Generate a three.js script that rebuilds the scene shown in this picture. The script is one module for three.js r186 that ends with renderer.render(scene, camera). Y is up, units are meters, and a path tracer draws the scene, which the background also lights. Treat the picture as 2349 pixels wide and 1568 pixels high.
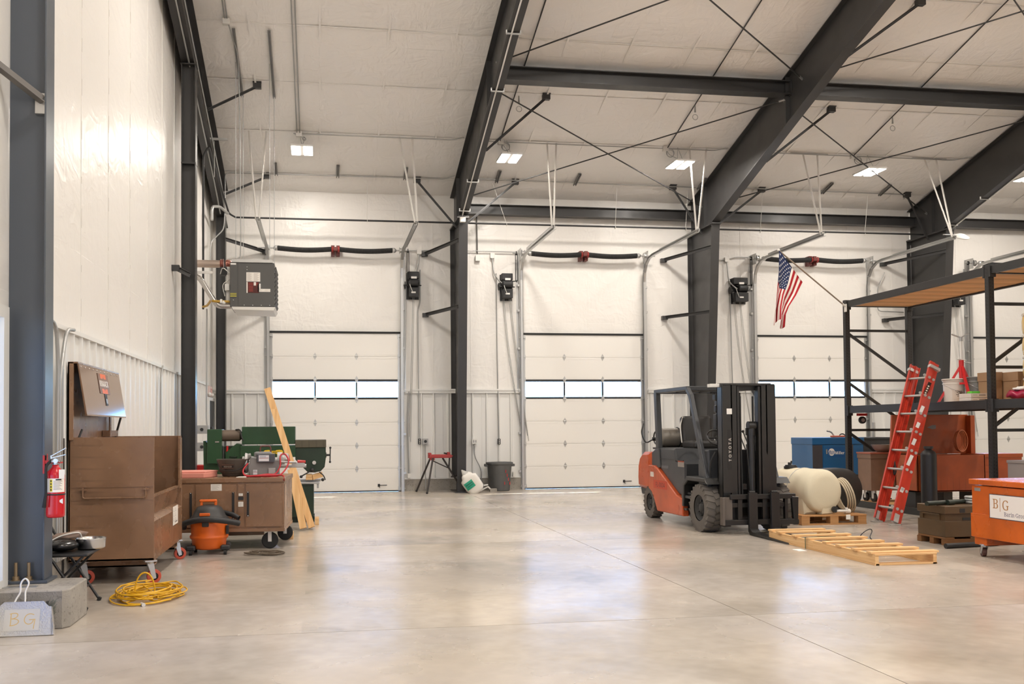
import * as THREE from 'three';
import { mergeGeometries, toCreasedNormals } from 'three/addons/utils/BufferGeometryUtils.js';
import { RoundedBoxGeometry } from 'three/addons/geometries/RoundedBoxGeometry.js';
import { RectAreaLightUniformsLib } from 'three/addons/lights/RectAreaLightUniformsLib.js';
import { Sky } from 'three/addons/objects/Sky.js';

// ---------- camera, sky, sun, exposure ----------
const scene = new THREE.Scene();
const camera = new THREE.PerspectiveCamera(40.168, 2349 / 1568, 0.1, 400);
camera.position.set(0, 1.4414, 21.6757);
camera.rotation.set(0.0272057, -0.1550722, -0.007603, 'YXZ');
camera.setViewOffset(2349, 1568, 104.15, -140.02, 2349, 1568);
camera.updateProjectionMatrix();
const renderer = new THREE.WebGLRenderer({ antialias: true });
renderer.toneMapping = THREE.LinearToneMapping;
renderer.toneMappingExposure = 1.16;
renderer.shadowMap.enabled = true;
renderer.shadowMap.type = THREE.PCFSoftShadowMap;
RectAreaLightUniformsLib.init();
const sunDir = new THREE.Vector3(1.3, 2.37, -1.45).normalize();
const sky = new Sky();
sky.scale.setScalar(300);
sky.material.uniforms.turbidity.value = 10;
sky.material.uniforms.rayleigh.value = 0.5;
sky.material.uniforms.mieCoefficient.value = 0.005;
sky.material.uniforms.mieDirectionalG.value = 0.75;
sky.material.uniforms.sunPosition.value.copy(sunDir);
scene.add(sky);
scene.environmentIntensity = 1.5;
const sun = new THREE.DirectionalLight(new THREE.Color(1, 0.95, 0.86), 14);
sun.position.copy(sunDir).multiplyScalar(60).add(new THREE.Vector3(8, 0, 8));
sun.target.position.set(8, 0, 8);
sun.castShadow = true;
sun.shadow.mapSize.set(2048, 2048);
Object.assign(sun.shadow.camera, { left: -30, right: 30, top: 30, bottom: -30, near: 1, far: 140 });
scene.add(sun, sun.target);
const LED_COLOR = new THREE.Color(1, 0.93, 0.845), LED_POWER = 190, LED_GLOW = 9;

// ---------- helpers ----------
let seed = 7;
const rnd = () => { seed = (seed * 1664525 + 1013904223) >>> 0; return seed / 4294967296; };
const rr = (a, b) => a + (b - a) * rnd();
const V = (x, y, z) => new THREE.Vector3(x, y, z);
const col = (r, g, b) => new THREE.Color().setRGB(r, g, b);
const hex = (h) => new THREE.Color(h);
const used = new Map();
function numbered(n) { const k = used.get(n) || 0; used.set(n, k + 1); return k ? n + '_' + String(k).padStart(3, '0') : n; }
function shade(o) { o.castShadow = true; o.receiveShadow = true; return o; }
function uvm(g) { // uv in metres, picked per face from its normal, grain along the longest side
  const kept = g.userData.keep; if (g.index) g = g.toNonIndexed();
  if (!g.attributes.normal) g.computeVertexNormals();
  if (kept) { for (const k of Object.keys(g.attributes)) if (!['position', 'normal', 'uv'].includes(k)) g.deleteAttribute(k); return g; }
  g.computeBoundingBox();
  const s = g.boundingBox.getSize(V(0, 0, 0)), L = s.x >= s.y && s.x >= s.z ? 0 : s.y >= s.z ? 1 : 2;
  const p = g.attributes.position, uv = new Float32Array(p.count * 2), off = (s.x * 3.7 + s.y * 5.1 + s.z * 7.3 + g.boundingBox.min.x + g.boundingBox.min.y * 1.7) % 1;
  const a = V(0, 0, 0), b = V(0, 0, 0), c = V(0, 0, 0);
  for (let i = 0; i < p.count; i += 3) {
    a.fromBufferAttribute(p, i); b.fromBufferAttribute(p, i + 1); c.fromBufferAttribute(p, i + 2);
    const n = b.clone().sub(a).cross(c.clone().sub(a)), ax = Math.abs(n.x), ay = Math.abs(n.y), az = Math.abs(n.z);
    const D = ax >= ay && ax >= az ? 0 : ay >= az ? 1 : 2, o = [0, 1, 2].filter((k) => k !== D);
    let [u, w] = D === 0 ? [2, 1] : D === 1 ? [0, 2] : [0, 1];
    if (o.includes(L) && L !== u) { const t = u; u = w; w = t; }
    for (let k = 0; k < 3; k++) { uv[(i + k) * 2] = p.getComponent(i + k, u) + off; uv[(i + k) * 2 + 1] = p.getComponent(i + k, w) + off * 3; }
  }
  g.setAttribute('uv', new THREE.BufferAttribute(uv, 2));
  for (const k of Object.keys(g.attributes)) if (!['position', 'normal', 'uv'].includes(k)) g.deleteAttribute(k);
  return g;
}
function thing(name, label, category, pos = [0, 0, 0], group) {
  const o = new THREE.Group(); o.name = numbered(name); o.position.set(...pos);
  o.userData.label = label; o.userData.category = category; if (group) o.userData.group = group;
  scene.add(o); return o;
}
function struct(name, pos = [0, 0, 0]) { const o = new THREE.Group(); o.name = numbered(name); o.position.set(...pos); o.userData.kind = 'structure'; scene.add(o); return o; }
const rootPos = (o) => { const p = V(0, 0, 0); for (; o; o = o.parent) p.add(o.position); return p; };
function P(parent, name, geoms, material, label) { // geometries in world metres -> ONE mesh, moved to the thing's own axes
  geoms = (Array.isArray(geoms) ? geoms : [geoms]).map(uvm);
  const g = geoms.length > 1 ? mergeGeometries(geoms) : geoms[0];
  const o = parent.isScene ? V(0, 0, 0) : rootPos(parent);
  g.translate(-o.x, -o.y, -o.z);
  const m = shade(new THREE.Mesh(g, material)); m.name = name;
  if (label) m.userData.label = label;
  parent.add(m); return m;
}
function single(name, label, category, geoms, material, pos, group) { // a thing that is one mesh
  geoms = (Array.isArray(geoms) ? geoms : [geoms]).map(uvm);
  const g = geoms.length > 1 ? mergeGeometries(geoms) : geoms[0];
  if (!pos) { g.computeBoundingBox(); const b = g.boundingBox; pos = [(b.min.x + b.max.x) / 2, b.min.y, (b.min.z + b.max.z) / 2]; }
  g.translate(-pos[0], -pos[1], -pos[2]);
  const m = shade(new THREE.Mesh(g, material)); m.name = numbered(name); m.position.set(...pos);
  Object.assign(m.userData, { label, category }); if (group) m.userData.group = group;
  scene.add(m); return m;
}
function copy(o, pos, label, group) { const c = o.clone(); c.name = numbered(o.name.replace(/_\d{3}$/, '')); c.userData = { ...o.userData }; if (label) c.userData.label = label; if (group) c.userData.group = group; if (pos) c.position.set(...pos); scene.add(c); return c; }
const keep = (g) => { g.userData.keep = true; return g; };
// box by its six limits, edges rounded by r
function bx(x0, x1, y0, y1, z0, z1, r = 0) {
  const w = Math.abs(x1 - x0), h = Math.abs(y1 - y0), d = Math.abs(z1 - z0);
  const g = r ? new RoundedBoxGeometry(w, h, d, 1, Math.min(r, w / 2.2, h / 2.2, d / 2.2)) : new THREE.BoxGeometry(w, h, d);
  return g.translate((x0 + x1) / 2, (y0 + y1) / 2, (z0 + z1) / 2);
}
function basis(p, q, up) {
  const z = q.clone().sub(p).normalize(); let u = up || (Math.abs(z.y) > 0.95 ? V(1, 0, 0) : V(0, 1, 0));
  const x = u.clone().cross(z).normalize(), y = z.clone().cross(x);
  return new THREE.Matrix4().makeBasis(x, y, z).setPosition(p.clone().add(q).multiplyScalar(0.5));
}
const A3 = (a) => (a.isVector3 ? a : V(...a));
function bar(p, q, w, h, up, r = 0) { p = A3(p); q = A3(q); const L = p.distanceTo(q); const g = r ? new RoundedBoxGeometry(w, h, L, 1, r) : new THREE.BoxGeometry(w, h, L); return g.applyMatrix4(basis(p, q, up && A3(up))); }
function cyl(p, q, r0, r1 = r0, n = 12, open = false) { p = A3(p); q = A3(q); return new THREE.CylinderGeometry(r1, r0, p.distanceTo(q), n, 1, open).rotateX(Math.PI / 2).applyMatrix4(basis(p, q)); }
function tube(pts, r, n = 6, per = 4, closed = false) { pts = pts.map(A3); const c = pts.length > 2 ? new THREE.CatmullRomCurve3(pts, closed, 'catmullrom', 0.5) : new THREE.LineCurve3(pts[0], pts[1]); return new THREE.TubeGeometry(c, pts.length > 2 ? pts.length * per : 1, r, n, closed); }
function pipe(pts, r, n = 8, bend = 0.08) { // straight runs with rounded bends
  pts = pts.map(A3); const path = new THREE.CurvePath(); let last = pts[0];
  for (let i = 1; i < pts.length; i++) {
    if (i === pts.length - 1) { path.add(new THREE.LineCurve3(last, pts[i])); break; }
    const a = pts[i].clone().add(last.clone().sub(pts[i]).setLength(Math.min(bend, last.distanceTo(pts[i]) * 0.45)));
    const b = pts[i].clone().add(pts[i + 1].clone().sub(pts[i]).setLength(Math.min(bend, pts[i].distanceTo(pts[i + 1]) * 0.45)));
    path.add(new THREE.LineCurve3(last, a)); path.add(new THREE.QuadraticBezierCurve3(a, pts[i], b)); last = b;
  }
  const all = []; for (const c of path.curves) { const k = c.isLineCurve3 ? 1 : 4; for (let j = all.length ? 1 : 0; j <= k; j++) all.push(c.getPoint(j / k)); }
  const poly = new THREE.CurvePath(); for (let i = 1; i < all.length; i++) poly.add(new THREE.LineCurve3(all[i - 1], all[i]));
  const out = []; for (let i = 1; i < all.length; i++) if (all[i - 1].distanceTo(all[i]) > 1e-5) out.push(cyl(all[i - 1], all[i], r, r, n, true));
  out.push(new THREE.SphereGeometry(r, n, 4).translate(...all[0].toArray()), new THREE.SphereGeometry(r, n, 4).translate(...all[all.length - 1].toArray()));
  for (let i = 1; i < all.length - 1; i++) out.push(new THREE.SphereGeometry(r, n, 4).translate(...all[i].toArray()));
  return out;
}
const lathe = (prof, n = 24) => new THREE.LatheGeometry(prof.map(([r, y]) => new THREE.Vector2(Math.max(r, 1e-4), y)), n);
const ball = (c, r, n = 10) => new THREE.SphereGeometry(r, n, Math.max(4, n - 3)).translate(...c);
const ring = (c, R, r, ax = 'z', n = 20, m = 6, arc = Math.PI * 2) => { const g = new THREE.TorusGeometry(R, r, m, n, arc); if (ax === 'y') g.rotateX(Math.PI / 2); if (ax === 'x') g.rotateY(Math.PI / 2); return g.translate(...c); };
// polygon in a plane pushed to a depth. plane 'x': points are (z, y), pushed along x; 'y': (x, z); 'z': (x, y)
function prism(pts, a0, a1, plane = 'z', bevel = 0, holes = []) {
  const s = new THREE.Shape(pts.map(([x, y]) => new THREE.Vector2(x, y)));
  for (const h of holes) s.holes.push(new THREE.Path(h.map(([x, y]) => new THREE.Vector2(x, y))));
  const lo = Math.min(a0, a1), d = Math.abs(a1 - a0);
  const g = new THREE.ExtrudeGeometry(s, { depth: d - 2 * bevel, bevelEnabled: bevel > 0, bevelSize: bevel, bevelThickness: bevel, bevelOffset: -bevel, bevelSegments: 1, curveSegments: 8 });
  g.translate(0, 0, lo + bevel);
  if (plane === 'x') g.applyMatrix4(new THREE.Matrix4().set(0, 0, 1, 0, 0, 1, 0, 0, 1, 0, 0, 0, 0, 0, 0, 1)), flip(g);
  if (plane === 'y') g.applyMatrix4(new THREE.Matrix4().set(1, 0, 0, 0, 0, 0, 1, 0, 0, 1, 0, 0, 0, 0, 0, 1)), flip(g);
  return g;
}
function flip(g) { // mirrored geometry: turn its faces round again
  const turn = (a, n) => { for (let i = 0; i < a.count; i += 3) for (let k = 0; k < n; k++) { const t = a.getComponent(i + 1, k); a.setComponent(i + 1, k, a.getComponent(i + 2, k)); a.setComponent(i + 2, k, t); } };
  if (g.index) turn(g.index, 1); else for (const k of Object.keys(g.attributes)) turn(g.attributes[k], g.attributes[k].itemSize);
  return g;
}
// rolled I or channel section between two points
function ibeam(p, q, depth, width, tf, tw, up) {
  p = A3(p); q = A3(q); const L = p.distanceTo(q), m = basis(p, q, A3(up));
  return [new THREE.BoxGeometry(width, tf, L).translate(0, depth / 2 - tf / 2, 0), new THREE.BoxGeometry(width, tf, L).translate(0, -depth / 2 + tf / 2, 0), new THREE.BoxGeometry(tw, depth - 2 * tf, L)].map((g) => g.applyMatrix4(m));
}
// ---------- textures ----------
const hash = (x, y, s) => { let h = (Math.imul(x, 374761393) + Math.imul(y, 668265263) + Math.imul(s, 974634541)) | 0; h = Math.imul(h ^ (h >>> 13), 1274126177); return ((h ^ (h >>> 16)) >>> 0) / 4294967296; };
function vnoise(x, y, per, s) { // repeats every per cells
  const xi = Math.floor(x), yi = Math.floor(y), fx = x - xi, fy = y - yi, u = fx * fx * (3 - 2 * fx), v = fy * fy * (3 - 2 * fy);
  const w = (k, p) => ((k % p) + p) % p, a = hash(w(xi, per), w(yi, per), s), b = hash(w(xi + 1, per), w(yi, per), s), c = hash(w(xi, per), w(yi + 1, per), s), d = hash(w(xi + 1, per), w(yi + 1, per), s);
  return a + (b - a) * u + (c - a) * v + (a - b - c + d) * u * v;
}
function fbm(x, y, per, oct, s) { let v = 0, a = 0.5, n = 0; for (let i = 0; i < oct; i++) { v += a * vnoise(x, y, per, s + i); n += a; a *= 0.5; x *= 2; y *= 2; per *= 2; } return v / n; }
function dataTex(n, fn, srgb, rx = 1, ry = rx) { // fn(u, v) -> grey or [r, g, b], 0..1
  const d = new Uint8Array(n * n * 4);
  for (let j = 0; j < n; j++) for (let i = 0; i < n; i++) { const c = fn(i / n, j / n), k = (j * n + i) * 4, a = Array.isArray(c); for (let m = 0; m < 3; m++) d[k + m] = Math.max(0, Math.min(255, (a ? c[m] : c) * 255)); d[k + 3] = 255; }
  const t = new THREE.DataTexture(d, n, n); t.wrapS = t.wrapT = THREE.RepeatWrapping; t.magFilter = THREE.LinearFilter; t.minFilter = THREE.LinearMipmapLinearFilter; t.generateMipmaps = true;
  if (srgb) t.colorSpace = THREE.SRGBColorSpace; t.repeat.set(1 / rx, 1 / ry); t.needsUpdate = true; return t;
}
function canvasTex(w, h, draw) { const c = document.createElement('canvas'); c.width = w; c.height = h; const x = c.getContext('2d'); draw(x, w, h); const t = new THREE.CanvasTexture(c); t.colorSpace = THREE.SRGBColorSpace; t.anisotropy = 8; return t; }
// flat print: a plane with its own uv, centre c, normal n
function decal(c, n, w, h, up = [0, 1, 0]) { n = A3(n).normalize(); const x = A3(up).cross(n).normalize(), y = n.clone().cross(x); return keep(new THREE.PlaneGeometry(w, h).applyMatrix4(new THREE.Matrix4().makeBasis(x, y, n).setPosition(A3(c).clone().addScaledVector(n, 0.002)))); }
const std = (color, roughness = 0.6, metalness = 0, extra = {}) => new THREE.MeshStandardMaterial({ color, roughness, metalness, ...extra });
const print = (w, h, draw, rough = 0.6) => std(0xffffff, rough, 0, { map: canvasTex(w, h, draw) });
const smudge = dataTex(512, (u, v) => 0.62 + 0.38 * fbm(u * 6, v * 6, 6, 5, 11), false, 1.6);
const scuff = dataTex(512, (u, v) => { const a = fbm(u * 5, v * 5, 5, 5, 3), b = fbm(u * 40, v * 4, 4, 3, 9); return 0.8 + 0.2 * a - 0.16 * (b > 0.66 ? (b - 0.66) * 3 : 0); }, true, 1.1);
const fineBump = dataTex(256, (u, v) => fbm(u * 32, v * 32, 32, 3, 5), false, 0.25);
const wrinkle = dataTex(1024, (u, v) => { // long soft creases of a vinyl liner
  const wx = fbm(u * 4, v * 4, 4, 3, 21) * 1.6, a = fbm(u * 5 + wx, v * 14 + wx * 2, 70, 4, 31), b = fbm(u * 22 + wx * 3, v * 7, 77, 3, 41);
  return 0.5 * (1 - Math.abs(a * 2 - 1)) + 0.3 * (1 - Math.abs(b * 2 - 1)) + 0.2 * fbm(u * 3, v * 3, 3, 2, 51);
}, false, 2.6);
const woodMap = dataTex(512, (u, v) => { const g = fbm(u * 3, v * 46, 46 * 3, 4, 61), k = fbm(u * 2, v * 9, 18, 3, 67), t = 0.5 * g + 0.5 * k; return [0.85 + 0.2 * (t - 0.5), 0.68 + 0.28 * (t - 0.5), 0.47 + 0.3 * (t - 0.5)]; }, true, 1.3, 0.35);
// ---------- materials ----------
const M = {
  steel: std(col(0.034, 0.033, 0.033), 0.5, 0, { roughnessMap: smudge }),
  liner: std(col(0.80, 0.775, 0.735), 0.36, 0, { bumpMap: wrinkle, bumpScale: 0.014 }),
  roofLiner: std(col(0.86, 0.835, 0.80), 0.34, 0, { bumpMap: wrinkle, bumpScale: 0.02 }),
  white: std(col(0.78, 0.77, 0.74), 0.45),
  door: std(col(0.80, 0.775, 0.73), 0.5, 0, { bumpMap: fineBump, bumpScale: 0.0006 }),
  black: std(col(0.02, 0.02, 0.021), 0.5),
  rubber: std(col(0.018, 0.018, 0.018), 0.8),
  galv: std(col(0.52, 0.52, 0.51), 0.42, 0.75, { roughnessMap: smudge }),
  galvPale: std(col(0.72, 0.70, 0.66), 0.5, 0.2),
  conduit: std(col(0.42, 0.42, 0.41), 0.4, 0.7),
  chrome: std(col(0.6, 0.6, 0.6), 0.25, 1),
  wood: std(0xffffff, 0.7, 0, { map: woodMap, bumpMap: woodMap, bumpScale: 0.0015 }),
  tan: std(col(0.31, 0.175, 0.10), 0.34, 0, { roughnessMap: smudge, map: scuff }),
  orange: std(col(0.62, 0.125, 0.018), 0.35, 0, { roughnessMap: smudge, map: scuff }),
  red: std(col(0.5, 0.018, 0.016), 0.38),
  paper: std(col(0.82, 0.8, 0.76), 0.8),
  glass: new THREE.MeshPhysicalMaterial({ color: 0xffffff, roughness: 0.03, transmission: 1, thickness: 0, ior: 1.45 }),
};
// ---------- the setting ----------
const NEAR = 0, WZ = 14.22, LX = -2.39, RX = 26.7, FZ = 28, RIDGE = 14, CY = 6.94, CM = 0.274, BAY = 5.881;
const ceilY = (z) => CY + CM * (z <= RIDGE ? z : 2 * RIDGE - z);
const frameX = [3.23, 9.11, 14.99, 20.87];
const doorC = [0, 1, 2, 3].map((k) => 0.35 + BAY * k);
{
  const n = 1024, floorMap = dataTex(n, (u, v) => {
    const a = fbm(u * 4, v * 4, 4, 6, 101), b = fbm(u * 11, v * 11, 11, 5, 111), c = fbm(u * 90, v * 90, 90, 2, 121), d = fbm(u * 3 + 5 * a, v * 9, 9, 5, 131);
    let t = 0.70 + 0.16 * (a - 0.5) + 0.14 * (b - 0.5) + 0.05 * (c - 0.5);
    if (d > 0.6) t -= (d - 0.6) * 0.42;
    const w = fbm(u * 6, v * 6, 6, 3, 141) - 0.5;
    return [t * (1 + 0.03 * w), t * 0.948, t * (0.885 - 0.07 * w)];
  }, true, 7.3);
  const floorRough = dataTex(512, (u, v) => 0.30 + 0.62 * fbm(u * 5, v * 5, 5, 6, 151), false, 5.1);
  const floorBump = dataTex(512, (u, v) => fbm(u * 9, v * 9, 9, 5, 161), false, 4.3);
  const fm = std(0xffffff, 0.42, 0, { map: floorMap, roughnessMap: floorRough, bumpMap: floorBump, bumpScale: 0.006 });
  const f = struct('floor'); // slab cast in bays, saw-cut joints between them
  const xs = [LX - 0.2, 3.23, 9.11, 14.99, 20.87, RX + 0.2], zs = [-0.25, 5, 10, 14.9, 20, FZ + 0.2], j = 0.004;
  for (let a = 0; a < xs.length - 1; a++) for (let b = 0; b < zs.length - 1; b++) P(f, 'slab', bx(xs[a] + j, xs[a + 1] - j, -0.15, 0, zs[b] + j, zs[b + 1] - j), fm);
  P(f, 'joint_filler', bx(xs[0], xs[5], -0.16, -0.008, zs[0], zs[5]), std(col(0.25, 0.22, 0.19), 0.9));
  const yard = struct('ground'); P(yard, 'apron', [bx(-60, 90, -0.2, -0.155, -80, 90)], std(col(0.55, 0.53, 0.5), 0.9));
}
const concrete = std(0xffffff, 0.85, 0, { map: dataTex(512, (u, v) => { const t = 0.60 + 0.2 * (fbm(u * 6, v * 6, 6, 6, 171) - 0.5) - (fbm(u * 60, v * 60, 60, 2, 181) > 0.72 ? 0.08 : 0); return [t, t * 0.965, t * 0.91]; }, true, 1.2), bumpMap: fineBump, bumpScale: 0.002 });
// back wall with its door openings; left wall; right and front walls
{
  const wb = struct('wall_back'), holes = doorC.map((c) => [[c - 1.44, 0.0], [c - 1.44, 3.6], [c + 1.44, 3.6], [c + 1.44, 0.0]].map(([x, y]) => [x, Math.max(y, 0)]));
  const pts = [[LX - 0.2, -0.15]]; for (const c of doorC) pts.push([c - 1.44, -0.15], [c - 1.44, 3.6], [c + 1.44, 3.6], [c + 1.44, -0.15]);
  pts.push([RX + 0.2, -0.15], [RX + 0.2, CY + 0.3], [LX - 0.2, CY + 0.3]);
  P(wb, 'liner', prism(pts, -0.25, -0.05, 'z'), M.liner);
  const seg = [[LX, doorC[0] - 1.56], ...doorC.slice(0, 3).map((c, k) => [c + 1.56, doorC[k + 1] - 1.56]), [doorC[3] + 1.56, RX]];
  // ribbed wainscot panels above a concrete curb
  const rib = (x0, x1) => { const o = [[x0, -0.05], [x0, -0.03]]; for (let x = x0 + 0.09; x < x1 - 0.05; x += 0.29) o.push([x, -0.03], [x + 0.018, 0.0], [x + 0.045, 0.0], [x + 0.063, -0.03]); o.push([x1, -0.03], [x1, -0.05]); return o; };
  const white = std(col(0.74, 0.73, 0.70), 0.4);
  for (const [a, b] of seg) {
    const w = b - a, n = Math.max(1, Math.round(w / 0.9));
    for (let k = 0; k < n; k++) { const x0 = a + w * k / n, x1 = a + w * (k + 1) / n - 0.002; P(wb, 'wainscot_panel', prism(rib(x0, x1), 0.3, 2.33, 'y'), white); }
    P(wb, 'wainscot_cap', [bx(a, b, 2.33, 2.37, -0.05, 0.03), bx(a, b, 2.27, 2.33, 0.012, 0.016)], white);
    P(wb, 'base_angle', bx(a, b, 0.275, 0.3, -0.05, 0.03), white);
    P(wb, 'curb', bx(a, b, -0.14, 0.275, -0.06, 0.02), concrete);
  }
  // seams of the liner
  const seam = std(col(0.6, 0.57, 0.53), 0.6);
  for (const [a, b] of seg) for (let x = a + 0.7; x < b - 0.2; x += 0.9) P(wb, 'liner_seam', bx(x - 0.012, x + 0.012, 2.4, CY, -0.052, -0.044), M.liner);
  for (const c of doorC) for (const x of [c - 0.75, c + 0.15, c + 1.05]) P(wb, 'liner_seam', bx(x - 0.01, x + 0.01, 3.75, CY, -0.052, -0.046), M.liner);
  // trims round the openings
  for (let k = 0; k < 4; k++) { const c = doorC[k], t = struct('trim_' + (k + 1)); P(t, 'jamb', [bx(c - 1.56, c - 1.44, 0, 3.66, -0.06, -0.048), bx(c + 1.44, c + 1.56, 0, 3.66, -0.06, -0.048)], M.white); P(t, 'head', bx(c - 1.56, c + 1.56, 3.6, 3.7, -0.06, -0.047), M.white); }

  const wl = struct('wall_left');
  const poly = [[-0.05, -0.15], [FZ, -0.15], [FZ, CY + 0.2], [RIDGE, ceilY(RIDGE) + 0.2], [-0.05, CY + 0.2]];
  const pA = [[-0.05, -0.15], [13.9, -0.15], [13.9, ceilY(13.9) + 0.2], [-0.05, CY + 0.2]], pB = [[13.9, -0.15], [FZ, -0.15], [FZ, CY + 0.2], [RIDGE, ceilY(RIDGE) + 0.2], [13.9, ceilY(13.9) + 0.2]];
  P(wl, 'liner', prism(pA, LX - 0.32, LX, 'x'), M.liner);
  P(wl, 'liner', prism(pB, LX - 0.32, LX - NEAR, 'x', 0, [[[WZ, 0.31], [18.4, 0.31], [18.4, 2.33], [WZ, 2.33]]]), M.liner);
  const ribz = (z0, z1) => { const o = [[LX, z0], [LX + 0.012, z0]]; for (let z = z0 + 0.09; z < z1 - 0.05; z += 0.29) o.push([LX + 0.012, z], [LX + 0.042, z + 0.018], [LX + 0.042, z + 0.05], [LX + 0.012, z + 0.068]); o.push([LX + 0.012, z1], [LX, z1]); return o; };
  for (const [a, b] of [[1.4, 5.55], [5.8, 13.85]]) {
    const w = b - a, n = Math.max(1, Math.round(w / 0.9));
    for (let k = 0; k < n; k++) P(wl, 'wainscot_panel', prism(ribz(a + w * k / n, a + w * (k + 1) / n - 0.002), 0.3, 2.38, 'y'), white);
    P(wl, 'wainscot_cap', bx(LX, LX + 0.05, 2.38, 2.42, a, b), white);
    P(wl, 'base_angle', bx(LX, LX + 0.06, 0.275, 0.3, a, b), white);
    P(wl, 'curb', bx(LX - 0.05, LX + 0.04, -0.14, 0.275, a, b), concrete);
  }
  for (let z = 0.8; z < 13.6; z += 1.22) { P(wl, 'liner_seam', bx(LX - 0.002, LX + 0.005, 2.43, ceilY(z) - 0.1, z - 0.012, z + 0.012), M.liner); P(wl, 'stitching', Array.from({ length: 14 }, (_, k) => bx(LX + 0.003, LX + 0.007, 2.6 + k * 0.45, 2.6 + k * 0.45 + rr(0.03, 0.2), z - 0.004, z + 0.004)), seam); }
  const wr = struct('wall_right'); P(wr, 'liner', prism(poly, RX, RX + 0.2, 'x'), M.liner);
  const wf = struct('wall_front');
  const fp = [[LX - 0.2, -0.15]]; for (const c of doorC.slice(1, 2)) fp.push([c - 1.9, -0.15], [c - 1.9, 4], [c + 1.9, 4], [c + 1.9, -0.15]); fp.push([RX + 0.2, -0.15], [RX + 0.2, CY + 0.3], [LX - 0.2, CY + 0.3]);
  P(wf, 'liner', prism(fp, FZ, FZ + 0.2, 'z'), M.liner);
}
// ceiling: liner panels sagging between the purlins, straps over them, roof deck above
{
  const c = struct('ceiling');
  P(c, 'roof_deck', [prism([[-0.3, CY + 0.16], [RIDGE, ceilY(RIDGE) + 0.16], [FZ + 0.3, CY + 0.16], [FZ + 0.3, CY + 0.3], [RIDGE, ceilY(RIDGE) + 0.32], [-0.3, CY + 0.3]], LX - 0.2, RX + 0.2, 'x')], M.white);
  const purl = [-0.05, 0.7, 2.3, 3.9, 5.45, 7.0, 8.6, 10.2, 12.1, 14], bays = [LX, ...frameX, RX];
  const panel = (x0, x1, z0, z1, nx, nz, sd) => {
    const g = new THREE.PlaneGeometry(1, 1, nx, nz), p = g.attributes.position, uv = g.attributes.uv;
    for (let i = 0; i < p.count; i++) {
      const u = p.getX(i) + 0.5, v = p.getY(i) + 0.5, x = x0 + (x1 - x0) * u, z = z0 + (z1 - z0) * v, ex = Math.min(u, 1 - u) * (x1 - x0);
      const pull = Math.exp(-ex / 0.45), strap = Math.abs(((x - x0) / 1.2) % 1 - 0.5) * 2;
      let s = -0.045 * Math.sin(Math.PI * v) * (0.55 + 0.45 * Math.min(1, 1.6 - strap)) + 0.02 * (fbm(x * 1.3 + 9, z * 1.3, 999, 3, sd) - 0.5);
      s += pull * 0.05 * (fbm(x * 2 + 7, z * 7 + x * 3, 999, 2, sd + 5) - 0.5) * Math.sin(Math.PI * v);
      p.setXYZ(i, x, ceilY(z) + s, z); uv.setXY(i, x, z * 1.03);
    }
    const q = flip(g.toNonIndexed()); const n = g.clone(); flip(n); n.computeVertexNormals(); const m = n.toNonIndexed(); return keep(m);
  };
  for (let b = 0; b < 5; b++) for (let k = 0; k < purl.length - 1; k++) {
    const near = b < 4 && k < 6;
    P(c, 'liner_panel', panel(bays[b], bays[b + 1], purl[k], purl[k + 1], near ? 44 : 10, near ? 16 : 5, 200 + b), M.roofLiner);
  }
  for (let b = 0; b < 5; b++) P(c, 'liner_panel', keep(prism([[RIDGE, ceilY(RIDGE)], [FZ, CY], [FZ, CY + 0.03], [RIDGE, ceilY(RIDGE) + 0.03]], bays[b], bays[b + 1], 'x')), M.roofLiner);
  for (let b = 0; b < 4; b++) for (const z of purl.slice(1, 8)) P(c, 'purlin_band', bx(bays[b], bays[b + 1], ceilY(z) - 0.012, ceilY(z) - 0.004, z - 0.025, z + 0.025), M.roofLiner);
  for (let b = 0; b < 4; b++) for (let x = bays[b] + 1.2; x < bays[b + 1] - 0.3; x += 1.2) P(c, 'strap', bar([x, ceilY(0.1) - 0.03, 0.1], [x, ceilY(9) - 0.03, 9], 0.035, 0.004), M.roofLiner);
}
// left window beside the near column
{
  const WX = LX - NEAR, w = struct('window_1'), fr = std(col(0.7, 0.7, 0.68), 0.4);
  P(w, 'window_frame', [bx(WX - 0.02, WX + 0.05, 0.27, 0.34, WZ - 0.1, 18.5), bx(WX - 0.02, WX + 0.05, 2.30, 2.39, WZ - 0.1, 18.5), bx(WX - 0.02, WX + 0.05, 0.34, 2.3, WZ - 0.1, WZ + 0.02), bx(WX - 0.02, WX + 0.05, 0.34, 2.3, 18.38, 18.5), bx(WX - 0.02, WX + 0.03, 0.34, 2.3, 16.56, 16.64)], fr);
  P(w, 'pane', bx(WX - 0.1, WX - 0.094, 0.31, 2.33, WZ, 16.6), M.glass); P(w, 'pane', bx(WX - 0.1, WX - 0.094, 0.31, 2.33, 16.6, 18.4), M.glass);
}
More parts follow.
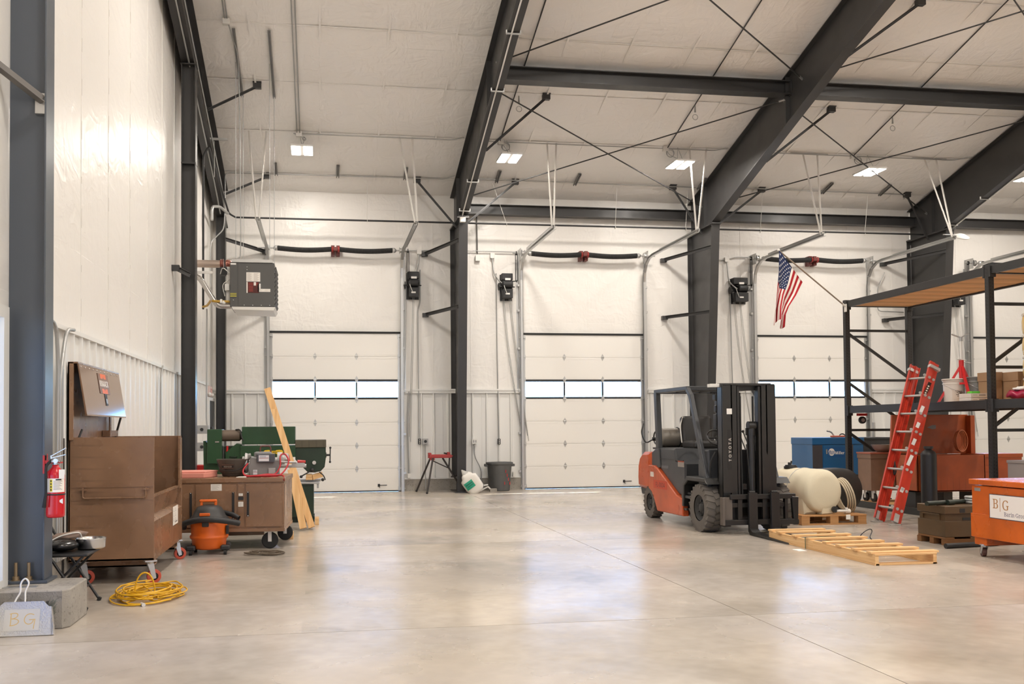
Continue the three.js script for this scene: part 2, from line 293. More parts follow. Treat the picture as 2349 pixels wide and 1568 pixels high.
// overhead doors
{
  const rows = [0, 0.5334, 1.0668, 1.6002, 2.1336, 2.5908, 3.1242, 3.6576], HX = [-0.4725, 0.4725], W = 1.505;
  const build = (c, nm) => {
    const d = struct(nm, [c, 0, 0]);
    for (let k = 0; k < 7; k++) if (k !== 4) {
      const y0 = rows[k] + (k ? 0.002 : 0.03), y1 = rows[k + 1] - 0.002;
      P(d, 'panel', [bx(c - W, c + W, y0, y1, -0.045, 0, 0.003), bx(c - W, c + W, y1 - 0.02, y1 + (k === 6 ? 0 : 0.02), -0.035, -0.012), bx(c - W + 0.06, c + W - 0.06, y0 + 0.03, y0 + 0.05, -0.001, 0.0025), bx(c - W + 0.06, c + W - 0.06, y1 - 0.05, y1 - 0.03, -0.001, 0.0025)], M.door);
    }
    const y0 = 2.1336, y1 = 2.5908, E = [-W + 0.03, HX[0], HX[1], W - 0.03];
    P(d, 'window_frame', [bx(c - W, c + W, y0, y0 + 0.045, -0.045, 0.003), bx(c - W, c + W, y1 - 0.05, y1, -0.045, 0.003), ...E.map((e) => bx(c + e - 0.018, c + e + 0.018, y0, y1, -0.044, 0.002))], M.black);
    for (let k = 0; k < 3; k++) P(d, 'pane', bx(c + E[k] + 0.015, c + E[k + 1] - 0.015, y0 + 0.04, y1 - 0.045, -0.026, -0.02), M.glass);
    P(d, 'top_seal', bx(c - W - 0.02, c + W + 0.02, 3.655, 3.70, -0.046, 0.02), M.rubber);
    P(d, 'bottom_seal', bx(c - W, c + W, 0.004, 0.03, -0.045, 0.004), M.rubber);
    for (const s of [-1, 1]) P(d, 'end_stile', rows.slice(0, 7).map((y, k) => bx(c + s * (W - 0.075), c + s * W, y + 0.035, rows[k + 1] - 0.004, -0.001, 0.006)), M.galv);
    const dia = (x, y) => [prism([[x, y - 0.085], [x + 0.034, y - 0.02], [x + 0.034, y + 0.02], [x, y + 0.085], [x - 0.034, y + 0.02], [x - 0.034, y - 0.02]], 0.002, 0.008), cyl([x - 0.036, y, 0.012], [x + 0.036, y, 0.012], 0.011, 0.011, 8)];
    for (let k = 1; k < 7; k++) for (const h of HX) P(d, 'hinge', dia(c + h, rows[k]), M.galv);
    for (const s of [-1, 1]) for (let k = 0; k < 8; k++) { const y = k === 0 ? 0.07 : k === 7 ? 3.58 : rows[k], x = c + s * (W - 0.04); P(d, 'roller_hinge', [bx(x - 0.045, x + 0.045, y - 0.05, y + 0.05, 0.004, 0.012), bx(x - 0.02, x + 0.045 * (s > 0 ? 1 : 0.9), y - 0.012, y + 0.012, 0.01, 0.05), cyl([x, y, 0.05], [x + s * 0.12, y, 0.05], 0.008, 0.008, 6)], M.galv); }
    P(d, 'slide_lock', [cyl([c + 0.98, 0.15, 0.02], [c + 1.16, 0.15, 0.02], 0.008, 0.008, 6), bx(c + 0.95, c + 1.0, 0.12, 0.18, 0.0, 0.018), bar([c + 0.96, 0.16, 0.02], [c + 1.0, 0.09, 0.02], 0.014, 0.01)], M.black);
    return d;
  };
  doorC.forEach((c, k) => build(c, 'door_' + (k + 1)));
}
// ---------- steel frame ----------
const rafY = (z) => 5.71 + 0.317 * z;      // underside of the rafters near the eave
{
  const ord = ['first', 'second', 'third', 'fourth'];
  const cw = 0.1, lab = ['tapered dark steel column between the first and second overhead doors', 'tapered dark steel column behind the forklift', 'broad tapered dark steel column behind the red ladder and pallet rack', 'tapered dark steel column far right behind the loaded rack'];
  const rlab = ['dark sloping roof rafter rising from the column between the first two doors', 'dark sloping roof rafter rising from the column behind the forklift', 'dark sloping roof rafter rising to the right picture edge above the ladder', 'dark roof rafter farthest right, over the end of the pallet rack'];
  frameX.forEach((x, k) => {
    const dTop = k === 2 ? 1.5 : 1.4, dBot = k === 2 ? 1.02 : 0.82, t = thing('steel_column', lab[k], 'column', [x - cw, 0, 0.5]);
    const yT = rafY(1.35);
    P(t, 'web', prism([[0, 0.02], [dBot, 0.02], [dTop, yT - 0.02], [0, yT - 0.02]], x - cw - 0.006, x - cw + 0.006, 'x'), M.steel);
    P(t, 'inner_flange', bar([x - cw, 0.02, dBot], [x - cw, yT, dTop], 0.2, 0.016, [0, 0, 1]), M.steel);
    P(t, 'outer_flange', bx(x - 0.2, x, 0.02, yT, -0.04, -0.025), M.steel);
    P(t, 'cap_plate', bx(x - 0.21, x + 0.01, yT - 0.035, yT, -0.04, dTop + 0.06), M.steel);
    P(t, 'base_plate', bx(x - 0.24, x + 0.04, 0, 0.022, -0.04, dBot + 0.06), M.steel);
    const r = thing('roof_rafter', rlab[k], 'rafter', [x - cw, yT, 1]);
    const zE = RIDGE - 0.1, bz = (z) => (z < 7 ? rafY(z) : rafY(7) + 0.27 * (z - 7));
    P(r, 'web', prism([[-0.02, yT], [1.35, yT], [7, rafY(7)], [zE, bz(zE)], [zE, ceilY(zE) - 0.06], [-0.02, ceilY(0) - 0.06]], x - cw - 0.006, x - cw + 0.006, 'x'), M.steel);
    P(r, 'bottom_flange', [bar([x - cw, rafY(1.3), 1.3], [x - cw, rafY(7), 7], 0.2, 0.016), bar([x - cw, rafY(7), 7], [x - cw, bz(zE), zE], 0.2, 0.016)], M.steel);
    P(r, 'top_flange', bar([x - cw, ceilY(0) - 0.07, 0], [x - cw, ceilY(zE) - 0.07, zE], 0.2, 0.016), M.steel);
    P(r, 'stiffener', bx(x - 0.19, x - 0.01, yT, ceilY(0.9) - 0.1, 0.94, 0.952), M.steel); P(r, 'stiffener', [bx(x - 0.19, x - 0.01, rafY(4.9), ceilY(4.9) - 0.08, 4.9, 4.912)], M.steel);
  });
  // end-wall rafter along the left wall
  const r = thing('roof_rafter', 'dark rafter running up along the white left wall', 'rafter', [-2.165, 6, 1]);
  const b1 = (z) => 6.03 + 0.268 * z;
  P(r, 'web', prism([[0, b1(0)], [RIDGE, b1(RIDGE)], [RIDGE, ceilY(RIDGE) - 0.05], [0, ceilY(0) - 0.05]], -2.171, -2.159, 'x'), M.steel);
  P(r, 'bottom_flange', bar([-2.165, b1(0), 0], [-2.165, b1(RIDGE), RIDGE], 0.21, 0.016), M.steel);
  P(r, 'top_flange', bar([-2.165, ceilY(0) - 0.06, 0], [-2.165, ceilY(RIDGE) - 0.06, RIDGE], 0.21, 0.016), M.steel);
  // corner column and end-wall posts
  const post = (nm, lb, x0, x1, z, y0, y1, wz, tf) => { const t = thing(nm, lb, 'column', [(x0 + x1) / 2, y0, z]); P(t, 'web', bx(x0 + tf, x1 - tf, y0, y1, z - 0.005, z + 0.005), M.steel); P(t, 'inner_flange', bx(x1 - tf, x1, y0, y1, z - wz / 2, z + wz / 2), M.steel); P(t, 'outer_flange', bx(x0, x0 + tf, y0, y1, z - wz / 2, z + wz / 2), M.steel); P(t, 'base_plate', bx(x0 - 0.03, x1 + 0.04, y0 - 0.02, y0, z - wz / 2 - 0.03, z + wz / 2 + 0.03), M.steel); return t; };
  post('corner_column', 'slim dark steel column in the far left corner', -2.265, -2.06, 0.5, 0.02, b1(0.5) + 0.02, 0.2, 0.014);
  const c2 = post('wall_post', 'dark steel wall post left of the hanging unit heater', -2.265, -2.035, 5.68, 0.02, b1(5.68) - 0.02, 0.22, 0.014);
  P(c2, 'cap_plate', bx(-2.28, -2.02, b1(5.68) - 0.03, b1(5.68) - 0.012, 5.56, 5.8), M.steel);
  P(c2, 'splice_line', bx(-2.267, -2.03, 5.86, 5.885, 5.57, 5.795), M.steel);
}
// near column on its pier
{
  const bl = std(col(0.075, 0.088, 0.108), 0.42, 0, { roughnessMap: smudge });
  const t = thing('steel_column', 'large blue grey steel column standing on the concrete pier at the left', 'column', [-2.23, 0.3, 13.97]);
  const z = 13.95, x1 = -2.098, x0 = -2.385, y0 = 0.305;
  P(t, 'web', bx(x0, x1 - 0.014, y0, 7.9, z + 0.03, z + 0.042), bl);
  P(t, 'inner_flange', bx(x1 - 0.014, x1, y0, 7.9, z - 0.11, z + 0.11, 0.003), bl);
  P(t, 'base_plate', bx(x0 + 0.02, x1 + 0.03, 0.283, 0.305, z - 0.14, z + 0.14, 0.004), bl);
  for (const [x, zz] of [[-2.215, z + 0.09], [-2.31, z + 0.085], [-2.3, z - 0.08], [-2.16, z - 0.08]]) P(t, 'anchor_bolt', [cyl([x, 0.3, zz], [x, 0.44, zz], 0.013, 0.013, 10), cyl([x, 0.305, zz], [x, 0.335, zz], 0.026, 0.026, 6), cyl([x, 0.304, zz], [x, 0.308, zz], 0.036, 0.036, 12)], std(col(0.3, 0.22, 0.13), 0.5, 0.6));
  P(t, 'tag', decal([x1 + 0.001, 1.24, z + 0.05], [1, 0, 0], 0.025, 0.06), M.red, 'small red sticker');
  const p = thing('concrete_pier', 'pale concrete pier block under the blue grey column', 'pier', [-2.15, 0, 14.1]);
  P(p, 'block', prism([[-2.39, 13.82], [-1.875, 13.82], [-1.83, 13.87], [-1.83, 14.36], [-1.875, 14.42], [-2.39, 14.42]], 0, 0.282, 'y', 0.008), concrete);
  P(p, 'edge_angle', [bx(-2.39, -2.1, 0.281, 0.288, 14.2, 14.26)], M.galv);
  const b = thing('flange_brace', 'dark angle brace bolted to the near blue grey column', 'brace', [-2.13, 4, 14.02]);
  P(b, 'angle', [bar([-2.13, 4.0, 14.05], [-2.385, 4.17, 14.3], 0.07, 0.008), bar([-2.13, 4.03, 14.05], [-2.385, 4.2, 14.3], 0.008, 0.06)], std(col(0.16, 0.15, 0.14), 0.5, 0.4));
  P(b, 'clip', [bx(-2.19, -2.115, 3.92, 4.08, 13.993, 14.03), cyl([-2.16, 4.05, 14.02], [-2.16, 4.05, 14.06], 0.016, 0.016, 6)], M.galv);
}
// eave and roof struts between the frames
{
  const lab = ['dark eave strut above the second overhead door', 'dark eave strut above the third overhead door behind the flag', 'dark eave strut at the right above the last door'];
  for (let k = 0; k < 3; k++) { const t = thing('eave_strut', lab[k], 'beam', [frameX[k] + BAY / 2, 6.58, 0.15]); const g = ibeam([frameX[k] - 0.09, 6.575, 0.15], [frameX[k + 1] - 0.11, 6.575, 0.15], 0.235, 0.2, 0.014, 0.012, [0, 1, 0]); P(t, 'beam', g, M.steel); }
  const l2 = ['dark horizontal roof strut between the second and third frames, upper middle', 'dark horizontal roof strut at the upper right between two rafters', 'dark roof strut beyond the right picture edge'];
  for (let k = 0; k < 2; k++) { const t = thing('roof_strut', l2[k], 'beam', [frameX[k] + BAY / 2, 8.0, 4.87]); P(t, 'beam', ibeam([frameX[k] - 0.09, 7.975, 4.87], [frameX[k + 1] - 0.11, 7.975, 4.87], 0.26, 0.26, 0.016, 0.012, [0, 1, 0]), M.steel); P(t, 'end_plate', [bx(frameX[k] - 0.09, frameX[k] - 0.075, 7.82, 8.12, 4.74, 5.0), bx(frameX[k + 1] - 0.125, frameX[k + 1] - 0.108, 7.82, 8.12, 4.74, 5.0)], M.steel); }
}
// purlin flange braces and wall girt braces
{
  const dark = M.steel;
  const brace = (label, a, b) => { a = A3(a); b = A3(b); const t = thing('flange_brace', label, 'brace', a.toArray()); P(t, 'angle', [bar(a, b, 0.06, 0.012), bar(a, b, 0.012, 0.05)], dark); P(t, 'clip', [bx(b.x - 0.075, b.x + 0.075, b.y - 0.04, b.y + 0.07, b.z - 0.05, b.z + 0.05), bx(b.x - 0.08, b.x + 0.08, b.y + 0.06, b.y + 0.075, b.z - 0.07, b.z + 0.07)], dark); return t; };
  const low = (k, s) => [frameX[k] - 0.1 + s * 0.05, rafY(0.75) + 0.06, 0.75];
  brace('upper dark brace reaching from the left wall rafter to the ceiling', [-2.07, 7.42, 3.85], [-1.16, ceilY(3.82) - 0.07, 3.82]);
  brace('lower dark brace from the left wall rafter, above the unit heater', [-2.07, 6.62, 0.7], [-1.16, ceilY(0.66) - 0.07, 0.66]);
  brace('dark brace to the ceiling left of the rafter between first doors', low(0, -1), [2.18, ceilY(0.7) - 0.07, 0.7]);
  brace('lower dark brace right of the rafter between first doors', low(0, 1), [4.44, ceilY(0.76) - 0.07, 0.76]);
  brace('upper dark brace right of the rafter between first doors, below the roof strut', [frameX[0], rafY(3.6) + 0.05, 3.7], [4.41, ceilY(3.9) - 0.07, 3.9]);
  brace('dark brace left of the rafter behind the forklift', low(1, -1), [8.24, ceilY(0.76) - 0.07, 0.76]);
  brace('lower dark brace right of the rafter behind the forklift', low(1, 1), [10.46, ceilY(0.78) - 0.07, 0.78]);
  brace('upper dark brace right of the rafter behind the forklift, under the strut', [frameX[1], rafY(3.6) + 0.05, 3.7], [10.44, ceilY(3.94) - 0.07, 3.94]);
  brace('topmost dark brace at the top picture edge, right of the big rafter', [frameX[1], rafY(6.7) + 0.05, 6.75], [10.35, ceilY(7.0) - 0.07, 7.0]);
  brace('dark brace left of the right hand rafter above the ladder', low(2, -1), [14.27, ceilY(0.78) - 0.07, 0.78]);
  const girt = (label, a, b) => { a = A3(a); b = A3(b); const t = thing('girt_brace', label, 'brace', b.toArray()); P(t, 'angle', [bar(a, b, 0.012, 0.075), bar(a.clone().add(V(0, 0.035, 0)), b.clone().add(V(0, 0.035, 0)), 0.06, 0.01)], dark); P(t, 'clip', bx(b.x - 0.07, b.x + 0.07, b.y - 0.05, b.y + 0.04, b.z - 0.07, b.z + 0.03), dark); };
  girt('upper dark angle brace from the wall to the column between doors one and two', [3.03, 5.62, 1.25], [2.42, 5.52, 0.03]);
  girt('lower dark angle brace from the wall to the column between doors one and two', [3.03, 4.15, 1.15], [2.43, 4.10, 0.03]);
  girt('upper dark angle brace left of the column behind the forklift', [9.0, 5.62, 1.25], [8.27, 5.50, 0.03]);
  girt('lower dark angle brace left of the column behind the forklift', [9.0, 4.12, 1.1], [8.28, 4.10, 0.03]);
  girt('upper dark angle brace left of the broad column behind the rack', [14.87, 5.62, 1.35], [14.1, 5.52, 0.03]);
  girt('lower dark angle brace left of the broad column behind the rack', [14.87, 4.12, 1.25], [14.13, 4.1, 0.03]);
  girt('dark angle brace from the corner column behind the unit heater', [-2.07, 5.66, 0.55], [-1.23, 5.5, 0.03]);
  girt('lower dark angle brace below the unit heater', [-2.07, 4.18, 0.55], [-1.22, 4.1, 0.03]);
  girt('dark angle brace left of the wall post, on the left wall', [-2.12, 4.0, 5.8], [-2.34, 4.1, 5.95]);
}
// LED high bays: five seen in the first row, the rows behind the camera light the rest of the hall
{
  const glow = std(0xffffff, 0.5, 0, { emissive: LED_COLOR, emissiveIntensity: LED_GLOW });
  const labels = ['twin panel LED high bay light above the first door', 'twin panel LED high bay light right of the first rafter', 'twin panel LED high bay light left of the rafter behind the forklift', 'twin panel LED high bay light above the flag', 'twin panel LED high bay light at the right picture edge'];
  let proto;
  const lamp = (x, y, z, lb) => {
    if (!proto) {
      proto = thing('high_bay_light', lb, 'light', [x, y, z]);
      P(proto, 'housing', [bx(x - 0.225, x + 0.225, y, y + 0.035, z - 0.33, z + 0.33, 0.006), bx(x - 0.06, x + 0.06, y + 0.03, y + 0.08, z - 0.2, z + 0.2, 0.008)], M.white);
      for (const s of [-1, 1]) P(proto, 'led_panel', bx(x + s * 0.125 - 0.088, x + s * 0.125 + 0.088, y - 0.012, y + 0.001, z - 0.3, z + 0.3, 0.003), glow);
      P(proto, 'hanging_wire', [cyl([x, y + 0.07, z - 0.15], [x - 0.05, y + 0.38, z], 0.004, 0.004, 5), cyl([x, y + 0.07, z + 0.15], [x - 0.05, y + 0.38, z], 0.004, 0.004, 5)], M.conduit);
    } else copy(proto, [x, y, z], lb);
    const l = new THREE.RectAreaLight(LED_COLOR, z < 3 ? LED_POWER * 0.62 : LED_POWER * 1.35, 0.42, 0.6); l.position.set(x, y - 0.03, z); l.lookAt(x, 0, z); scene.add(l);
  };
  const X5 = [-0.358, 3.987, 7.807, 12.32, 16.4];
  X5.forEach((x, k) => lamp(x, 7.18, 2.3, labels[k]));
  for (const [z, y] of [[9.2, 8.8], [16.5, 9.4], [23.5, 7.6]]) for (const x of [0.6, 6.2, 12, 18.5]) lamp(x, y, z, `twin panel LED high bay light nearer the camera, ${z < 12 ? 'first' : z < 20 ? 'second' : 'last'} near row, ${x < 3 ? 'left' : x < 9 ? 'second bay' : x < 15 ? 'third bay' : 'right'}`);
  scene.children.filter((o) => /nearer the camera/.test(o.userData.label || '')).forEach((o) => { o.userData.group = 'high bay lights over the near half of the hall'; });
}
// ---------- overhead door hardware ----------
{
  const tops = [[[-1.43, -1.08], [1.65, 1.92]], [[4.82, 5.02], [8.03, 8.42]], [[10.7, 11.05], [13.68, 13.98]], [[16.7, 17.0], [19.4, 19.8]]];
  const nth = ['first', 'second', 'third', 'fourth'];
  doorC.forEach((c, k) => {
    for (const s of [-1, 1]) {
      const x = c + s * 1.545, t = thing('door_track', `galvanised lift track on the ${s < 0 ? 'left' : 'right'} side of the ${nth[k]} overhead door`, 'track', [x, 0, 0.06]);
      // vertical run, bend and level run as one channel
      const path = [[x, 0, 0.07], [x, 4.95, 0.07], [x, 5.18, 0.11], [x, 5.36, 0.24], [x, 5.47, 0.45], [x, 5.5, 0.7], [x, 5.5, 3.35]], ch = [];
      for (let i = 1; i < path.length; i++) { const up = [s, 0, 0]; ch.push(bar(path[i - 1], path[i], 0.05, 0.007, up)); const o = s * 0.028; for (const d of [-0.026, 0.026]) { const a = A3(path[i - 1]), b = A3(path[i]), dir = b.clone().sub(a).normalize(), sd = V(s, 0, 0).cross(dir).normalize().multiplyScalar(d); ch.push(bar(a.add(sd).add(V(-o, 0, 0)), b.add(sd).add(V(-o, 0, 0)), 0.006, 0.055, up)); } }
      P(t, 'track', ch, M.galv);
      P(t, 'wall_angle', [bx(x + s * 0.01, x + s * 0.075, 0, 5.45, -0.05, -0.043), bx(x + s * 0.012, x + s * 0.02, 0, 5.45, -0.05, 0.06)], M.galv);
      P(t, 'track_angle', [bx(x - 0.03, x + 0.03, 5.55, 5.557, 1.1, 3.33), bx(x + s * 0.024, x + s * 0.03, 5.5, 5.555, 0.9, 3.33)], M.galv);
      for (const y of [0.4, 1.3, 2.3, 3.3, 4.2, 4.8]) P(t, 'bracket', bx(x - 0.02, x + 0.06 * s, y, y + 0.05, -0.03, 0.05), M.galv);
      tops[k][s < 0 ? 0 : 1].forEach((tx, j) => P(t, 'hanger', [bar([x + (j - 0.5) * 0.05, 5.5, 3.28 - j * 0.06], [tx, ceilY(2.3) - 0.02, 2.3], 0.038, 0.005), bar([x + (j - 0.5) * 0.05, 5.52, 3.28 - j * 0.06], [tx, ceilY(2.3) - 0.03, 2.3], 0.005, 0.034)], M.galvPale));
      if (k === 3) P(t, 'foot_plate', bx(tops[k][s < 0 ? 0 : 1][0] - 0.15, tops[k][s < 0 ? 0 : 1][1] + 0.15, ceilY(2.3) - 0.03, ceilY(2.3) - 0.015, 2.27, 2.33), M.galv);
      else if (k === 2) P(t, 'hanger_foot', bar([tops[k][s < 0 ? 0 : 1][0] - 0.3, ceilY(2.3) - 0.03, 2.3], [tops[k][s < 0 ? 0 : 1][1] + 0.25, ceilY(2.3) - 0.03, 2.3], 0.04, 0.02), M.galv);
    }
    // torsion springs on their shaft
    const t = thing('torsion_spring', `long black torsion spring shaft above the ${nth[k]} overhead door`, 'spring', [c, 5.55, 0.2]);
    P(t, 'shaft', cyl([c - 1.75, 5.56, 0.2], [c + 1.75, 5.56, 0.2], 0.014, 0.014, 10), M.conduit);
    for (const s of [-1, 1]) {
      const n = 46, prof = []; for (let i = 0; i <= n * 4; i++) prof.push([0.052 + 0.011 * Math.abs(Math.sin(i * Math.PI / 4)), i / (n * 4) * 1.24]);
      const g = lathe(prof, 12).rotateZ(-Math.PI / 2 * s).translate(c + s * 0.06, 5.56, 0.2), p = g.attributes.position;
      for (let i = 0; i < p.count; i++) { const u = Math.abs(p.getX(i) - c - s * 0.06) / 1.24; p.setY(i, p.getY(i) - 0.034 * Math.sin(u * Math.PI)); }
      g.computeVertexNormals(); P(t, 'spring', g, M.rubber);
      P(t, 'spring_cone', lathe([[0.0, 0], [0.06, 0], [0.06, 0.05], [0.03, 0.09], [0, 0.09]], 12).rotateZ(-Math.PI / 2 * s).translate(c + s * 1.30, 5.56, 0.2), M.galv);
      P(t, 'cable_drum', [cyl([c + s * 1.47, 5.56, 0.2], [c + s * 1.53, 5.56, 0.2], 0.055, 0.055, 18), cyl([c + s * 1.53, 5.56, 0.2], [c + s * 1.545, 5.56, 0.2], 0.09, 0.09, 20), cyl([c + s * 1.46, 5.56, 0.2], [c + s * 1.47, 5.56, 0.2], 0.075, 0.075, 20)], M.galv);
      P(t, 'end_bracket', [bx(c + s * 1.56 - 0.004, c + s * 1.56 + 0.004, 5.42, 5.68, -0.05, 0.26), bx(c + s * 1.56 - 0.02, c + s * 1.56 + 0.05, 5.42, 5.68, -0.05, -0.042)], M.galv);
      P(t, 'lift_cable', cyl([c + s * 1.5, 5.5, 0.15], [c + s * 1.47, 0.1, 0.035], 0.003, 0.003, 4), M.conduit);
    }
    P(t, 'centre_bracket', [bx(c - 0.1, c - 0.02, 5.43, 5.66, -0.05, 0.14), bx(c + 0.02, c + 0.1, 5.43, 5.66, -0.05, 0.14), bx(c - 0.05, c + 0.05, 5.52, 5.6, 0.1, 0.28, 0.008)], std(col(0.14, 0.028, 0.022), 0.5));
    P(t, 'winding_cone', [cyl([c - 0.09, 5.555, 0.2], [c - 0.05, 5.555, 0.2], 0.075, 0.06, 16), cyl([c + 0.05, 5.555, 0.2], [c + 0.09, 5.555, 0.2], 0.06, 0.075, 16)], std(col(0.3, 0.03, 0.025), 0.5));
    // jackshaft operator
    const left = k > 0, x0 = left ? c - 2.02 : c + 1.64, o = thing('door_operator', ['black chain operator to the right of the first overhead door', 'black chain operator left of the second overhead door', 'black chain operator left of the flag and third door', 'black chain operator behind the pallet rack, at far right'][k], 'operator', [x0 + 0.14, 4.47, 0.02]);
    const w = left && k === 2 ? 0.4 : 0.29, X = left && k === 2 ? x0 - 0.1 : x0;
    P(o, 'mounting_plate', bx(X, X + w, 4.46, 5.08, -0.04, -0.02), M.black);
    P(o, 'case', [bx(X + 0.04, X + w - 0.02, 4.5, 4.72, -0.02, 0.2, 0.012), bx(X + 0.02, X + w - 0.01, 4.93, 5.09, -0.02, 0.16, 0.012)], M.black);
    P(o, 'motor', lathe([[0, 0], [0.085, 0], [0.105, 0.02], [0.105, 0.05], [0.096, 0.055], [0.096, 0.19], [0.105, 0.2], [0.105, 0.23], [0.08, 0.25], [0, 0.25]], 20).rotateZ(-Math.PI / 2).translate(X + w - 0.26, 4.83, 0.1), M.black);
    P(o, 'chain_wheel', [cyl([X - 0.05, 4.78, 0.07], [X - 0.03, 4.78, 0.07], 0.09, 0.09, 18), cyl([X - 0.05, 4.78, 0.07], [X + 0.03, 4.78, 0.07], 0.02, 0.02, 8), cyl([X + w, 4.78, 0.07], [X + w + 0.05, 4.78, 0.07], 0.014, 0.014, 8)], M.black);
    P(o, 'label_plate', [decal([X + w * 0.55, 4.95 + 0.0, 0.16], [0, 0, 1], 0.13, 0.05), decal([X + w * 0.5, 4.6, 0.2], [0, 0, 1], 0.1, 0.036)], M.paper, 'small white label');
    P(o, 'cable', tube([[X + 0.06, 4.82, 0.18], [X + 0.07, 4.74, 0.22], [X + 0.1, 4.66, 0.22], [X + 0.13, 4.6, 0.205]], 0.008, 5), M.galvPale);
    const sx = left ? c - 1.66 : c + 1.66;
    P(o, 'drive_chain', [bar([sx - 0.022, 4.9, 0.19], [sx - 0.022, 5.56, 0.19], 0.012, 0.016), bar([sx + 0.022, 4.9, 0.19], [sx + 0.022, 5.56, 0.19], 0.012, 0.016), cyl([sx - 0.006, 5.56, 0.2], [sx + 0.006, 5.56, 0.2], 0.05, 0.05, 16), cyl([sx, 4.9, 0.19], [sx + 0.01, 4.9, 0.19], 0.03, 0.03, 12), cyl([X + 0.1, 4.9, 0.12], [sx, 4.9, 0.19], 0.012, 0.012, 8)], M.rubber);
    const hx = left ? [X + 0.03, X + 0.06, X + 0.2, X + 0.23] : [X - 0.04, X - 0.01, X + 0.14, X + 0.17], lean = left ? 0.42 : -0.1;
    P(o, 'hand_chain', hx.map((v, i) => tube([[v, i < 2 ? 4.75 : 4.5, 0.06], [v + lean * 0.35, 3.2, 0.05], [v + lean, 1.5 - 0.12 * i, 0.05]], 0.006, 4, 6)), M.conduit);
  });
}
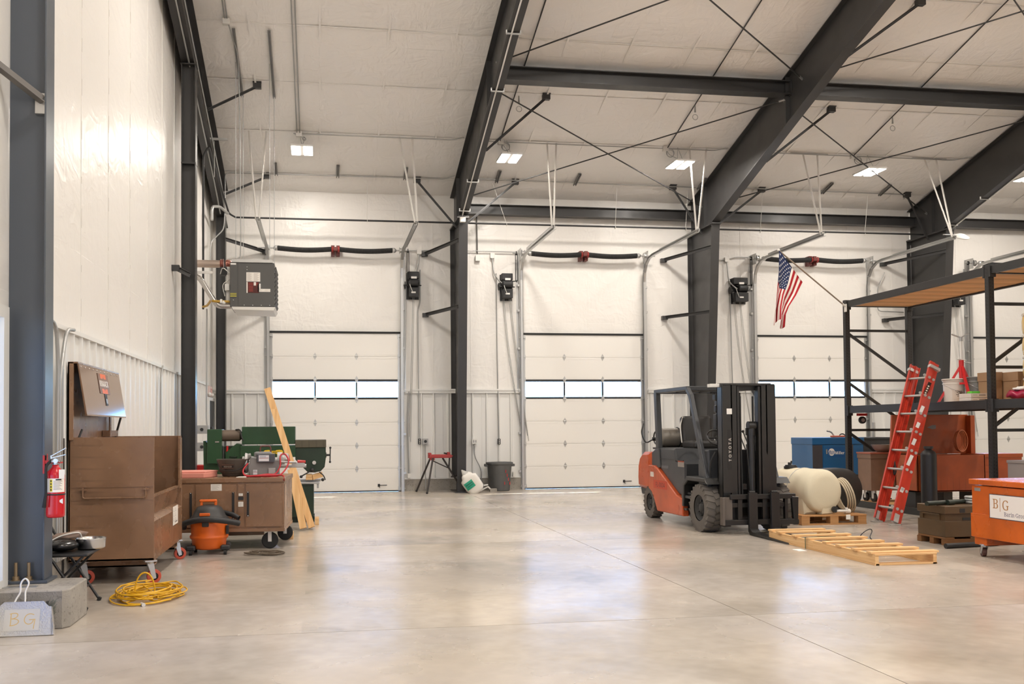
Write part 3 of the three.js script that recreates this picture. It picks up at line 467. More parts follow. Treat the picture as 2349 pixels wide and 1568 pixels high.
// ---------- conduits, switches, sockets on the back wall ----------
{
  const cond = (label, pts, r = 0.013, mat = M.conduit) => single('conduit', label, 'conduit', pipe(pts, r, 7, 0.1), mat);
  const box = (label, x, y, z = 0.0, w = 0.1, h = 0.11, m = M.galvPale) => { const t = thing('junction_box', label, 'electrical box', [x, y, z]); P(t, 'box', bx(x - w / 2, x + w / 2, y - h / 2, y + h / 2, z - 0.05, z + 0.04, 0.006), m); P(t, 'cover', bx(x - w / 2 - 0.004, x + w / 2 + 0.004, y - h / 2 - 0.004, y + h / 2 + 0.004, z + 0.04, z + 0.046), m); return t; };
  cond('thin conduit along the wall above the bracket right of first door', [[1.9, 5.6, 0.0], [2.25, 5.6, 0.0], [2.6, 5.62, 0.0]]);
  box('pale junction box above the operator right of the first door', 2.29, 5.58);
  cond('bent conduit from box down to the operator right of first door', [[2.29, 5.52, 0.02], [2.27, 5.3, 0.05], [2.2, 5.07, 0.1]], 0.016);
  cond('thin conduit along the wall left of the second door', [[3.25, 5.63, 0.02], [4.6, 5.62, 0.02]]);
  cond('dark thin conduit dropping from the eave beside the first column', [[3.66, 6.45, 0.02], [3.67, 5.56, 0.02]], 0.012, M.steel);
  box('pale box at the bottom of the dark conduit by the column', 3.68, 5.46, 0.0, 0.11, 0.13);
  box('pale junction box above left of the operator of the second door', 4.03, 5.52);
  cond('curved conduit from box to the operator of the second door', [[4.03, 5.46, 0.02], [4.05, 5.1, 0.05], [4.2, 4.88, 0.1], [4.28, 4.86, 0.1]], 0.016);
  cond('vertical conduit down to the black button station right of first door', [[2.31, 5.15, 0.0], [2.31, 4.4, 0.0], [2.25, 4.2, 0.0], [2.26, 1.22, 0.03]]);
  cond('vertical conduit down to the black button station left of second door', [[4.12, 5.1, 0.0], [4.13, 3, 0.0], [4.15, 1.2, 0.03]]);
  const station = (label, x, y) => { const t = thing('button_station', label, 'switch', [x, y, 0.03]); P(t, 'case', bx(x - 0.032, x + 0.032, y - 0.065, y + 0.065, 0.0, 0.06, 0.006), M.black); for (const d of [-0.038, 0, 0.038]) P(t, 'button', cyl([x, y + d, 0.058], [x, y + d, 0.07], 0.012, 0.012, 10), M.galvPale); };
  station('black three button door station right of the first door', 2.27, 1.15); station('black three button door station above the grey bin', 4.15, 1.13);
  const so = box('grey square socket box with a round black outlet, right of button station', 2.405, 1.15, 0.02, 0.12, 0.12, std(col(0.42, 0.42, 0.41), 0.5));
  P(so, 'round_outlet', cyl([2.405, 1.15, 0.064], [2.405, 1.15, 0.078], 0.034, 0.034, 16), M.black);
  cond('conduit from the round socket down to the floor behind the red stand', [[2.4, 1.08, 0.03], [2.4, 0.05, 0.06]]);
  const s2 = box('pale double socket box right of the first column', 3.565, 1.14, 0.02, 0.12, 0.11);
  P(s2, 'outlet', [bx(3.525, 3.555, 1.11, 1.17, 0.064, 0.07), bx(3.575, 3.605, 1.11, 1.17, 0.064, 0.07)], std(col(0.35, 0.34, 0.33), 0.5));
  cond('offset conduit below the double socket, bending toward the bin', [[3.56, 1.07, 0.03], [3.56, 0.8, 0.03], [3.71, 0.5, 0.05], [3.72, 0.06, 0.06]]);
  cond('conduit drop at right edge of the first door', [[2.03, 2.3, 0.02], [1.99, 1.5, 0.03], [2.02, 0.42, 0.04]], 0.016); box('small pale box near the floor right of first door', 2.02, 0.36, 0.04, 0.06, 0.1);
  box('small pale box low beside the second door', 4.5, 0.36, 0.04, 0.05, 0.1);
  cond('conduit along the wall left of the third door', [[9.3, 5.54, 0.0], [9.86, 5.54, 0.0], [10.15, 5.62, 0.0], [10.45, 5.62, 0.0]]);
  box('pale junction box left of the third door, above the operator', 9.9, 5.55);
  cond('curved conduit from the box to the operator of the third door', [[9.9, 5.48, 0.02], [9.93, 5.0, 0.05], [10.1, 4.82, 0.1], [10.3, 4.8, 0.1]], 0.018);
  cond('vertical conduit left of the third door, behind the forklift mast', [[9.98, 5.05, 0.0], [10.0, 3, 0.0], [10.05, 1.2, 0.0]]);
  cond('bent conduit from the column to the wall behind the rack frame', [[14.1, 5.3, 0.05], [13.9, 4.9, 0.05], [13.9, 4.32, 0.05], [14.6, 4.3, 0.05]], 0.012);
  // ceiling conduits
  const onC = (x, z, d = 0.06) => [x, ceilY(z) - d, z];
  cond('long thin ceiling conduit linking the first two high bay lights', [onC(-0.52, 2.33), onC(1.8, 2.33), onC(2.75, 2.33), onC(2.98, 2.5, 0.1)], 0.012);
  cond('thin ceiling conduit right of the first rafter to the next light', [onC(3.3, 2.33), onC(7.4, 2.33), onC(8.6, 2.33), onC(8.85, 2.45)], 0.012);
  cond('thin ceiling conduit above the flag in the third bay', [onC(9.2, 2.33), onC(11.9, 2.33), onC(14.4, 2.33), onC(14.75, 2.5)], 0.012);
  cond('lower ceiling conduit above the first overhead door', [[-2.05, 6.2, 0.75], onC(-2.05, 0.75), onC(-1.7, 0.76), onC(2.8, 0.8), onC(3.0, 0.95)], 0.012);
  cond('lower ceiling conduit above the second overhead door', [onC(3.3, 0.86), onC(8.8, 0.8)], 0.012);
  cond('lower ceiling conduit above the third door, with a U bend', [onC(9.3, 0.86), onC(14.3, 0.8), onC(14.3, 0.6)], 0.012);
  const slope = ['sloping conduit pair rising from the first high bay light', 'dark sloping conduit along the right side of the first rafter', 'sloping conduit rising past the roof strut in the second bay', 'sloping conduit rising past the roof strut in the third bay'];
  [-0.4, 3.78, 7.5, 11.9].forEach((x, k) => { cond(slope[k], [onC(x, 2.36), onC(x, 9)], 0.012, k ? M.steel : M.conduit); });
  cond('second of the pair of sloping conduits above the first light', [onC(-0.46, 2.36), onC(-0.46, 9)], 0.01);
  [-0.42, 3.80, 7.46, 11.9].forEach((x, k) => { const t = box(['pale ceiling box above the first high bay light', 'pale ceiling box above the second high bay light', 'pale ceiling box above the third high bay light', 'pale ceiling box above the fourth high bay light'][k], x, ceilY(2.33) - 0.07, 2.33, 0.11, 0.1); P(t, 'coiled_cord', [ring([x + 0.1, ceilY(2.33) - 0.16, 2.36], k ? 0.09 : 0.03, 0.007, 'z', 18, 5), ring([x + 0.11, ceilY(2.33) - 0.17, 2.34], k ? 0.08 : 0.03, 0.007, 'z', 18, 5), tube([[x + 0.02, ceilY(2.33) - 0.1, 2.36], [x + 0.1, ceilY(2.33) - 0.2, 2.35], [[0.06, 0.18, 0.34, 0.4][k] + x, 7.28, 2.32]], 0.006, 5)], M.conduit); });
  // strut channel pieces and wire loops under the ceiling
  const us = ['above the first door, centre', 'above the first door, right', 'above the first door, left', 'right of the first rafter', 'above the second door', 'left of the rafter behind the forklift', 'above the flag', 'right of the flag, above the third door'];
  [0.395, 1.895, -0.95, 4.0, 5.85, 8.87, 12.04, 13.55].forEach((x, k) => single('strut_channel', `short grey strut channel under the ceiling ${us[k]}`, 'strut', [bar(onC(x - 0.025, 0.75, 0.075), onC(x - 0.025, 1.22, 0.075), 0.018, 0.04), bar(onC(x + 0.025, 0.75, 0.075), onC(x + 0.025, 1.22, 0.075), 0.018, 0.04), bar(onC(x, 0.75, 0.06), onC(x, 1.22, 0.06), 0.05, 0.01)], std(col(0.2, 0.195, 0.19), 0.5, 0.4)));
  [[7.51, 3.87], [11.91, 3.8], [3.87, 3.87]].forEach(([x, z], k) => single('wire_loop', ['small wire loop hanging under the strut in the second bay', 'small wire loop hanging under the strut in the third bay', 'small wire loop beside the first rafter'][k], 'wire', [ring([x, ceilY(z) - 0.3, z], 0.055, 0.006, 'z', 16, 5), cyl([x, ceilY(z) - 0.04, z], [x, ceilY(z) - 0.2, z], 0.012, 0.02, 6)], M.conduit));
  // lit conduits running down the undersides of the rafters
  for (const [k, lb] of [[0, 'bright thin conduit down the underside of the first rafter'], [2, 'bright thin conduit down the underside of the right hand rafter']]) { const x = frameX[k] - (k ? 0.02 : 0.13); const t = thing('conduit', lb, 'conduit', [x, rafY(2) - 0.03, 2]); P(t, 'pipe', pipe([[x, rafY(1.35) - 0.08, 1.3], [x, rafY(1.6) - 0.03, 1.6], [x, rafY(7) - 0.03, 7], [x, rafY(7) - 0.03 + 1.08, 11]], 0.014, 8), M.galvPale); for (const z of [1.6, 2.7, 5.5, 6.9]) P(t, 'clamp', [bx(frameX[k] - 0.22, frameX[k] + 0.02, rafY(z) - 0.035, rafY(z) - 0.02, z - 0.02, z + 0.02), cyl([frameX[k] + 0.01, rafY(z) - 0.03, z], [frameX[k] + 0.01, rafY(z) + 0.03, z], 0.018, 0.018, 8), cyl([frameX[k] - 0.21, rafY(z) - 0.03, z], [frameX[k] - 0.21, rafY(z) + 0.03, z], 0.018, 0.018, 8)], M.galv); }
  { const x = frameX[0] - 0.13, t = thing('rafter_box', 'pale electrical box at the foot of the first rafter', 'electrical box', [x, rafY(1.35) - 0.1, 1.4]); P(t, 'box', bx(x - 0.06, x + 0.06, rafY(1.35) - 0.17, rafY(1.35) - 0.06, 1.44, 1.54, 0.008), M.galvPale); P(t, 'clamp', [cyl([x - 0.12, rafY(1.35) - 0.05, 1.47], [x + 0.14, rafY(1.35) - 0.05, 1.47], 0.014, 0.014, 6)], M.galv); }
  { const t = thing('reflector_lamp', 'small white disc lamp at the foot of the right hand rafter', 'lamp', [14.98, 5.95, 1.6]); P(t, 'disc', lathe([[0, 0], [0.17, 0.015], [0.18, 0.04], [0.08, 0.09], [0, 0.09]], 22).rotateX(0.5).translate(15.0, 5.86, 1.72), M.white); P(t, 'arm', [cyl([14.9, 5.96, 1.55], [15.0, 5.92, 1.7], 0.02, 0.02, 8), cyl([14.7, 5.98, 1.5], [15.1, 5.98, 1.5], 0.014, 0.014, 8)], M.galv); }
}
// ---------- roof bracing rods ----------
{
  const web = frameX.map((x) => x - 0.1), Lo = (z) => [6.66, 0.66], rod = (label, a, b) => { a = A3(a); b = A3(b); const d = b.clone().sub(a).normalize(); const t = thing('bracing_rod', label, 'bracing rod', a.toArray()); P(t, 'rod', cyl(a, b, 0.014, 0.014, 8), M.steel); P(t, 'end_nut', [cyl(a, a.clone().addScaledVector(d, 0.12), 0.026, 0.02, 8)], M.galv); P(t, 'end_nut', [cyl(b.clone().addScaledVector(d, -0.12), b, 0.02, 0.026, 8)], M.galv); };
  for (const [k, nm] of [[0, 'second'], [1, 'third']]) {
    rod(`dark bracing rod falling to the right across the ${nm} bay, below the strut`, [web[k], 7.80, 4.7], [web[k + 1], 6.67, 0.66]);
    rod(`dark bracing rod rising to the right across the ${nm} bay, below the strut`, [web[k], 6.67, 0.66], [web[k + 1], 7.83, 4.72]);
    rod(`dark bracing rod falling to the right in the ${nm} bay, above the strut`, [web[k], 9.1, 9.5], [web[k + 1], 7.98, 5.4]);
    rod(`dark bracing rod rising to the right in the ${nm} bay, above the strut`, [web[k], 7.98, 5.4], [web[k + 1], 9.1, 9.5]);
  }
}
// ---------- gas pipe and unit heater ----------
{
  const g = thing('gas_pipe', 'long thin black gas pipe running along the back wall below the eave', 'pipe', [6, 6.17, 0.5]), y = 6.165;
  P(g, 'run', [cyl([-1.85, y, 0.5], [15.2, y + 0.03, 0.5], 0.021, 0.021, 10), ...pipe([[-1.85, y, 0.5], [-1.98, y + 0.05, 0.62], [-2.1, 6.88, 3.37], [-2.2, 6.68, 3.38], [-2.2, 3.76, 3.39]], 0.021, 8)], M.black);
  for (const x of [1.06, 4.28, 6.9, 8.65, 10.55, 13.3]) P(g, 'hanger_rod', [cyl([x, y + 0.02, 0.5], [x + (x === 4.28 ? -0.35 : 0), ceilY(0.6) - 0.03, 0.66], 0.006, 0.006, 5), ring([x, y, 0.5], 0.03, 0.006, 'x', 12, 5)], M.galvPale);
  const gm = std(col(0.085, 0.083, 0.08), 0.45), t = thing('unit_heater', 'dark grey gas unit heater hanging from the ceiling at the left', 'heater', [-1.2, 3.6, 4.5]);
  const x0 = -1.6, x1 = -0.815, y0 = 3.66, y1 = 4.46, z0 = 3.55, z1 = 4.5;
  P(t, 'cabinet', [bx(x0, x1, y0, y1, z0, z1, 0.008)], gm);
  P(t, 'access_panel', bx(x0 + 0.145, x1 - 0.005, y0 + 0.01, y1 - 0.015, z1, z1 + 0.006, 0.002), gm); P(t, 'side_panel', bx(x0 + 0.004, x0 + 0.125, y0 + 0.2, y1 - 0.015, z1, z1 + 0.008, 0.002), gm);
  P(t, 'top_rail', [bx(x0 + 0.03, x1 - 0.03, y1, y1 + 0.055, z1 - 0.04, z1 + 0.02), bx(x0 + 0.03, x1 - 0.03, y1, y1 + 0.055, z0, z0 + 0.04)], M.galv); P(t, 'drip_pan', prism([[x0 + 0.03, y0], [x1 + 0.015, y0], [x1 - 0.02, y0 - 0.06], [x0 + 0.05, y0 - 0.05]], z0, z1, 'z'), M.galvPale);
  for (let k = 0; k < 9; k++) P(t, 'louver', bar([x1 + 0.012, y0 + 0.07 + k * 0.08, z0 + 0.03], [x1 + 0.012, y0 + 0.07 + k * 0.08, z1 - 0.03], 0.012, 0.05, [0.5, 1, 0]), M.black);
  const lab = (x, y, w, h, m, l) => P(t, 'sticker', decal([x, y, z1 + 0.007], [0, 0, 1], w, h), m, l);
  const lines = (bg, fg, n) => print(128, 96, (c, w, h) => { c.fillStyle = bg; c.fillRect(0, 0, w, h); c.fillStyle = fg; for (let i = 0; i < n; i++) for (let j = 0; j < 2; j++) c.fillRect(8 + j * 60, 8 + i * (84 / n), 30 + ((i * 37 + j * 17) % 22), 3); });
  lab(-1.19, 4.2, 0.245, 0.165, lines('#e9e4dc', '#b9b0a8', 12), 'white instruction sticker');
  lab(-1.2, 4.01, 0.22, 0.2, print(128, 128, (c, w, h) => { c.fillStyle = '#4d1d18'; c.fillRect(0, 0, w, h); c.fillStyle = '#e8e2da'; c.fillRect(0, 0, 12, h); c.fillRect(74, 2, 24, 40); c.fillStyle = '#b03a2c'; for (let i = 0; i < 6; i++) c.fillRect(22, 12 + i * 18, 46, 6); c.fillStyle = '#7d2a20'; c.fillRect(100, 8, 26, 30); }), 'dark red warning sticker');
  lab(-1.0, 3.96, 0.22, 0.055, lines('#e9e4dc', '#a59d95', 4)); lab(-1.085, 4.03, 0.05, 0.1, M.paper); lab(-1.54, 4.43, 0.095, 0.03, M.paper);
  lab(-1.54, 3.87, 0.11, 0.07, print(64, 48, (c, w, h) => { c.fillStyle = '#55553f'; c.fillRect(0, 0, w, h); c.fillStyle = '#c9c04a'; c.fillRect(0, 2, w, 7); c.fillRect(0, 16, w, 5); c.fillRect(0, 34, w, 10); }), 'yellow striped sticker');
  P(t, 'screw', [[-1.3, 4.38], [-1.3, 4.33], [-1.54, 3.78], [-1.35, 3.69], [-1.2, 3.69], [-1.05, 3.69], [-0.9, 3.69]].map(([x, y]) => cyl([x, y, z1 + 0.004], [x, y, z1 + 0.012], 0.008, 0.008, 8)), M.galv);
  P(t, 'rear_controls', [bx(x0 - 0.075, x0, y0 + 0.04, y1 - 0.06, z0 + 0.3, z1 - 0.12, 0.006), bx(x0 - 0.1, x0 - 0.01, y0 + 0.3, y0 + 0.42, z0 + 0.5, z1 - 0.06, 0.01)], M.galvPale);
  P(t, 'burner_motor', [cyl([x0 - 0.1, y0 + 0.3, z1 - 0.25], [x0 - 0.1, y0 + 0.43, z1 - 0.25], 0.06, 0.06, 16), bx(x0 - 0.19, x0 - 0.06, y1 - 0.21, y1 - 0.07, z1 - 0.3, z1 - 0.1, 0.01)], M.black);
  P(t, 'wiring', [tube([[x0 - 0.18, y1 - 0.2, z1 - 0.1], [x0 - 0.13, y1 - 0.1, z1 - 0.05], [x0 - 0.02, y1 - 0.18, z1 - 0.05]], 0.008, 5), tube([[x0 - 0.02, y0 + 0.5, z1 - 0.1], [x0 - 0.13, y0 + 0.4, z1 - 0.08], [x0 - 0.1, y0 + 0.2, z1 - 0.1]], 0.007, 5)], M.galvPale);
  P(t, 'flue_elbow', [cyl([-1.80, 4.475, 4.2], [-1.74, 4.475, 4.2], 0.083, 0.083, 18), ring([-1.7, 4.475, 4.12], 0.085, 0.077, 'y', 12, 14, Math.PI / 2)], std(col(0.36, 0.14, 0.1), 0.35, 0.5, { roughnessMap: smudge }), 'copper red flue elbow with crimped bands');
  P(t, 'flue_band', [ring([-1.785, 4.475, 4.2], 0.086, 0.008, 'x', 20, 6), ring([-1.745, 4.475, 4.2], 0.086, 0.008, 'x', 20, 6), ring([-1.66, 4.475, 4.19], 0.086, 0.008, 'x', 20, 6)], std(col(0.2, 0.04, 0.03), 0.4));
  P(t, 'flue_pipe', cyl([LX + 0.0, 4.475, 4.2], [-1.78, 4.475, 4.2], 0.07, 0.07, 18), std(col(0.62, 0.5, 0.42), 0.3, 0.7));
  P(t, 'air_intake_pipe', pipe([[LX + 0.06, 4.25, 4.2], [-2.16, 4.22, 4.28], [-1.85, 3.71, 4.4], [-1.78, 3.68, 4.4], [x0, 3.68, 4.4]], 0.05, 14, 0.12), std(col(0.6, 0.58, 0.56), 0.22, 0.9));
  P(t, 'gas_line', pipe([[-2.2, 3.79, 3.4], [-2.1, 3.79, 3.6], [-1.95, 3.8, 4.3], [-1.9, 3.76, 4.45], [x0 - 0.02, 3.76, 4.42]], 0.022, 8), std(col(0.55, 0.33, 0.05), 0.5), 'yellow flexible gas line');
  P(t, 'gas_valve', [ball([-1.72, 3.745, 4.42], 0.04, 10), bx(-1.78, -1.74, 3.73, 3.8, 4.38, 4.46, 0.008)], M.paper);
  for (const [x, zt, zb] of [[-1.5, 5.3, 4.46], [-1.44, 3.65, 3.58], [-0.9, 5.3, 4.46], [-0.86, 3.9, 3.58]]) P(t, 'hanging_rod', cyl([x, y1 + 0.02, zb], [x, ceilY(zb) - 0.05, zb], 0.006, 0.006, 5), M.galv);
  for (const x of [-1.46, -0.86]) P(t, 'ceiling_channel', [bar([x - 0.02, ceilY(3.5) - 0.07, 3.5], [x - 0.02, ceilY(5.35) - 0.07, 5.35], 0.012, 0.045), bar([x + 0.02, ceilY(3.5) - 0.07, 3.5], [x + 0.02, ceilY(5.35) - 0.07, 5.35], 0.012, 0.045), bar([x, ceilY(3.5) - 0.055, 3.5], [x, ceilY(5.35) - 0.055, 5.35], 0.04, 0.008)], std(col(0.28, 0.275, 0.27), 0.5, 0.4));
  const bx1 = thing('junction_box', 'pale box on the ceiling at the top left, cord hanging from it', 'electrical box', [-1.56, ceilY(5.55) - 0.1, 5.55]); P(bx1, 'box', bx(-1.62, -1.5, ceilY(5.55) - 0.14, ceilY(5.55) - 0.04, 5.5, 5.6, 0.006), M.galvPale); P(bx1, 'cord', [tube([[-1.52, ceilY(5.55) - 0.13, 5.56], [-1.47, ceilY(5.3) - 0.22, 5.3], [-1.44, ceilY(4.9) - 0.3, 4.6], [-1.42, 6.2, 4.5], [-1.42, 4.62, 4.45], [-1.5, 4.5, 4.42]], 0.01, 6), cyl([-1.58, ceilY(5.6) - 0.06, 5.6], [-1.58, ceilY(9) - 0.06, 9], 0.011, 0.011, 6), cyl([-1.54, ceilY(5.6) - 0.06, 5.6], [-1.54, ceilY(9) - 0.06, 9], 0.011, 0.011, 6)], M.conduit);
  // conduits running down the left rafter to the corner
  const lc = (label, pts, r = 0.014) => single('conduit', label, 'conduit', pipe(pts, r, 7, 0.15), M.conduit), b1 = (z) => 6.03 + 0.268 * z;
  lc('left of the two bright conduits along the left wall rafter', [[-2.14, b1(0.9) - 0.12, 0.9], [-2.14, b1(2) - 0.03, 2], [-2.14, b1(12) - 0.03, 12]]);
  lc('right of the two bright conduits along the left wall rafter, bending down', [[-2.25, 4.4, 1.75], [-2.25, 5.35, 1.75], [-2.03, 5.75, 1.2], [-2.03, b1(0.9), 1.0], [-2.03, b1(1.6) + 0.06, 1.6], [-2.03, b1(12) + 0.06, 12]]);
  single('conduit', 'short curved grey pipe at the foot of the left rafter', 'conduit', pipe([[-2.18, 5.75, 2.1], [-2.18, 6.02, 2.1], [-2.08, 6.14, 1.6], [-1.98, 6.16, 0.9]], 0.03, 8, 0.12), M.conduit);
  single('strut_channel', 'short horizontal strut channel beside the left rafter', 'strut', [bx(-2.1, -1.75, 7.02, 7.06, 3.3, 3.34), cyl([-2.0, 7.0, 3.32], [-2.0, 6.3, 3.32], 0.006, 0.006, 5)], M.conduit);
  single('strut_channel', 'short horizontal strut channel holding pipes left of the heater', 'strut', [bx(-2.26, -1.82, 4.13, 4.17, 5.2, 5.24), bx(-2.24, -2.14, 4.0, 4.1, 5.2, 5.26, 0.006)], M.galvPale);
  for (const [y, l] of [[1.46, 'upper'], [1.14, 'lower']]) { const q = thing('socket_box', `${l} of the two metal boxes on the wall post`, 'electrical box', [-2.13, y, 3.8]); P(q, 'box', bx(-2.27, -2.06, y - 0.08, y + 0.08, 3.66, 3.84, 0.008), M.galv); P(q, 'socket', [cyl([-2.17, y, 3.84], [-2.17, y, 3.87], 0.03, 0.03, 12), bx(-2.03, -1.98, y - 0.05, y + 0.05, 3.7, 3.8, 0.01)], M.black); }
  lc('conduit joining the two metal boxes on the wall post', [[-2.09, 3.7, 3.75], [-2.1, 1.6, 3.75], [-2.06, 1.4, 3.75], [-1.98, 1.22, 3.75], [-1.96, 0.7, 3.8]], 0.013);
  // conduits on the left wall
  lc('conduit with a bend beside the open tool chest lid', [[-2.31, 2.4, 7.3], [-2.31, 2.22, 7.48], [-2.31, 1.0, 7.5]], 0.014);
  lc('left conduit of the bundle beside the blue grey column', [[-2.3, 2.42, 13.8], [-2.3, 2.4, 13.0], [-2.3, 2.05, 12.93], [-2.3, 0.3, 12.96]], 0.018);
  lc('middle conduit of the bundle beside the blue grey column', [[-2.3, 2.4, 12.4], [-2.3, 2.38, 12.66], [-2.3, 1.97, 12.85], [-2.3, 0.3, 12.89]], 0.018);
  lc('right conduit of the bundle beside the blue grey column', [[-2.3, 2.0, 12.8], [-2.3, 1.9, 12.81], [-2.3, 0.3, 12.82]], 0.016);
  // exit door in the left wall
  const d = struct('door_5'); P(d, 'door_leaf', bx(LX, LX + 0.045, 0.01, 2.08, 0.36, 1.24, 0.004), std(col(0.06, 0.07, 0.075), 0.4)); P(d, 'door_frame', [bx(LX, LX + 0.07, 0, 2.08, 0.28, 0.36), bx(LX, LX + 0.07, 0, 2.08, 1.24, 1.32), bx(LX, LX + 0.07, 2.08, 2.15, 0.28, 1.32)], M.white); P(d, 'door_handle', [cyl([LX + 0.045, 1.0, 0.45], [LX + 0.1, 1.0, 0.45], 0.014, 0.014, 8), bar([LX + 0.1, 1.0, 0.43], [LX + 0.1, 1.0, 0.56], 0.02, 0.02)], M.galv);
  const ex = thing('exit_sign', 'small pale exit sign over the door in the far left corner', 'sign', [LX + 0.06, 2.15, 0.8]); P(ex, 'housing', bx(LX, LX + 0.05, 2.18, 2.4, 0.62, 1.02, 0.006), std(col(0.7, 0.55, 0.52), 0.5)); P(ex, 'lettering', decal([LX + 0.051, 2.29, 0.82], [1, 0, 0], 0.34, 0.18), print(128, 64, (c, w, h) => { c.fillStyle = '#efd9d2'; c.fillRect(0, 0, w, h); c.fillStyle = '#c8342a'; c.font = 'bold 48px sans-serif'; c.textAlign = 'center'; c.textBaseline = 'middle'; c.fillText('EXIT', w / 2, h / 2); })); P(ex, 'lamp_head', [ball([LX + 0.05, 2.22, 0.58], 0.04, 8), ball([LX + 0.05, 2.22, 1.06], 0.04, 8)], M.white);
}
// ---------- left side: extinguisher, tool chest, chair, cord, dustpan ----------
const bake = (parent, name, geoms, m, label) => P(parent, name, geoms, m, label);
{
  const x = -2.0, z = 14.13, t = thing('fire_extinguisher', 'red fire extinguisher hanging on the blue grey column', 'fire extinguisher', [x, 0.79, z]);
  P(t, 'cylinder', lathe([[0, 0], [0.058, 0], [0.066, 0.012], [0.067, 0.03], [0.067, 0.315], [0.06, 0.345], [0.035, 0.37], [0.024, 0.385], [0.024, 0.4], [0, 0.4]], 28).translate(x, 0.79, z), std(col(0.55, 0.008, 0.016), 0.22));
  P(t, 'label_sheet', (() => { const g = new THREE.CylinderGeometry(0.0685, 0.0685, 0.105, 24, 1, true, -0.9, 2.3); return keep(g.translate(x, 1.035, z)); })(), print(256, 128, (c, w, h) => { c.fillStyle = '#efeae2'; c.fillRect(0, 0, w, h); c.fillStyle = '#e3cf3a'; c.fillRect(60, 8, 34, 112); c.fillStyle = '#2a2a2a'; for (let i = 0; i < 4; i++) c.fillRect(68, 16 + i * 27, 16, 15); for (let i = 0; i < 8; i++) c.fillRect(104, 24 + i * 11, 110 - (i * 23) % 40, 3); c.fillRect(130, 6, 70, 12); }), 'white and yellow label');
  P(t, 'band', ring([x, 0.965, z], 0.067, 0.006, 'y', 28, 6), M.black);
  P(t, 'valve', [cyl([x, 1.185, z], [x, 1.235, z], 0.022, 0.018, 14), cyl([x - 0.03, 1.215, z + 0.01], [x + 0.035, 1.215, z + 0.01], 0.012, 0.012, 10), cyl([x + 0.012, 1.22, z + 0.02], [x + 0.012, 1.22, z + 0.05], 0.018, 0.018, 14)], M.chrome);
  P(t, 'handle', [bar([x - 0.03, 1.24, z], [x + 0.07, 1.265, z], 0.026, 0.006), bar([x - 0.03, 1.255, z], [x + 0.075, 1.315, z], 0.026, 0.006), bar([x - 0.03, 1.235, z], [x - 0.03, 1.26, z], 0.024, 0.008)], M.chrome);
  P(t, 'hose', [tube([[x - 0.03, 1.22, z + 0.01], [x - 0.052, 1.18, z + 0.05], [x - 0.05, 1.1, z + 0.072], [x - 0.048, 1.0, z + 0.078], [x - 0.05, 0.95, z + 0.078]], 0.011, 8, 6), cyl([x - 0.05, 0.965, z + 0.078], [x - 0.062, 0.87, z + 0.075], 0.01, 0.016, 10)], M.rubber);
  P(t, 'wall_bracket', [bx(x - 0.1, x - 0.02, 1.195, 1.22, z - 0.09, z - 0.07), bx(x - 0.11, x - 0.098, 1.12, 1.26, z - 0.1, z - 0.06), bx(x - 0.03, x + 0.03, 1.198, 1.21, z - 0.09, z - 0.015)], M.red);
  P(t, 'arrow_mark', prism([[x + 0.03, 0.915], [x + 0.066, 0.935], [x + 0.066, 0.895]], z + 0.048, z + 0.051, 'z'), M.paper);
  P(t, 'tag', decal([x + 0.06, 1.12, z + 0.06], [0.4, 0, 1], 0.04, 0.07), M.paper);
}
function caster(parent, x, z, yTop, r, turn, tyre, hubMat) { // fork and wheel as parts
  const w = 0.042, g = [];
  const rot = (q) => q.translate(-x, 0, -z).rotateY(turn).translate(x, 0, z);
  P(parent, 'caster_fork', [bx(x - 0.055, x + 0.055, yTop - 0.012, yTop, z - 0.045, z + 0.045), cyl([x, yTop - 0.035, z], [x, yTop - 0.01, z], 0.032, 0.036, 14), ...[-1, 1].map((s) => prism([[x - 0.03, yTop - 0.03], [x + 0.03, yTop - 0.03], [x + 0.052, r - 0.016], [x + 0.02, r - 0.024]], z + s * (w / 2 + 0.004) - 0.003, z + s * (w / 2 + 0.004) + 0.003, 'z'))].map(rot), M.galv);
  P(parent, 'wheel', rot(lathe([[r * 0.55, -w / 2], [r * 0.97, -w / 2], [r, -w / 2 + 0.006], [r, w / 2 - 0.006], [r * 0.97, w / 2], [r * 0.55, w / 2]], 26).rotateX(Math.PI / 2).translate(x + 0.036, r, z)), tyre);
  P(parent, 'hub', rot(lathe([[0, -w / 2 - 0.003], [r * 0.3, -w / 2 - 0.003], [r * 0.58, -w / 2 + 0.008], [r * 0.58, w / 2 - 0.008], [r * 0.3, w / 2 + 0.003], [0, w / 2 + 0.003]], 22).rotateX(Math.PI / 2).translate(x + 0.036, r, z)), hubMat || M.black);
}
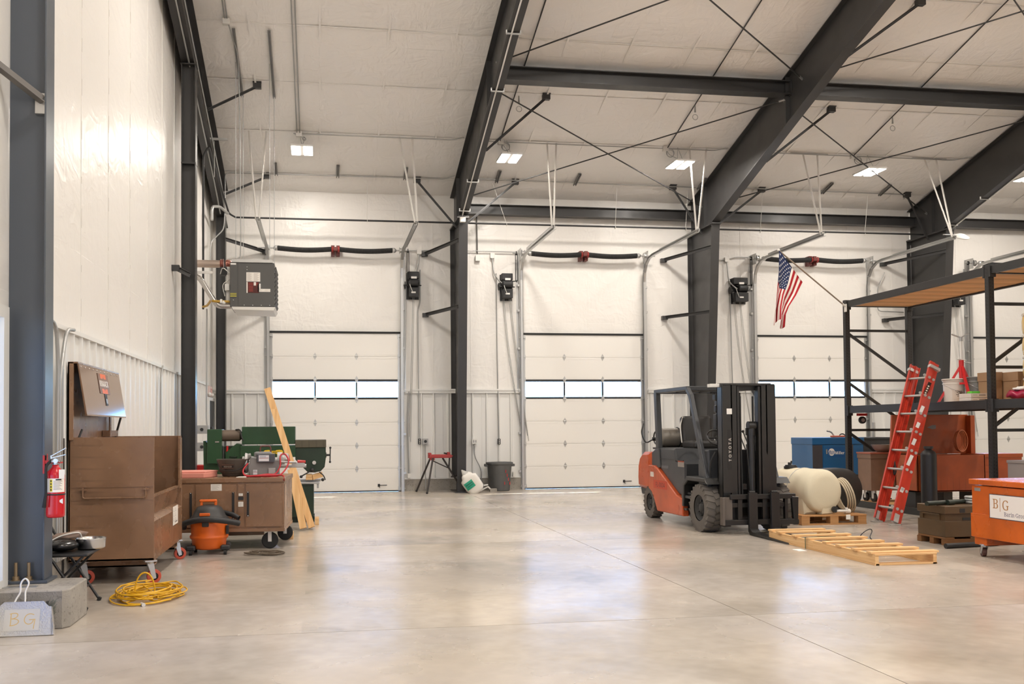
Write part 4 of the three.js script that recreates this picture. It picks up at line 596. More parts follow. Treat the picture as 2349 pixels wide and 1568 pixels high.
{
  const x0 = -2.33, x1 = -1.56, z0 = 10.65, z1 = 12.45, y0 = 0.22, y1 = 1.385, t = thing('tool_chest', 'large open brown steel job site tool chest on red casters, lid raised', 'tool chest', [-1.95, 0, 11.5]);
  const th = 0.012, tan = M.tan;
  P(t, 'near_end_panel', bx(x0, x1, y0, y1, z1 - th, z1, 0.003), tan);
  P(t, 'far_end_panel', [bx(x0, x1, y0, y1, z0, z0 + th, 0.003), bx(x1 - 0.02, x1, 0.8, y1, z0, z0 + 0.16), bx(x1 - 0.05, x1, y1 - 0.02, y1, z0, z0 + 0.05)], tan);
  P(t, 'back_panel', bx(x0, x0 + th, y0, y1, z0, z1), tan);
  P(t, 'bottom', bx(x0, x1, y0, y0 + 0.02, z0, z1), tan);
  // lower front folds outward over a recessed strip
  P(t, 'front_panel', [prism([[x1 - 0.012, y0 + 0.01], [x1, y0 + 0.01], [x1, 0.585], [x1 - 0.012, 0.585]], z0 + th, z1 - th, 'z'), prism([[x1 - 0.012, 0.585], [x1, 0.585], [x1 - 0.075, 0.63], [x1 - 0.085, 0.622]], z0 + th, z1 - th, 'z'), prism([[x1 - 0.085, 0.622], [x1 - 0.075, 0.62], [x1 - 0.02, 0.815], [x1 - 0.03, 0.825]], z0 + th, z1 - th, 'z'), bx(x1 - 0.05, x1 - 0.012, 0.81, 0.83, z0 + th, z1 - th)], tan);
  P(t, 'shelf', bx(x0 + th, x0 + 0.35, 0.93, 0.95, z0 + th, z1 - th), tan);
  P(t, 'handle_recess', [bx(x0 + 0.01, x1 - 0.01, 0.795, 0.803, z1, z1 + 0.006), bx(x0 + 0.01, x1 - 0.01, 0.915, 0.923, z1, z1 + 0.006)], tan);
  P(t, 'handle', [...pipe([[-2.2, 0.905, z1 + 0.012], [-2.2, 0.815, z1 + 0.02], [-1.635, 0.815, z1 + 0.02], [-1.635, 0.905, z1 + 0.012]], 0.008, 8, 0.02), bx(-2.235, -2.165, 0.888, 0.902, z1, z1 + 0.02), bx(-1.67, -1.6, 0.888, 0.902, z1, z1 + 0.02)], tan);
  for (const z of [z0 + 0.25, z1 - 0.25]) P(t, 'skid', [bx(x0 + 0.06, x1 - 0.03, y0 - 0.075, y0, z - 0.1, z - 0.088), bx(x0 + 0.06, x1 - 0.03, y0 - 0.075, y0 - 0.06, z - 0.1, z + 0.1), bx(x0 + 0.06, x1 - 0.03, y0 - 0.075, y0, z + 0.088, z + 0.1)], tan);
  const tyre = std(col(0.48, 0.07, 0.035), 0.5);
  for (const [x, z, r] of [[-1.6, z1 - 0.02, 0.4], [-1.6, z0 + 0.12, 0.35], [-2.22, z1 - 0.1, 0.2], [-2.22, z0 + 0.12, 0]]) caster(t, x, z, y0 - 0.0, 0.066, r, tyre);
  // raised lid: back plate, folded top, hanging front with maker's print
  const lz0 = z0 + 0.02, lz1 = z1 + 0.02, lx = -2.335;
  P(t, 'lid_back', [bx(lx, lx + 0.012, 1.36, 2.08, lz0, lz1), bx(lx, lx + 0.05, 1.36, 2.09, lz1 - 0.02, lz1 + 0.0)], tan);
  P(t, 'lid_top', bx(lx, lx + 0.09, 2.08, 2.095, lz0, lz1), tan);
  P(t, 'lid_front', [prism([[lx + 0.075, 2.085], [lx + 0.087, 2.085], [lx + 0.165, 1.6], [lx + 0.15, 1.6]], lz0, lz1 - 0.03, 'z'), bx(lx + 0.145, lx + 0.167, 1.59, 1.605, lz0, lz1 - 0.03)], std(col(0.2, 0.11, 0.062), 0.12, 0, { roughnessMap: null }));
  const dn = V(0.485, 0.078, 0).normalize(), onLid = (y, z) => [lx + 0.087 + (2.085 - y) * 0.1608 + 0.002, y, z], upv = [-0.159, 0.987, 0];
  P(t, 'maker_print', decal(onLid(1.93, 11.52), dn.toArray(), 0.46, 0.21, upv), std(0xffffff, 0.4, 0, { map: canvasTex(512, 256, (c, w, h) => { c.fillStyle = '#7d573c'; c.fillRect(0, 0, w, h); c.fillStyle = '#e2661c'; const slab = (y, hh) => { c.beginPath(); c.moveTo(120, y); c.lineTo(392, y); c.lineTo(392, y + hh); c.lineTo(290, y + hh); c.lineTo(256, y + hh * 0.55); c.lineTo(222, y + hh); c.lineTo(120, y + hh); c.fill(); }; slab(4, 60); c.save(); c.translate(0, 256); c.scale(1, -1); slab(4, 60); c.restore(); c.font = 'bold 108px sans-serif'; c.textAlign = 'center'; c.textBaseline = 'middle'; c.fillStyle = '#2c2019'; c.fillText('KNAACK', w / 2 + 5, h / 2 + 6, 460); c.fillStyle = '#f2ece2'; c.fillText('KNAACK', w / 2, h / 2, 460); }) }), 'orange and white maker print');
  P(t, 'lock_recess', [decal(onLid(1.77, 11.52), dn.toArray(), 0.1, 0.13, upv)], M.black, 'black lock recess'); P(t, 'lock_tray', decal(onLid(1.752, 11.52).map((v, i) => v + (i === 0 ? 0.003 : 0)), dn.toArray(), 0.07, 0.05, upv), M.conduit);
  P(t, 'rivet_row', Array.from({ length: 11 }, (_, k) => ball([lx + 0.092, 2.055, lz0 + 0.1 + k * 0.16], 0.008, 6)), M.galv);
  P(t, 'gas_strut', [cyl([x1 - 0.72, 1.36, z0 + 0.05], [lx + 0.13, 1.62, z0 + 0.08], 0.012, 0.012, 8), cyl([x1 - 0.7, 1.36, z1 - 0.05], [lx + 0.1, 1.46, z1 - 0.1], 0.01, 0.01, 8)], M.black);
  P(t, 'hinge_bracket', [bx(lx + 0.02, lx + 0.1, 1.385, 1.45, z0 + 0.1, z0 + 0.5), bx(lx + 0.03, lx + 0.045, 1.4, 1.6, z0 + 0.2, z0 + 0.24)], tan);
  P(t, 'notice', decal([x0 + 0.016, 1.2, 11.0], [1, 0, 0], 0.36, 0.2), print(192, 128, (c, w, h) => { c.fillStyle = '#d8d2c8'; c.fillRect(0, 0, w, h); c.fillStyle = '#6b625a'; for (let i = 0; i < 9; i++) c.fillRect(10, 12 + i * 12, 60 + (i * 29) % 30, 4); c.strokeStyle = '#8c2a24'; c.lineWidth = 6; c.beginPath(); c.arc(136, 44, 28, 0, 7); c.moveTo(117, 25); c.lineTo(155, 63); c.stroke(); c.strokeStyle = '#444'; c.lineWidth = 3; c.strokeRect(100, 8, 80, 72); }), 'white warning notice');
  P(t, 'taped_sheet', decal([x1 + 0.001, 0.53, 11.15], [1, 0, 0], 0.36, 0.2), print(128, 96, (c, w, h) => { c.fillStyle = '#e6dfd6'; c.fillRect(0, 0, w, h); c.strokeStyle = '#8f8780'; c.lineWidth = 3; for (let i = 0; i < 3; i++) for (let j = 0; j < 2; j++) { c.beginPath(); c.arc(28 + j * 40, 20 + i * 24, 8, 0, 5); c.stroke(); } c.fillStyle = '#8f8780'; c.fillRect(50, 78, 60, 8); }), 'white taped sheet');
}
{ // folding chair and what lies on it
  const bk = std(col(0.016, 0.016, 0.017), 0.4), t = thing('folding_chair', 'black metal folding chair between the pier and the tool chest', 'chair', [-2.05, 0, 13.5]);
  for (const z of [13.27, 13.74]) { P(t, 'front_leg', pipe([[-2.34, 0.82, z], [-2.25, 0.6, z], [-1.87, 0.012, z]], 0.012, 8, 0.1), bk); P(t, 'rear_leg', cyl([-1.9, 0.43, z + (z > 13.5 ? -0.03 : 0.03)], [-2.3, 0.012, z + (z > 13.5 ? -0.03 : 0.03)], 0.011, 0.011, 8), bk); P(t, 'foot_cap', cyl([-1.877, 0.0, z], [-1.862, 0.03, z], 0.017, 0.015, 8), M.rubber); }
  P(t, 'seat', new RoundedBoxGeometry(0.4, 0.022, 0.44, 3, 0.01).translate(-2.06, 0.442, 13.505), bk);
  P(t, 'backrest', (() => { const g = new THREE.BoxGeometry(0.012, 0.19, 0.46, 1, 1, 10).rotateZ(0.36).translate(-2.31, 0.72, 13.505), p = g.attributes.position; for (let i = 0; i < p.count; i++) p.setX(i, p.getX(i) - 0.03 * Math.cos((p.getZ(i) - 13.505) * 5)); g.computeVertexNormals(); return g; })(), bk);
  P(t, 'crossbar', [cyl([-1.95, 0.14, 13.27], [-1.95, 0.14, 13.74], 0.009, 0.009, 8), cyl([-2.19, 0.13, 13.3], [-2.19, 0.13, 13.71], 0.009, 0.009, 8)], bk);
  single('metal_pan', 'round shiny metal pan on the black folding chair seat', 'pan', lathe([[0, 0], [0.1, 0], [0.118, 0.012], [0.122, 0.085], [0.128, 0.09], [0.117, 0.09], [0.113, 0.018], [0, 0.014]], 28).translate(-1.92, 0.455, 13.36), M.chrome);
  const rag = lathe([[0, 0.02], [0.02, 0.0], [0.05, 0.006], [0.062, 0.03], [0.04, 0.05], [0, 0.052]], 14).scale(2.6, 1, 1).rotateY(0.3).rotateZ(0.14).translate(-2.08, 0.545, 13.42), rp = rag.attributes.position; for (let i = 0; i < rp.count; i++) rp.setY(i, rp.getY(i) + 0.012 * Math.sin(rp.getX(i) * 60) * Math.cos(rp.getZ(i) * 44)); rag.computeVertexNormals();
  single('cloth_bundle', 'folded greyish brown cloth lying across the pan on the chair', 'cloth', rag, std(col(0.28, 0.2, 0.16), 0.85));
  const b = thing('tool_bag', 'glossy black plastic bag on the folding chair seat', 'bag', [-2.12, 0.453, 13.5]); const bg = new THREE.SphereGeometry(0.12, 18, 12).scale(1.15, 0.42, 1.2), q = bg.attributes.position; for (let i = 0; i < q.count; i++) { const k = 1 + 0.16 * (fbm(q.getX(i) * 22 + 9, q.getZ(i) * 22 + q.getY(i) * 15 + 9, 999, 2, 3) - 0.5); q.setXYZ(i, q.getX(i) * k, q.getY(i) * k, q.getZ(i) * k); } bg.computeVertexNormals();
  P(b, 'bag', bg.translate(-2.12, 0.505, 13.5), std(col(0.015, 0.015, 0.016), 0.18)); P(b, 'wire', tube([[-2.2, 0.54, 13.55], [-2.12, 0.58, 13.5], [-2.0, 0.6, 13.45], [-1.98, 0.56, 13.42]], 0.006, 5), M.galvPale);
  single('dark_board', 'tall dark board leaning against the left end of the tool chest', 'board', bx(-2.375, -2.34, 0.0, 1.38, 12.55, 12.6), M.black);
}
{ // yellow extension cord
  const cx = -1.47, cz = 13.22, pts = [], m = std(col(0.72, 0.40, 0.008), 0.4), loops = [];
  for (let k = 0; k < 15; k++) { const R = 0.15 + 0.11 * rnd(), ox = rr(-0.05, 0.05), oz = rr(-0.06, 0.06), y = 0.012 + 0.0055 * k, a0 = rr(0, 6); for (let i = 0; i < 14; i++) { const a = a0 + i / 14 * 6.0; pts.push([cx + ox + R * Math.cos(a) * 1.08, Math.max(0.008, y + 0.008 * Math.sin(a * 2 + k)), cz + oz + R * 1.55 * Math.sin(a)]); } }
  const t = thing('power_cord', 'coiled yellow extension cord lying on the floor by the tool chest', 'cord', [cx, 0, cz]);
  P(t, 'cord', tube(pts, 0.0065, 6, 2), m); P(t, 'raised_loop', tube(Array.from({ length: 13 }, (_, i) => { const a = Math.PI * (1.12 - i / 12 * 1.24); return [cx - 0.02 + 0.08 * Math.cos(a), 0.07 + 0.16 * Math.max(0, Math.sin(a)), cz + 0.1 - 0.02 * i / 12]; }), 0.0075, 6, 3), m);
  P(t, 'plug', [cyl([cx + 0.0, 0.014, cz + 0.36], [cx + 0.03, 0.014, cz + 0.42], 0.013, 0.016, 10)], M.galvPale);
}
{ // dustpan and brush leaning on the pier
  const al = std(col(0.62, 0.62, 0.61), 0.32, 0.65, { roughnessMap: smudge, bumpMap: fineBump, bumpScale: 0.002 }), t = thing('dustpan', 'bent metal dustpan marked BG leaning on the concrete pier', 'dustpan', [-2.05, 0, 14.6]);
  const lean = (g) => g.rotateX(-0.28).translate(-2.075, 0.005, 14.64);
  P(t, 'pan', lean(mergeGeometries([prism([[-0.225, 0], [0.19, 0], [0.195, 0.06], [0.165, 0.19], [0.12, 0.235], [-0.15, 0.235], [-0.2, 0.19], [-0.215, 0.06]], -0.004, 0.0, 'z'), prism([[0.185, 0], [0.2, 0], [0.17, 0.2], [0.155, 0.2]], -0.045, 0.0, 'z'), prism([[-0.23, 0], [-0.215, 0], [-0.19, 0.2], [-0.205, 0.2]], -0.045, 0.0, 'z'), prism([[-0.15, 0.228], [0.12, 0.228], [0.12, 0.238], [-0.15, 0.238]], -0.05, 0.0, 'z')].map((g) => { g = g.index ? g.toNonIndexed() : g; return g; }))), al);
  P(t, 'lettering', lean(keep(new THREE.PlaneGeometry(0.24, 0.15).translate(-0.02, 0.11, 0.0025))), std(0xffffff, 0.4, 0.4, { map: canvasTex(256, 160, (c, w, h) => { c.fillStyle = '#d3d2ce'; c.fillRect(0, 0, w, h); c.strokeStyle = '#d8b878'; c.lineWidth = 6; c.beginPath(); c.moveTo(50, 30); c.lineTo(50, 118); c.moveTo(40, 34); c.bezierCurveTo(120, 10, 110, 66, 54, 70); c.bezierCurveTo(130, 66, 120, 120, 44, 120); c.stroke(); c.beginPath(); c.moveTo(214, 44); c.bezierCurveTo(150, 10, 120, 100, 176, 112); c.bezierCurveTo(206, 112, 210, 92, 212, 78); c.moveTo(180, 80); c.lineTo(222, 78); c.lineTo(216, 148); c.stroke(); }) }), 'orange hand lettering BG');
  P(t, 'handle', tube([[-0.06, 0.21, -0.01], [-0.045, 0.26, -0.02], [-0.025, 0.31, -0.03], [-0.028, 0.37, -0.035], [-0.002, 0.405, -0.035], [0.025, 0.372, -0.035], [0.01, 0.31, -0.03], [0.015, 0.26, -0.02], [0.018, 0.21, -0.01]].map(([a, b, c]) => [a - 0.03, b, c]), 0.0065, 8, 6).rotateX(-0.28).translate(-2.075, 0.005, 14.64), M.galvPale);
  const br = []; for (let k = 0; k < 46; k++) { const a = rr(-0.6, 0.6), y = rr(0.12, 0.23); br.push(cyl([-1.945 + 0.02 * a, y - 0.05, 14.52], [-1.915 + 0.03 * a + rr(0, 0.03), y + rr(0, 0.03), 14.54 + rr(-0.02, 0.02)], 0.003, 0.002, 4)); }
  const bt = thing('hand_brush', 'grey bristled hand brush behind the metal dustpan', 'brush', [-1.94, 0, 14.52]); P(bt, 'bristles', br, std(col(0.22, 0.23, 0.2), 0.9)); P(bt, 'brush_block', bx(-1.965, -1.945, 0.0, 0.22, 14.49, 14.55, 0.004), M.black);
}
// ---------- rolling workbench with its load, shop vacuum, rope ----------
{
  const t = thing('tool_cabinet', 'brown steel rolling work bench with three doors on black wheels', 'cabinet', [-0.44, 0, 10.1]); t.rotation.y = -0.06;
  const x0 = -2.1, x1 = -0.44, z1 = 10.1, z0 = 9.05, y0 = 0.23, y1 = 0.865;
  P(t, 'body', [bx(x0, x1, y0 + 0.015, y1 - 0.055, z0, z1 - 0.006, 0.004)], M.tan);
  P(t, 'bench_top', bx(x0 - 0.01, x1 + 0.012, y1 - 0.055, y1, z0 - 0.01, z1 + 0.01, 0.006), M.tan); P(t, 'bottom_rail', bx(x0, x1 + 0.006, y0 - 0.015, y0 + 0.025, z0, z1 + 0.004, 0.003), M.tan);
  const dr = (a, b) => { P(t, 'door', bx(a, b, y0 + 0.045, y1 - 0.075, z1 - 0.004, z1 + 0.01, 0.004), M.tan); };
  dr(-2.06, -1.52); dr(-1.49, -1.01); dr(-0.9, -0.465);
  P(t, 'lock_post', bx(-0.99, -0.92, y0 + 0.045, y1 - 0.075, z1 - 0.003, z1 + 0.006), M.tan);
  for (const [x, a, b] of [[-1.545, 0.37, 0.695], [-1.045, 0.37, 0.695], [-0.87, 0.40, 0.70]]) { P(t, 'door_handle', [bx(x - 0.014, x + 0.014, a, b, z1 + 0.01, z1 + 0.016), bar([x, a + 0.02, z1 + 0.022], [x, b - 0.02, z1 + 0.022], 0.014, 0.016)], M.black, 'black recessed handle'); P(t, 'bolt', [ball([x, a + 0.008, z1 + 0.018], 0.009, 6), ball([x, b - 0.008, z1 + 0.018], 0.009, 6)], M.chrome); }
  const paper = (x, y, w, h, l) => P(t, 'label_sheet', decal([x, y, z1 + 0.01], [0, 0, 1], w, h), print(96, 64, (c, W, H) => { c.fillStyle = '#e6e2da'; c.fillRect(0, 0, W, H); c.fillStyle = '#a7a29b'; for (let i = 0; i < 5; i++) c.fillRect(10, 10 + i * 10, 70 - (i * 19) % 30, 3); }), l);
  paper(-1.245, 0.755, 0.13, 0.08, 'white paper label'); paper(-0.955, 0.665, 0.05, 0.03); paper(-0.955, 0.55, 0.06, 0.06); P(t, 'lock', bx(-0.985, -0.925, 0.6, 0.64, z1 + 0.004, z1 + 0.012), M.black);
  P(t, 'side_sheet', decal([x1 + 0.001, 0.58, 9.95], [1, 0, 0], 0.16, 0.4), std(col(0.5, 0.36, 0.27), 0.6));
  for (const [x, z] of [[-0.62, 10.0], [-0.52, 9.15], [-2.0, 10.0], [-2.0, 9.15]]) { P(t, 'wheel', lathe([[0.02, -0.025], [0.088, -0.025], [0.1, -0.016], [0.1, 0.016], [0.088, 0.025], [0.02, 0.025]], 28).rotateX(Math.PI / 2).translate(x, 0.1, z), M.rubber); P(t, 'wheel_fork', [bx(x - 0.022, x + 0.022, 0.085, 0.215, z + 0.028, z + 0.034, 0.002), bx(x - 0.022, x + 0.022, 0.085, 0.215, z - 0.034, z - 0.028, 0.002), cyl([x, 0.1, z - 0.04], [x, 0.1, z + 0.04], 0.012, 0.012, 8), bx(x - 0.05, x + 0.05, 0.205, 0.217, z - 0.05, z + 0.05)], M.galvPale); }
  const Y = 0.866;
  const pk = [[-1.98, 9.93], [-1.4, 9.98], [-1.33, 9.8], [-1.28, 9.62], [-1.4, 9.5], [-2.0, 9.45]]; single('pink_foam_board', 'pink foam board sheet lying on the left end of the bench', 'foam board', [prism(pk, Y, Y + 0.06, 'y', 0.006), prism(pk.map(([x, z]) => [x * 0.985 - 0.01, z - 0.04]), Y + 0.06, Y + 0.078, 'y', 0.004)], std(col(0.68, 0.27, 0.21), 0.8));
  // oil bucket
  const b = thing('oil_bucket', 'dirty grey brown plastic oil bucket on the bench', 'bucket', [-1.1, Y, 9.6]), bm = std(col(0.085, 0.065, 0.05), 0.6, 0, { map: scuff });
  P(b, 'bucket', lathe([[0, 0], [0.11, 0], [0.125, 0.01], [0.128, 0.04], [0.15, 0.05], [0.185, 0.2], [0.19, 0.215], [0.18, 0.215], [0.14, 0.06], [0, 0.05]], 26).scale(1.06, 1, 0.8).translate(-1.09, Y, 9.6), bm);
  P(b, 'maker_label', decal([-1.14, Y + 0.125, 9.738], [0, -0.2, 1], 0.15, 0.06), print(192, 80, (c, w, h) => { c.fillStyle = '#3c2f27'; c.fillRect(0, 0, w, h); c.fillStyle = '#6f4a3c'; c.fillRect(4, 6, w - 8, 8); c.fillRect(4, 66, w - 8, 6); c.fillStyle = '#17120f'; c.fillRect(10, 20, w - 20, 40); c.fillStyle = '#9a8a7a'; c.font = 'bold 36px sans-serif'; c.textAlign = 'center'; c.textBaseline = 'middle'; c.fillText('RIDGID', w / 2, h / 2 + 2); }));
  P(b, 'bail_wire', tube([[-1.285, Y + 0.19, 9.62], [-1.22, Y + 0.09, 9.72], [-1.05, Y + 0.075, 9.75], [-0.93, Y + 0.14, 9.72], [-0.885, Y + 0.19, 9.62]], 0.005, 5, 6), M.black);
  // threading machine
  const g1 = std(col(0.30, 0.29, 0.285), 0.5, 0, { map: scuff }), g2 = std(col(0.42, 0.41, 0.4), 0.4, 0.3), m = thing('threading_machine', 'grey pipe threading machine with red grips on the bench', 'machine', [-0.65, Y, 9.6]);
  P(m, 'body', [prism([[-0.88, Y], [-0.52, Y], [-0.52, Y + 0.2], [-0.86, Y + 0.24], [-0.9, Y + 0.1]], 9.4, 9.7, 'z', 0.01), bx(-0.83, -0.62, Y + 0.2, Y + 0.3, 9.4, 9.62, 0.015)], g1);
  P(m, 'control_case', [bx(-0.79, -0.57, Y + 0.17, Y + 0.28, 9.6, 9.76, 0.01)], std(col(0.07, 0.075, 0.09), 0.4)); P(m, 'switch_panel', bx(-0.65, -0.56, Y + 0.02, Y + 0.1, 9.68, 9.72, 0.008), g2);
  P(m, 'label_plate', [decal([-0.70, Y + 0.225, 9.761], [0, 0, 1], 0.125, 0.075), decal([-0.81, Y + 0.05, 9.701], [0, 0, 1], 0.05, 0.06)], print(96, 64, (c, w, h) => { c.fillStyle = '#dcdbe0'; c.fillRect(0, 0, w, h); c.fillStyle = '#8b2f33'; c.fillRect(4, 28, w - 8, 5); c.fillStyle = '#8d97a8'; for (let i = 0; i < 3; i++) c.fillRect(8, 8 + i * 6, 60, 3); }), 'white label');
  P(m, 'chuck', [cyl([-0.54, Y + 0.2, 9.6], [-0.48, Y + 0.2, 9.6], 0.095, 0.095, 22), cyl([-0.48, Y + 0.2, 9.6], [-0.45, Y + 0.2, 9.6], 0.075, 0.06, 18), cyl([-0.45, Y + 0.26, 9.58], [-0.44, Y + 0.18, 9.62], 0.05, 0.05, 12)], g2);
  P(m, 'rail', [cyl([-0.74, Y + 0.12, 9.66], [-0.18, Y + 0.12, 9.66], 0.022, 0.022, 12), cyl([-0.5, Y + 0.175, 9.72], [-0.3, Y + 0.165, 9.72], 0.014, 0.014, 10), bx(-0.36, -0.2, Y + 0.1, Y + 0.16, 9.58, 9.68, 0.006)], g2);
  P(m, 'grip', [cyl([-0.29, Y + 0.175, 9.66], [-0.19, Y + 0.17, 9.66], 0.022, 0.018, 10), cyl([-0.40, Y + 0.17, 9.56], [-0.42, Y + 0.25, 9.56], 0.02, 0.026, 10)], M.red, 'red grip');
  P(m, 'carry_frame', pipe([[-0.76, Y + 0.28, 9.5], [-0.76, Y + 0.37, 9.5], [-0.63, Y + 0.37, 9.5], [-0.63, Y + 0.28, 9.5]], 0.01, 6, 0.03), std(col(0.13, 0.04, 0.03), 0.5)); P(m, 'back_disc', cyl([-0.94, Y + 0.16, 9.55], [-0.91, Y + 0.16, 9.55], 0.13, 0.12, 20), g2);
  single('red_hose', 'red cable looped over the bench edge and the threading machine', 'cable', tube([[-0.9, Y + 0.16, 9.7], [-0.95, Y + 0.08, 9.78], [-0.92, Y + 0.02, 9.85], [-0.8, Y + 0.014, 9.9], [-0.66, Y + 0.03, 9.88], [-0.56, Y + 0.03, 9.8], [-0.5, Y + 0.13, 9.76], [-0.5, Y + 0.25, 9.72], [-0.44, Y + 0.27, 9.7], [-0.4, Y + 0.16, 9.74], [-0.5, Y + 0.02, 9.86], [-0.7, Y + 0.012, 9.96], [-0.9, Y + 0.012, 9.98], [-0.7, Y + 0.02, 10.0], [-0.47, Y + 0.02, 9.98], [-0.44, Y - 0.03, 10.13]], 0.01, 6, 6), std(col(0.5, 0.02, 0.03), 0.4));
  single('cable_reel', 'grey cable spool behind the oil bucket on the bench', 'spool', [cyl([-0.97, Y + 0.12, 9.35], [-0.88, Y + 0.12, 9.35], 0.07, 0.07, 16), cyl([-0.99, Y + 0.12, 9.35], [-0.97, Y + 0.12, 9.35], 0.12, 0.12, 18), cyl([-0.88, Y + 0.12, 9.35], [-0.86, Y + 0.12, 9.35], 0.12, 0.12, 18)], M.conduit);
  single('paper_scrap', 'pale crumpled paper on the bench in front of the bucket', 'paper', prism([[-1.0, 9.84], [-0.88, 9.8], [-0.8, 9.88], [-0.86, 9.98], [-1.02, 9.96]], Y, Y + 0.006, 'y'), M.paper);
  single('wood_block', 'short timber block on the floor under the right end of the bench', 'wood block', bx(-0.5, -0.36, 0, 0.09, 8.9, 9.1, 0.003), M.wood);
  single('wood_beam', 'timber beam lying on the floor below the brown bench', 'wood block', bx(-1.6, -0.72, 0.1, 0.19, 9.3, 9.4, 0.003), M.tan);
}
{ // shop vacuum
  const x = -1.3, z = 10.3, t = thing('shop_vacuum', 'orange and black wet dry shop vacuum on the floor', 'vacuum', [x, 0, z]), or = std(col(0.72, 0.13, 0.012), 0.38), dk = std(col(0.035, 0.034, 0.034), 0.5);
  P(t, 'drum', lathe([[0, 0.055], [0.15, 0.055], [0.19, 0.08], [0.2, 0.17], [0.218, 0.185], [0.222, 0.21], [0.205, 0.225], [0.212, 0.36], [0.218, 0.39], [0, 0.39]], 32).translate(x, 0, z), or);
  P(t, 'lid', lathe([[0.0, 0.38], [0.222, 0.38], [0.226, 0.41], [0.19, 0.445], [0.165, 0.5], [0.14, 0.54], [0.09, 0.565], [0, 0.57]], 30).translate(x, 0, z), dk);
  P(t, 'top_handle', [new RoundedBoxGeometry(0.2, 0.03, 0.07, 2, 0.013).translate(x - 0.01, 0.615, z), bx(x - 0.1, x - 0.07, 0.55, 0.61, z - 0.03, z + 0.03, 0.008), bx(x + 0.06, x + 0.09, 0.55, 0.61, z - 0.03, z + 0.03, 0.008)], or, 'orange carry handle');
  P(t, 'badge', [bx(x - 0.09, x + 0.03, 0.45, 0.485, z + 0.17, z + 0.195, 0.008)], or); P(t, 'latch', [bx(x - 0.055, x + 0.02, 0.33, 0.43, z + 0.205, z + 0.232, 0.006), bx(x + 0.2, x + 0.23, 0.23, 0.33, z + 0.03, z + 0.1, 0.006)], M.black);
  P(t, 'hose', tube([[x + 0.36, 0.36, z + 0.18], [x + 0.2, 0.40, z + 0.26], [x, 0.42, z + 0.27], [x - 0.16, 0.40, z + 0.23], [x - 0.27, 0.36, z + 0.12], [x - 0.3, 0.3, z - 0.1]], 0.034, 12, 8), M.black); P(t, 'wand', tube([[x + 0.12, 0.47, z - 0.14], [x + 0.26, 0.44, z - 0.06], [x + 0.34, 0.40, z - 0.02]], 0.03, 10, 6), M.black);
  for (const [a, b] of [[-0.19, 0.14], [0.2, 0.13], [-0.17, -0.16], [0.18, -0.16]]) { P(t, 'caster_foot', [new RoundedBoxGeometry(0.11, 0.06, 0.1, 2, 0.02).translate(x + a, 0.08, z + b)], M.black); P(t, 'caster_wheel', cyl([x + a - 0.016, 0.028, z + b + 0.035], [x + a + 0.016, 0.028, z + b + 0.035], 0.028, 0.028, 14), M.rubber); }
  const pts = []; for (let k = 0; k < 5; k++) for (let i = 0; i < 10; i++) { const a = i / 10 * 6.283 + k; pts.push([-0.6 + (0.1 + 0.02 * k) * Math.cos(a) + (k > 2 ? -0.1 : 0.04), 0.01 + 0.004 * k + 0.004 * Math.sin(a * 3), 10.55 + (0.1 + 0.03 * (k % 3)) * Math.sin(a)]); }
  const rm = std(col(0.1, 0.075, 0.05), 0.8), r = thing('rope_coil', 'small dark rope coil lying on the floor right of the vacuum', 'rope', [-0.6, 0, 10.55]); P(r, 'rope', tube(pts, 0.008, 6, 2), rm); P(r, 'end_coil', [0, 1, 2].map((k) => ring([-0.77 + 0.01 * k, 0.01 + 0.012 * k, 10.52], 0.045 - 0.006 * k, 0.008, 'y', 16, 6)), rm);
}
